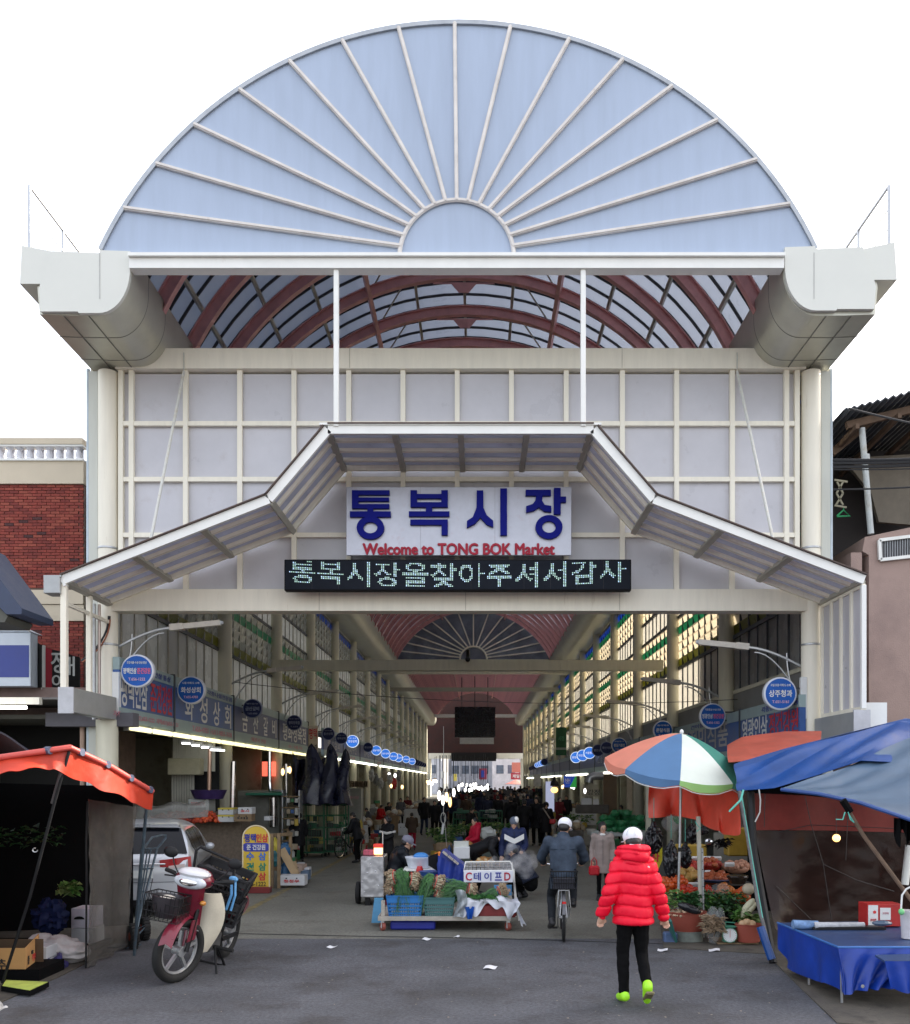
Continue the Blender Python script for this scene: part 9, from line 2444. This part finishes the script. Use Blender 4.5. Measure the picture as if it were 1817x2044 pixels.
T('dark_rags',MB().sheet(lambda i,j: P4(1400 + 130 * i,680 + (60 + 130 * abs(math.sin(i * 7))) * j,190) + V((0,.03 * math.sin(i * 20),0)),30,6,.006),dkt,'dark frayed rags hanging at the right edge under the tent','cloth',smooth=True)
T('white_pipe',MB().tube([P4(1500,860,150),P4(1470,1120,150)],.05,10),white_p,'white curved pipe behind the tent at the right edge','pipe',smooth=True)
# table with blue cover
bluec = mat('royal_blue_cover',(.004,.038,.30),.4,var=.2,sc=3,bump=.4,bsc=6)
bluecd = mat('worn_blue_top',(.022,.05,.135),.5,var=.2,sc=4,bump=.15)
tt = E('covered_table',gz(P4(1060,1930,200)),'low table covered with creased royal blue tarpaulin at the lower right','table')
A_,B_,C2_,D2_ = P4(628,1400,172),P4(1030,1565,202),P4(1900,1560,202),P4(1600,1400,168)
zt = .56
for q in (A_,B_,C2_,D2_): q.z = zt
obj('top',MB().prism([(A_.x,A_.y),(B_.x,B_.y),(C2_.x,C2_.y),(D2_.x + .5,D2_.y)],zt - .02,zt,'z'),bluecd,tt)
obj('top_edge',MB().tube([A_,B_,C2_],.012,6),mat('edge_sky',(.04,.14,.40),.4),tt)
low1 = [P4(640,1540,172),P4(700,1670,176),P4(860,1750,190),P4(960,1770,197),P4(1070,1845,204)]
obj('side_skirt',MB().sheet(lambda i,j: A_.lerp(B_,i).lerp(blend(low1,i),j) + V((-.03 * math.sin(i * 17 + j * 2) * j,-.05 * math.sin(i * 12 + 1) * j,-.004)),40,14,.005),bluec,tt,smooth=True)
low2 = [P4(1070,1845,204),P4(1200,1815,204),P4(1285,1810,204),P4(1400,1800,204),P4(1900,1790,204)]
obj('front_skirt',MB().sheet(lambda i,j: B_.lerp(C2_,i).lerp(blend(low2,i),j) + V((0,.05 * math.sin(i * 30 + j * 3) * j,-.004)),50,12,.005),bluec,tt,smooth=True)
for q in (P4(1072,1845,205),P4(850,1760,188)): obj('leg',MB().tube([V((q.x + .02,q.y + .14,.5)),V((q.x + .03,q.y + .14,0))],.013,6),galv,tt)
obj('leg',MB().tube([V((C2_.x - .2,C2_.y + .04,.5)),V((C2_.x - .2,C2_.y + .04,0))],.013,6),galv,tt)
obj('grommet',MB().lathe([(.012,0),(.018,.004),(.018,.008)],P4(1190,1792,206),10,Matrix.Rotation(PI / 2,3,'X')),galv,tt)
st2 = E('covered_crate',gz(P4(1450,1840,212)),'small crate draped in royal blue tarpaulin at the right edge corner','crate')
a_ = P4(1338,1625,212)
obj('top',MB().prism([(a_.x,a_.y),(a_.x + .9,a_.y),(a_.x + .9,a_.y + .4),(a_.x + .04,a_.y + .3)],a_.z - .02,a_.z,'z'),bluecd,st2)
obj('skirt',MB().sheet(lambda i,j: P4(lerp(1338,1800,i) + 40 * j * (1 - i),lerp(1628,1800 + 40 * math.sin(i * 5),j),213) + V((0,.03 * math.sin(i * 22) * j,0)),36,10,.005),bluec,st2,smooth=True)
# things on the table
rbx = E('red_carton',P4(1300,1370,180),'red and white printed carton standing on the blue table','box')
a,b = P4(1222,1385,178),P4(1455,1250,178)
a.z = zt + .012
obj('box',MB().box(((a.x + b.x) / 2,a.y + .12,(a.z + b.z) / 2),(b.x - a.x,.24,b.z - a.z),b=.006),mat('carton_red',(.42,.02,.018),.45),rbx)
obj('white_panel',MB().bx(a.x + .01,a.x + (b.x - a.x) * .30,a.y - .006,a.y - .001,a.z + .01,b.z - .01),wht,rbx)
obj('white_label',MB().bx(a.x + (b.x - a.x) * .36,a.x + (b.x - a.x) * .66,a.y - .006,a.y - .001,a.z + (b.z - a.z) * .3,b.z - .04),wht,rbx)
tx('귀리한',.07,.03,(a.x + (b.x - a.x) * .16,a.y - .008,lerp(a.z,b.z,.3)),0,lred,rbx)
obj('red_dot',MB().lathe([(.018,0),(.018,.003)],(a.x + (b.x - a.x) * .2,a.y - .006,lerp(a.z,b.z,.65)),12,Matrix.Rotation(PI / 2,3,'X')),tapem,rbx)
tx('고구마',.07,.025,(a.x + (b.x - a.x) * .51,a.y - .008,lerp(a.z,b.z,.6)),0,pinkl,rbx)
ktl = E('white_canister',P4(1485,1490,192),'white ribbed canister with green cap and curved handle at the right edge','canister')
a,b = P4(1462,1490,192),P4(1530,1290,192)
a.z = zt + .01
obj('body',MB().tube([V(((a.x + b.x) / 2,a.y,a.z)),V(((a.x + b.x) / 2,a.y,b.z))],[.07,.085],16),mat('canister_white',(.55,.53,.55),.4),ktl,smooth=True)
obj('cap',MB().ell(P4(1448,1300,194),(.03,.03,.035),10,8),mat('cap_green',(.18,.55,.22),.4),ktl)
obj('handle',MB().tube([P4(1445,1290,194),P4(1452,1190,194),P4(1480,1150,194),P4(1520,1130,194)],.010,6),wht,ktl,smooth=True)
np_ = E('newspaper_roll',P4(950,1410,183),'rolled newspapers and pale wraps lying along the back of the blue table','newspaper')
L0,L1 = P4(730,1400,180),P4(1200,1400,180)
L0.z = L1.z = zt + .05
obj('roll',MB().tube([L0,L0.lerp(L1,.35)],[.055,.045],12),mat('newsprint_blue',(.14,.24,.42),.7,var=.5,sc=14),np_,smooth=True)
obj('roll',MB().tube([L0.lerp(L1,.28) + V((0,-.03,-.01)),L1],[.045,.03],12),mat('newsprint_pale',(.40,.41,.43),.7,var=.3,sc=14),np_,smooth=True)
obj('tray',MB().box(L0.lerp(L1,.7) + V((.05,0,-.03)),(.8,.14,.03)),blackm,np_)
T('fish_pack',MB().ell(P4(1320,1375,186),(.11,.06,.03),14,8),mat('blue_grey_film',(.10,.14,.2),.2,bump=.6,bsc=18),'crumpled blue grey pack in front of the red carton','pack',smooth=True)
# ------------------------------------------------------------ clutter along the aisle: parcels, tubs, bottles, bags, shelves
rr = random.Random(77)
clm = [mat('clutter_white',(.45,.45,.43),.5,var=.2,sc=8),mat('clutter_card',(.28,.19,.11),.8,var=.2,sc=8),mat('clutter_red',(.38,.03,.025),.5,var=.2,sc=8),mat('clutter_yellow',(.5,.36,.06),.5,var=.2,sc=8),
       mat('clutter_blue',(.03,.09,.26),.5,var=.2,sc=8),mat('clutter_green',(.03,.16,.06),.5,var=.2,sc=8),mat('clutter_dark',(.025,.025,.028),.6,var=.2,sc=8),mat('clutter_grey',(.2,.2,.19),.6,var=.2,sc=8),mat('clutter_beige',(.38,.31,.22),.7,var=.2,sc=8)]
def clutter(u0,u1,v0,v1,n,side,what,wts,hmax=3):
 for k in range(n):
  v = rr.uniform(v0,v1);u = rr.uniform(u0,u1);p = Gp(u,v);z = 0
  for q in range(rr.randint(1,hmax)):
   m_ = rr.choices(clm,wts)[0];t = rr.random()
   w,d,h = rr.uniform(.18,.42),rr.uniform(.18,.35),rr.uniform(.12,.3)
   x,y = p.x + rr.uniform(-.04,.04),p.y + rr.uniform(-.04,.04)
   if t < .5: mb = MB().box((x,y,z + h / 2),(w,d,h),rot=(0,0,rr.uniform(-.5,.5)),b=.012);nm,ct_ = 'parcel','parcel'
   elif t < .72: mb = MB().lathe([(w * .36,0),(w * .46,h * .9),(w * .48,h),(w * .42,h),(.001,h * .85)],(x,y,z),14);nm,ct_ = 'tub','tub'
   elif t < .88: mb = MB().blob((x,y,z + h * .5),(w * .5,d * .5,h * .55),.3,k,12,9).ell((x,y,z + h),(.05,.05,.05),6,4);nm,ct_ = 'sack','sack'
   else: mb = MB().lathe([(.05,0),(.055,.02),(.055,.17),(.02,.23),(.02,.26)],(x,y,z),10);h = .26;nm,ct_ = 'bottle','bottle'
   T(nm,mb,m_,nm + ' in the jumble of goods ' + what,ct_,'jumbled goods ' + what,smooth=(t >= .5))
   z += h * .96
W1 = (5,4,2,2,1,1,2,3,4)
clutter(692,762,1655,1705,26,-1,'behind the man with the bicycle',W1,4)
clutter(740,800,1622,1660,26,-1,'along the left side of the aisle',W1,4)
clutter(575,605,1690,1745,9,-1,'between the black hooded figure and the parcels',W1,3)
clutter(640,700,1622,1650,10,-1,'behind the green roll cages',(1,2,3,1,1,3,4,2,1),4)
clutter(1108,1185,1618,1665,26,1,'along the right side of the aisle',(4,4,1,1,1,2,3,3,4),4)
clutter(1090,1150,1660,1710,12,1,'at the right of the hooded figure with the strap',(2,4,1,0,1,2,3,3,4),3)
clutter(870,935,1690,1735,14,0,'in mid street behind the white tub',(3,3,1,2,2,4,2,2,3),2)
clutter(1185,1290,1690,1720,8,1,'under the pale table of green nets',(2,4,0,0,0,2,3,3,3),2)
for k,(u,v,s_,rx,n_,lb) in enumerate(((884,1668,66,.45,160,'loose dark greens piled left of the socket cord'),(925,1660,64,.5,160,'loose greens in front of the left mid street cage'),(985,1655,62,.5,160,'loose greens in front of the right mid street cage'),(1150,1640,58,.5,120,'greens on the right hand table by the cream cloth sign'),(1035,1612,42,.9,160,'greens heaped far down the aisle'),(920,1612,42,1.2,200,'wide heap of greens under the far bulbs'))):
 foliage('greens_heap',Pt(u,v,s_),(rx,.3,.22),n_,lb,'greens',.16,.04,90 + k)
# hanging goods and small shelves under the left fascia beyond the awning
for k in range(7):
 p = Pt(742 + k * 9,1548 + (k % 3) * 8,52 - k)
 T('hanging_goods',MB().blob(p,(.14,.1,.28),.5,k,14,12),[clm[0],clm[7],clm[0],clm[8],clm[0],clm[2],clm[7]][k],'bagged goods hanging under the left fascia behind the furled awning','goods','bagged goods hanging under the left fascia',smooth=True)
shf = E('goods_shelf',Gp(585,1700),'cluttered shelf with red labels beside the left roll cage','shelf')
for k in range(5): obj('shelf_board',MB().box(Pt(583,1590 + k * 22,72),(.5,.4,.03)),woodm,shf)
for k in range(4):
 for j in range(3): obj('shelf_goods',MB().box(Pt(576 + j * 8,1603 + k * 22 - 5,73),(.09,.1,rr.uniform(.1,.2)),b=.01),rr.choice(clm),shf)
for u in (567,600): obj('upright',MB().box(Pt(u,1635,72),(.03,.4,1.6)),galv,shf)
# inner shop fronts on the right: doors and posters between columns
for k,(u0,u1,v0,v1,s_,m_,lb) in enumerate(((1205,1232,1545,1640,56,mat('door_brown',(.16,.10,.05),.5),'brown shop door right of the cream cloth sign'),(1252,1262,1540,1650,62,clm[8],'narrow pale shop post by the green nets'),(1290,1300,1560,1700,74,cream2,'pale post left of the red tarpaulin'),(1066,1080,1546,1570,40,clm[0],'small lit notice beside the far right row of signs'))):
 a,b = Pt(u0,v1,s_),Pt(u1,v0,s_)
 T('shop_door',MB().bx(a.x,b.x,a.y,a.y + .1,a.z,b.z),m_,lb,'door')
# small street litter: leaves and butts on the tarmac
lm = MB()
for k in range(140):
 p = Gp(rr.uniform(250,1650),rr.uniform(1880,2035));a = rr.uniform(0,6);r_ = rr.uniform(.006,.018)
 lm.add([(p.x + r_ * math.cos(a + t),p.y + r_ * math.sin(a + t) * .6,.009 + .004 * rr.random()) for t in (0,2.1,4.2)],[(0,1,2)])
tag(obj('ground_litter',lm,clm[8],None,False,(0,0,0)),'tiny crumbs and leaf bits scattered over the asphalt','litter',kind='stuff')
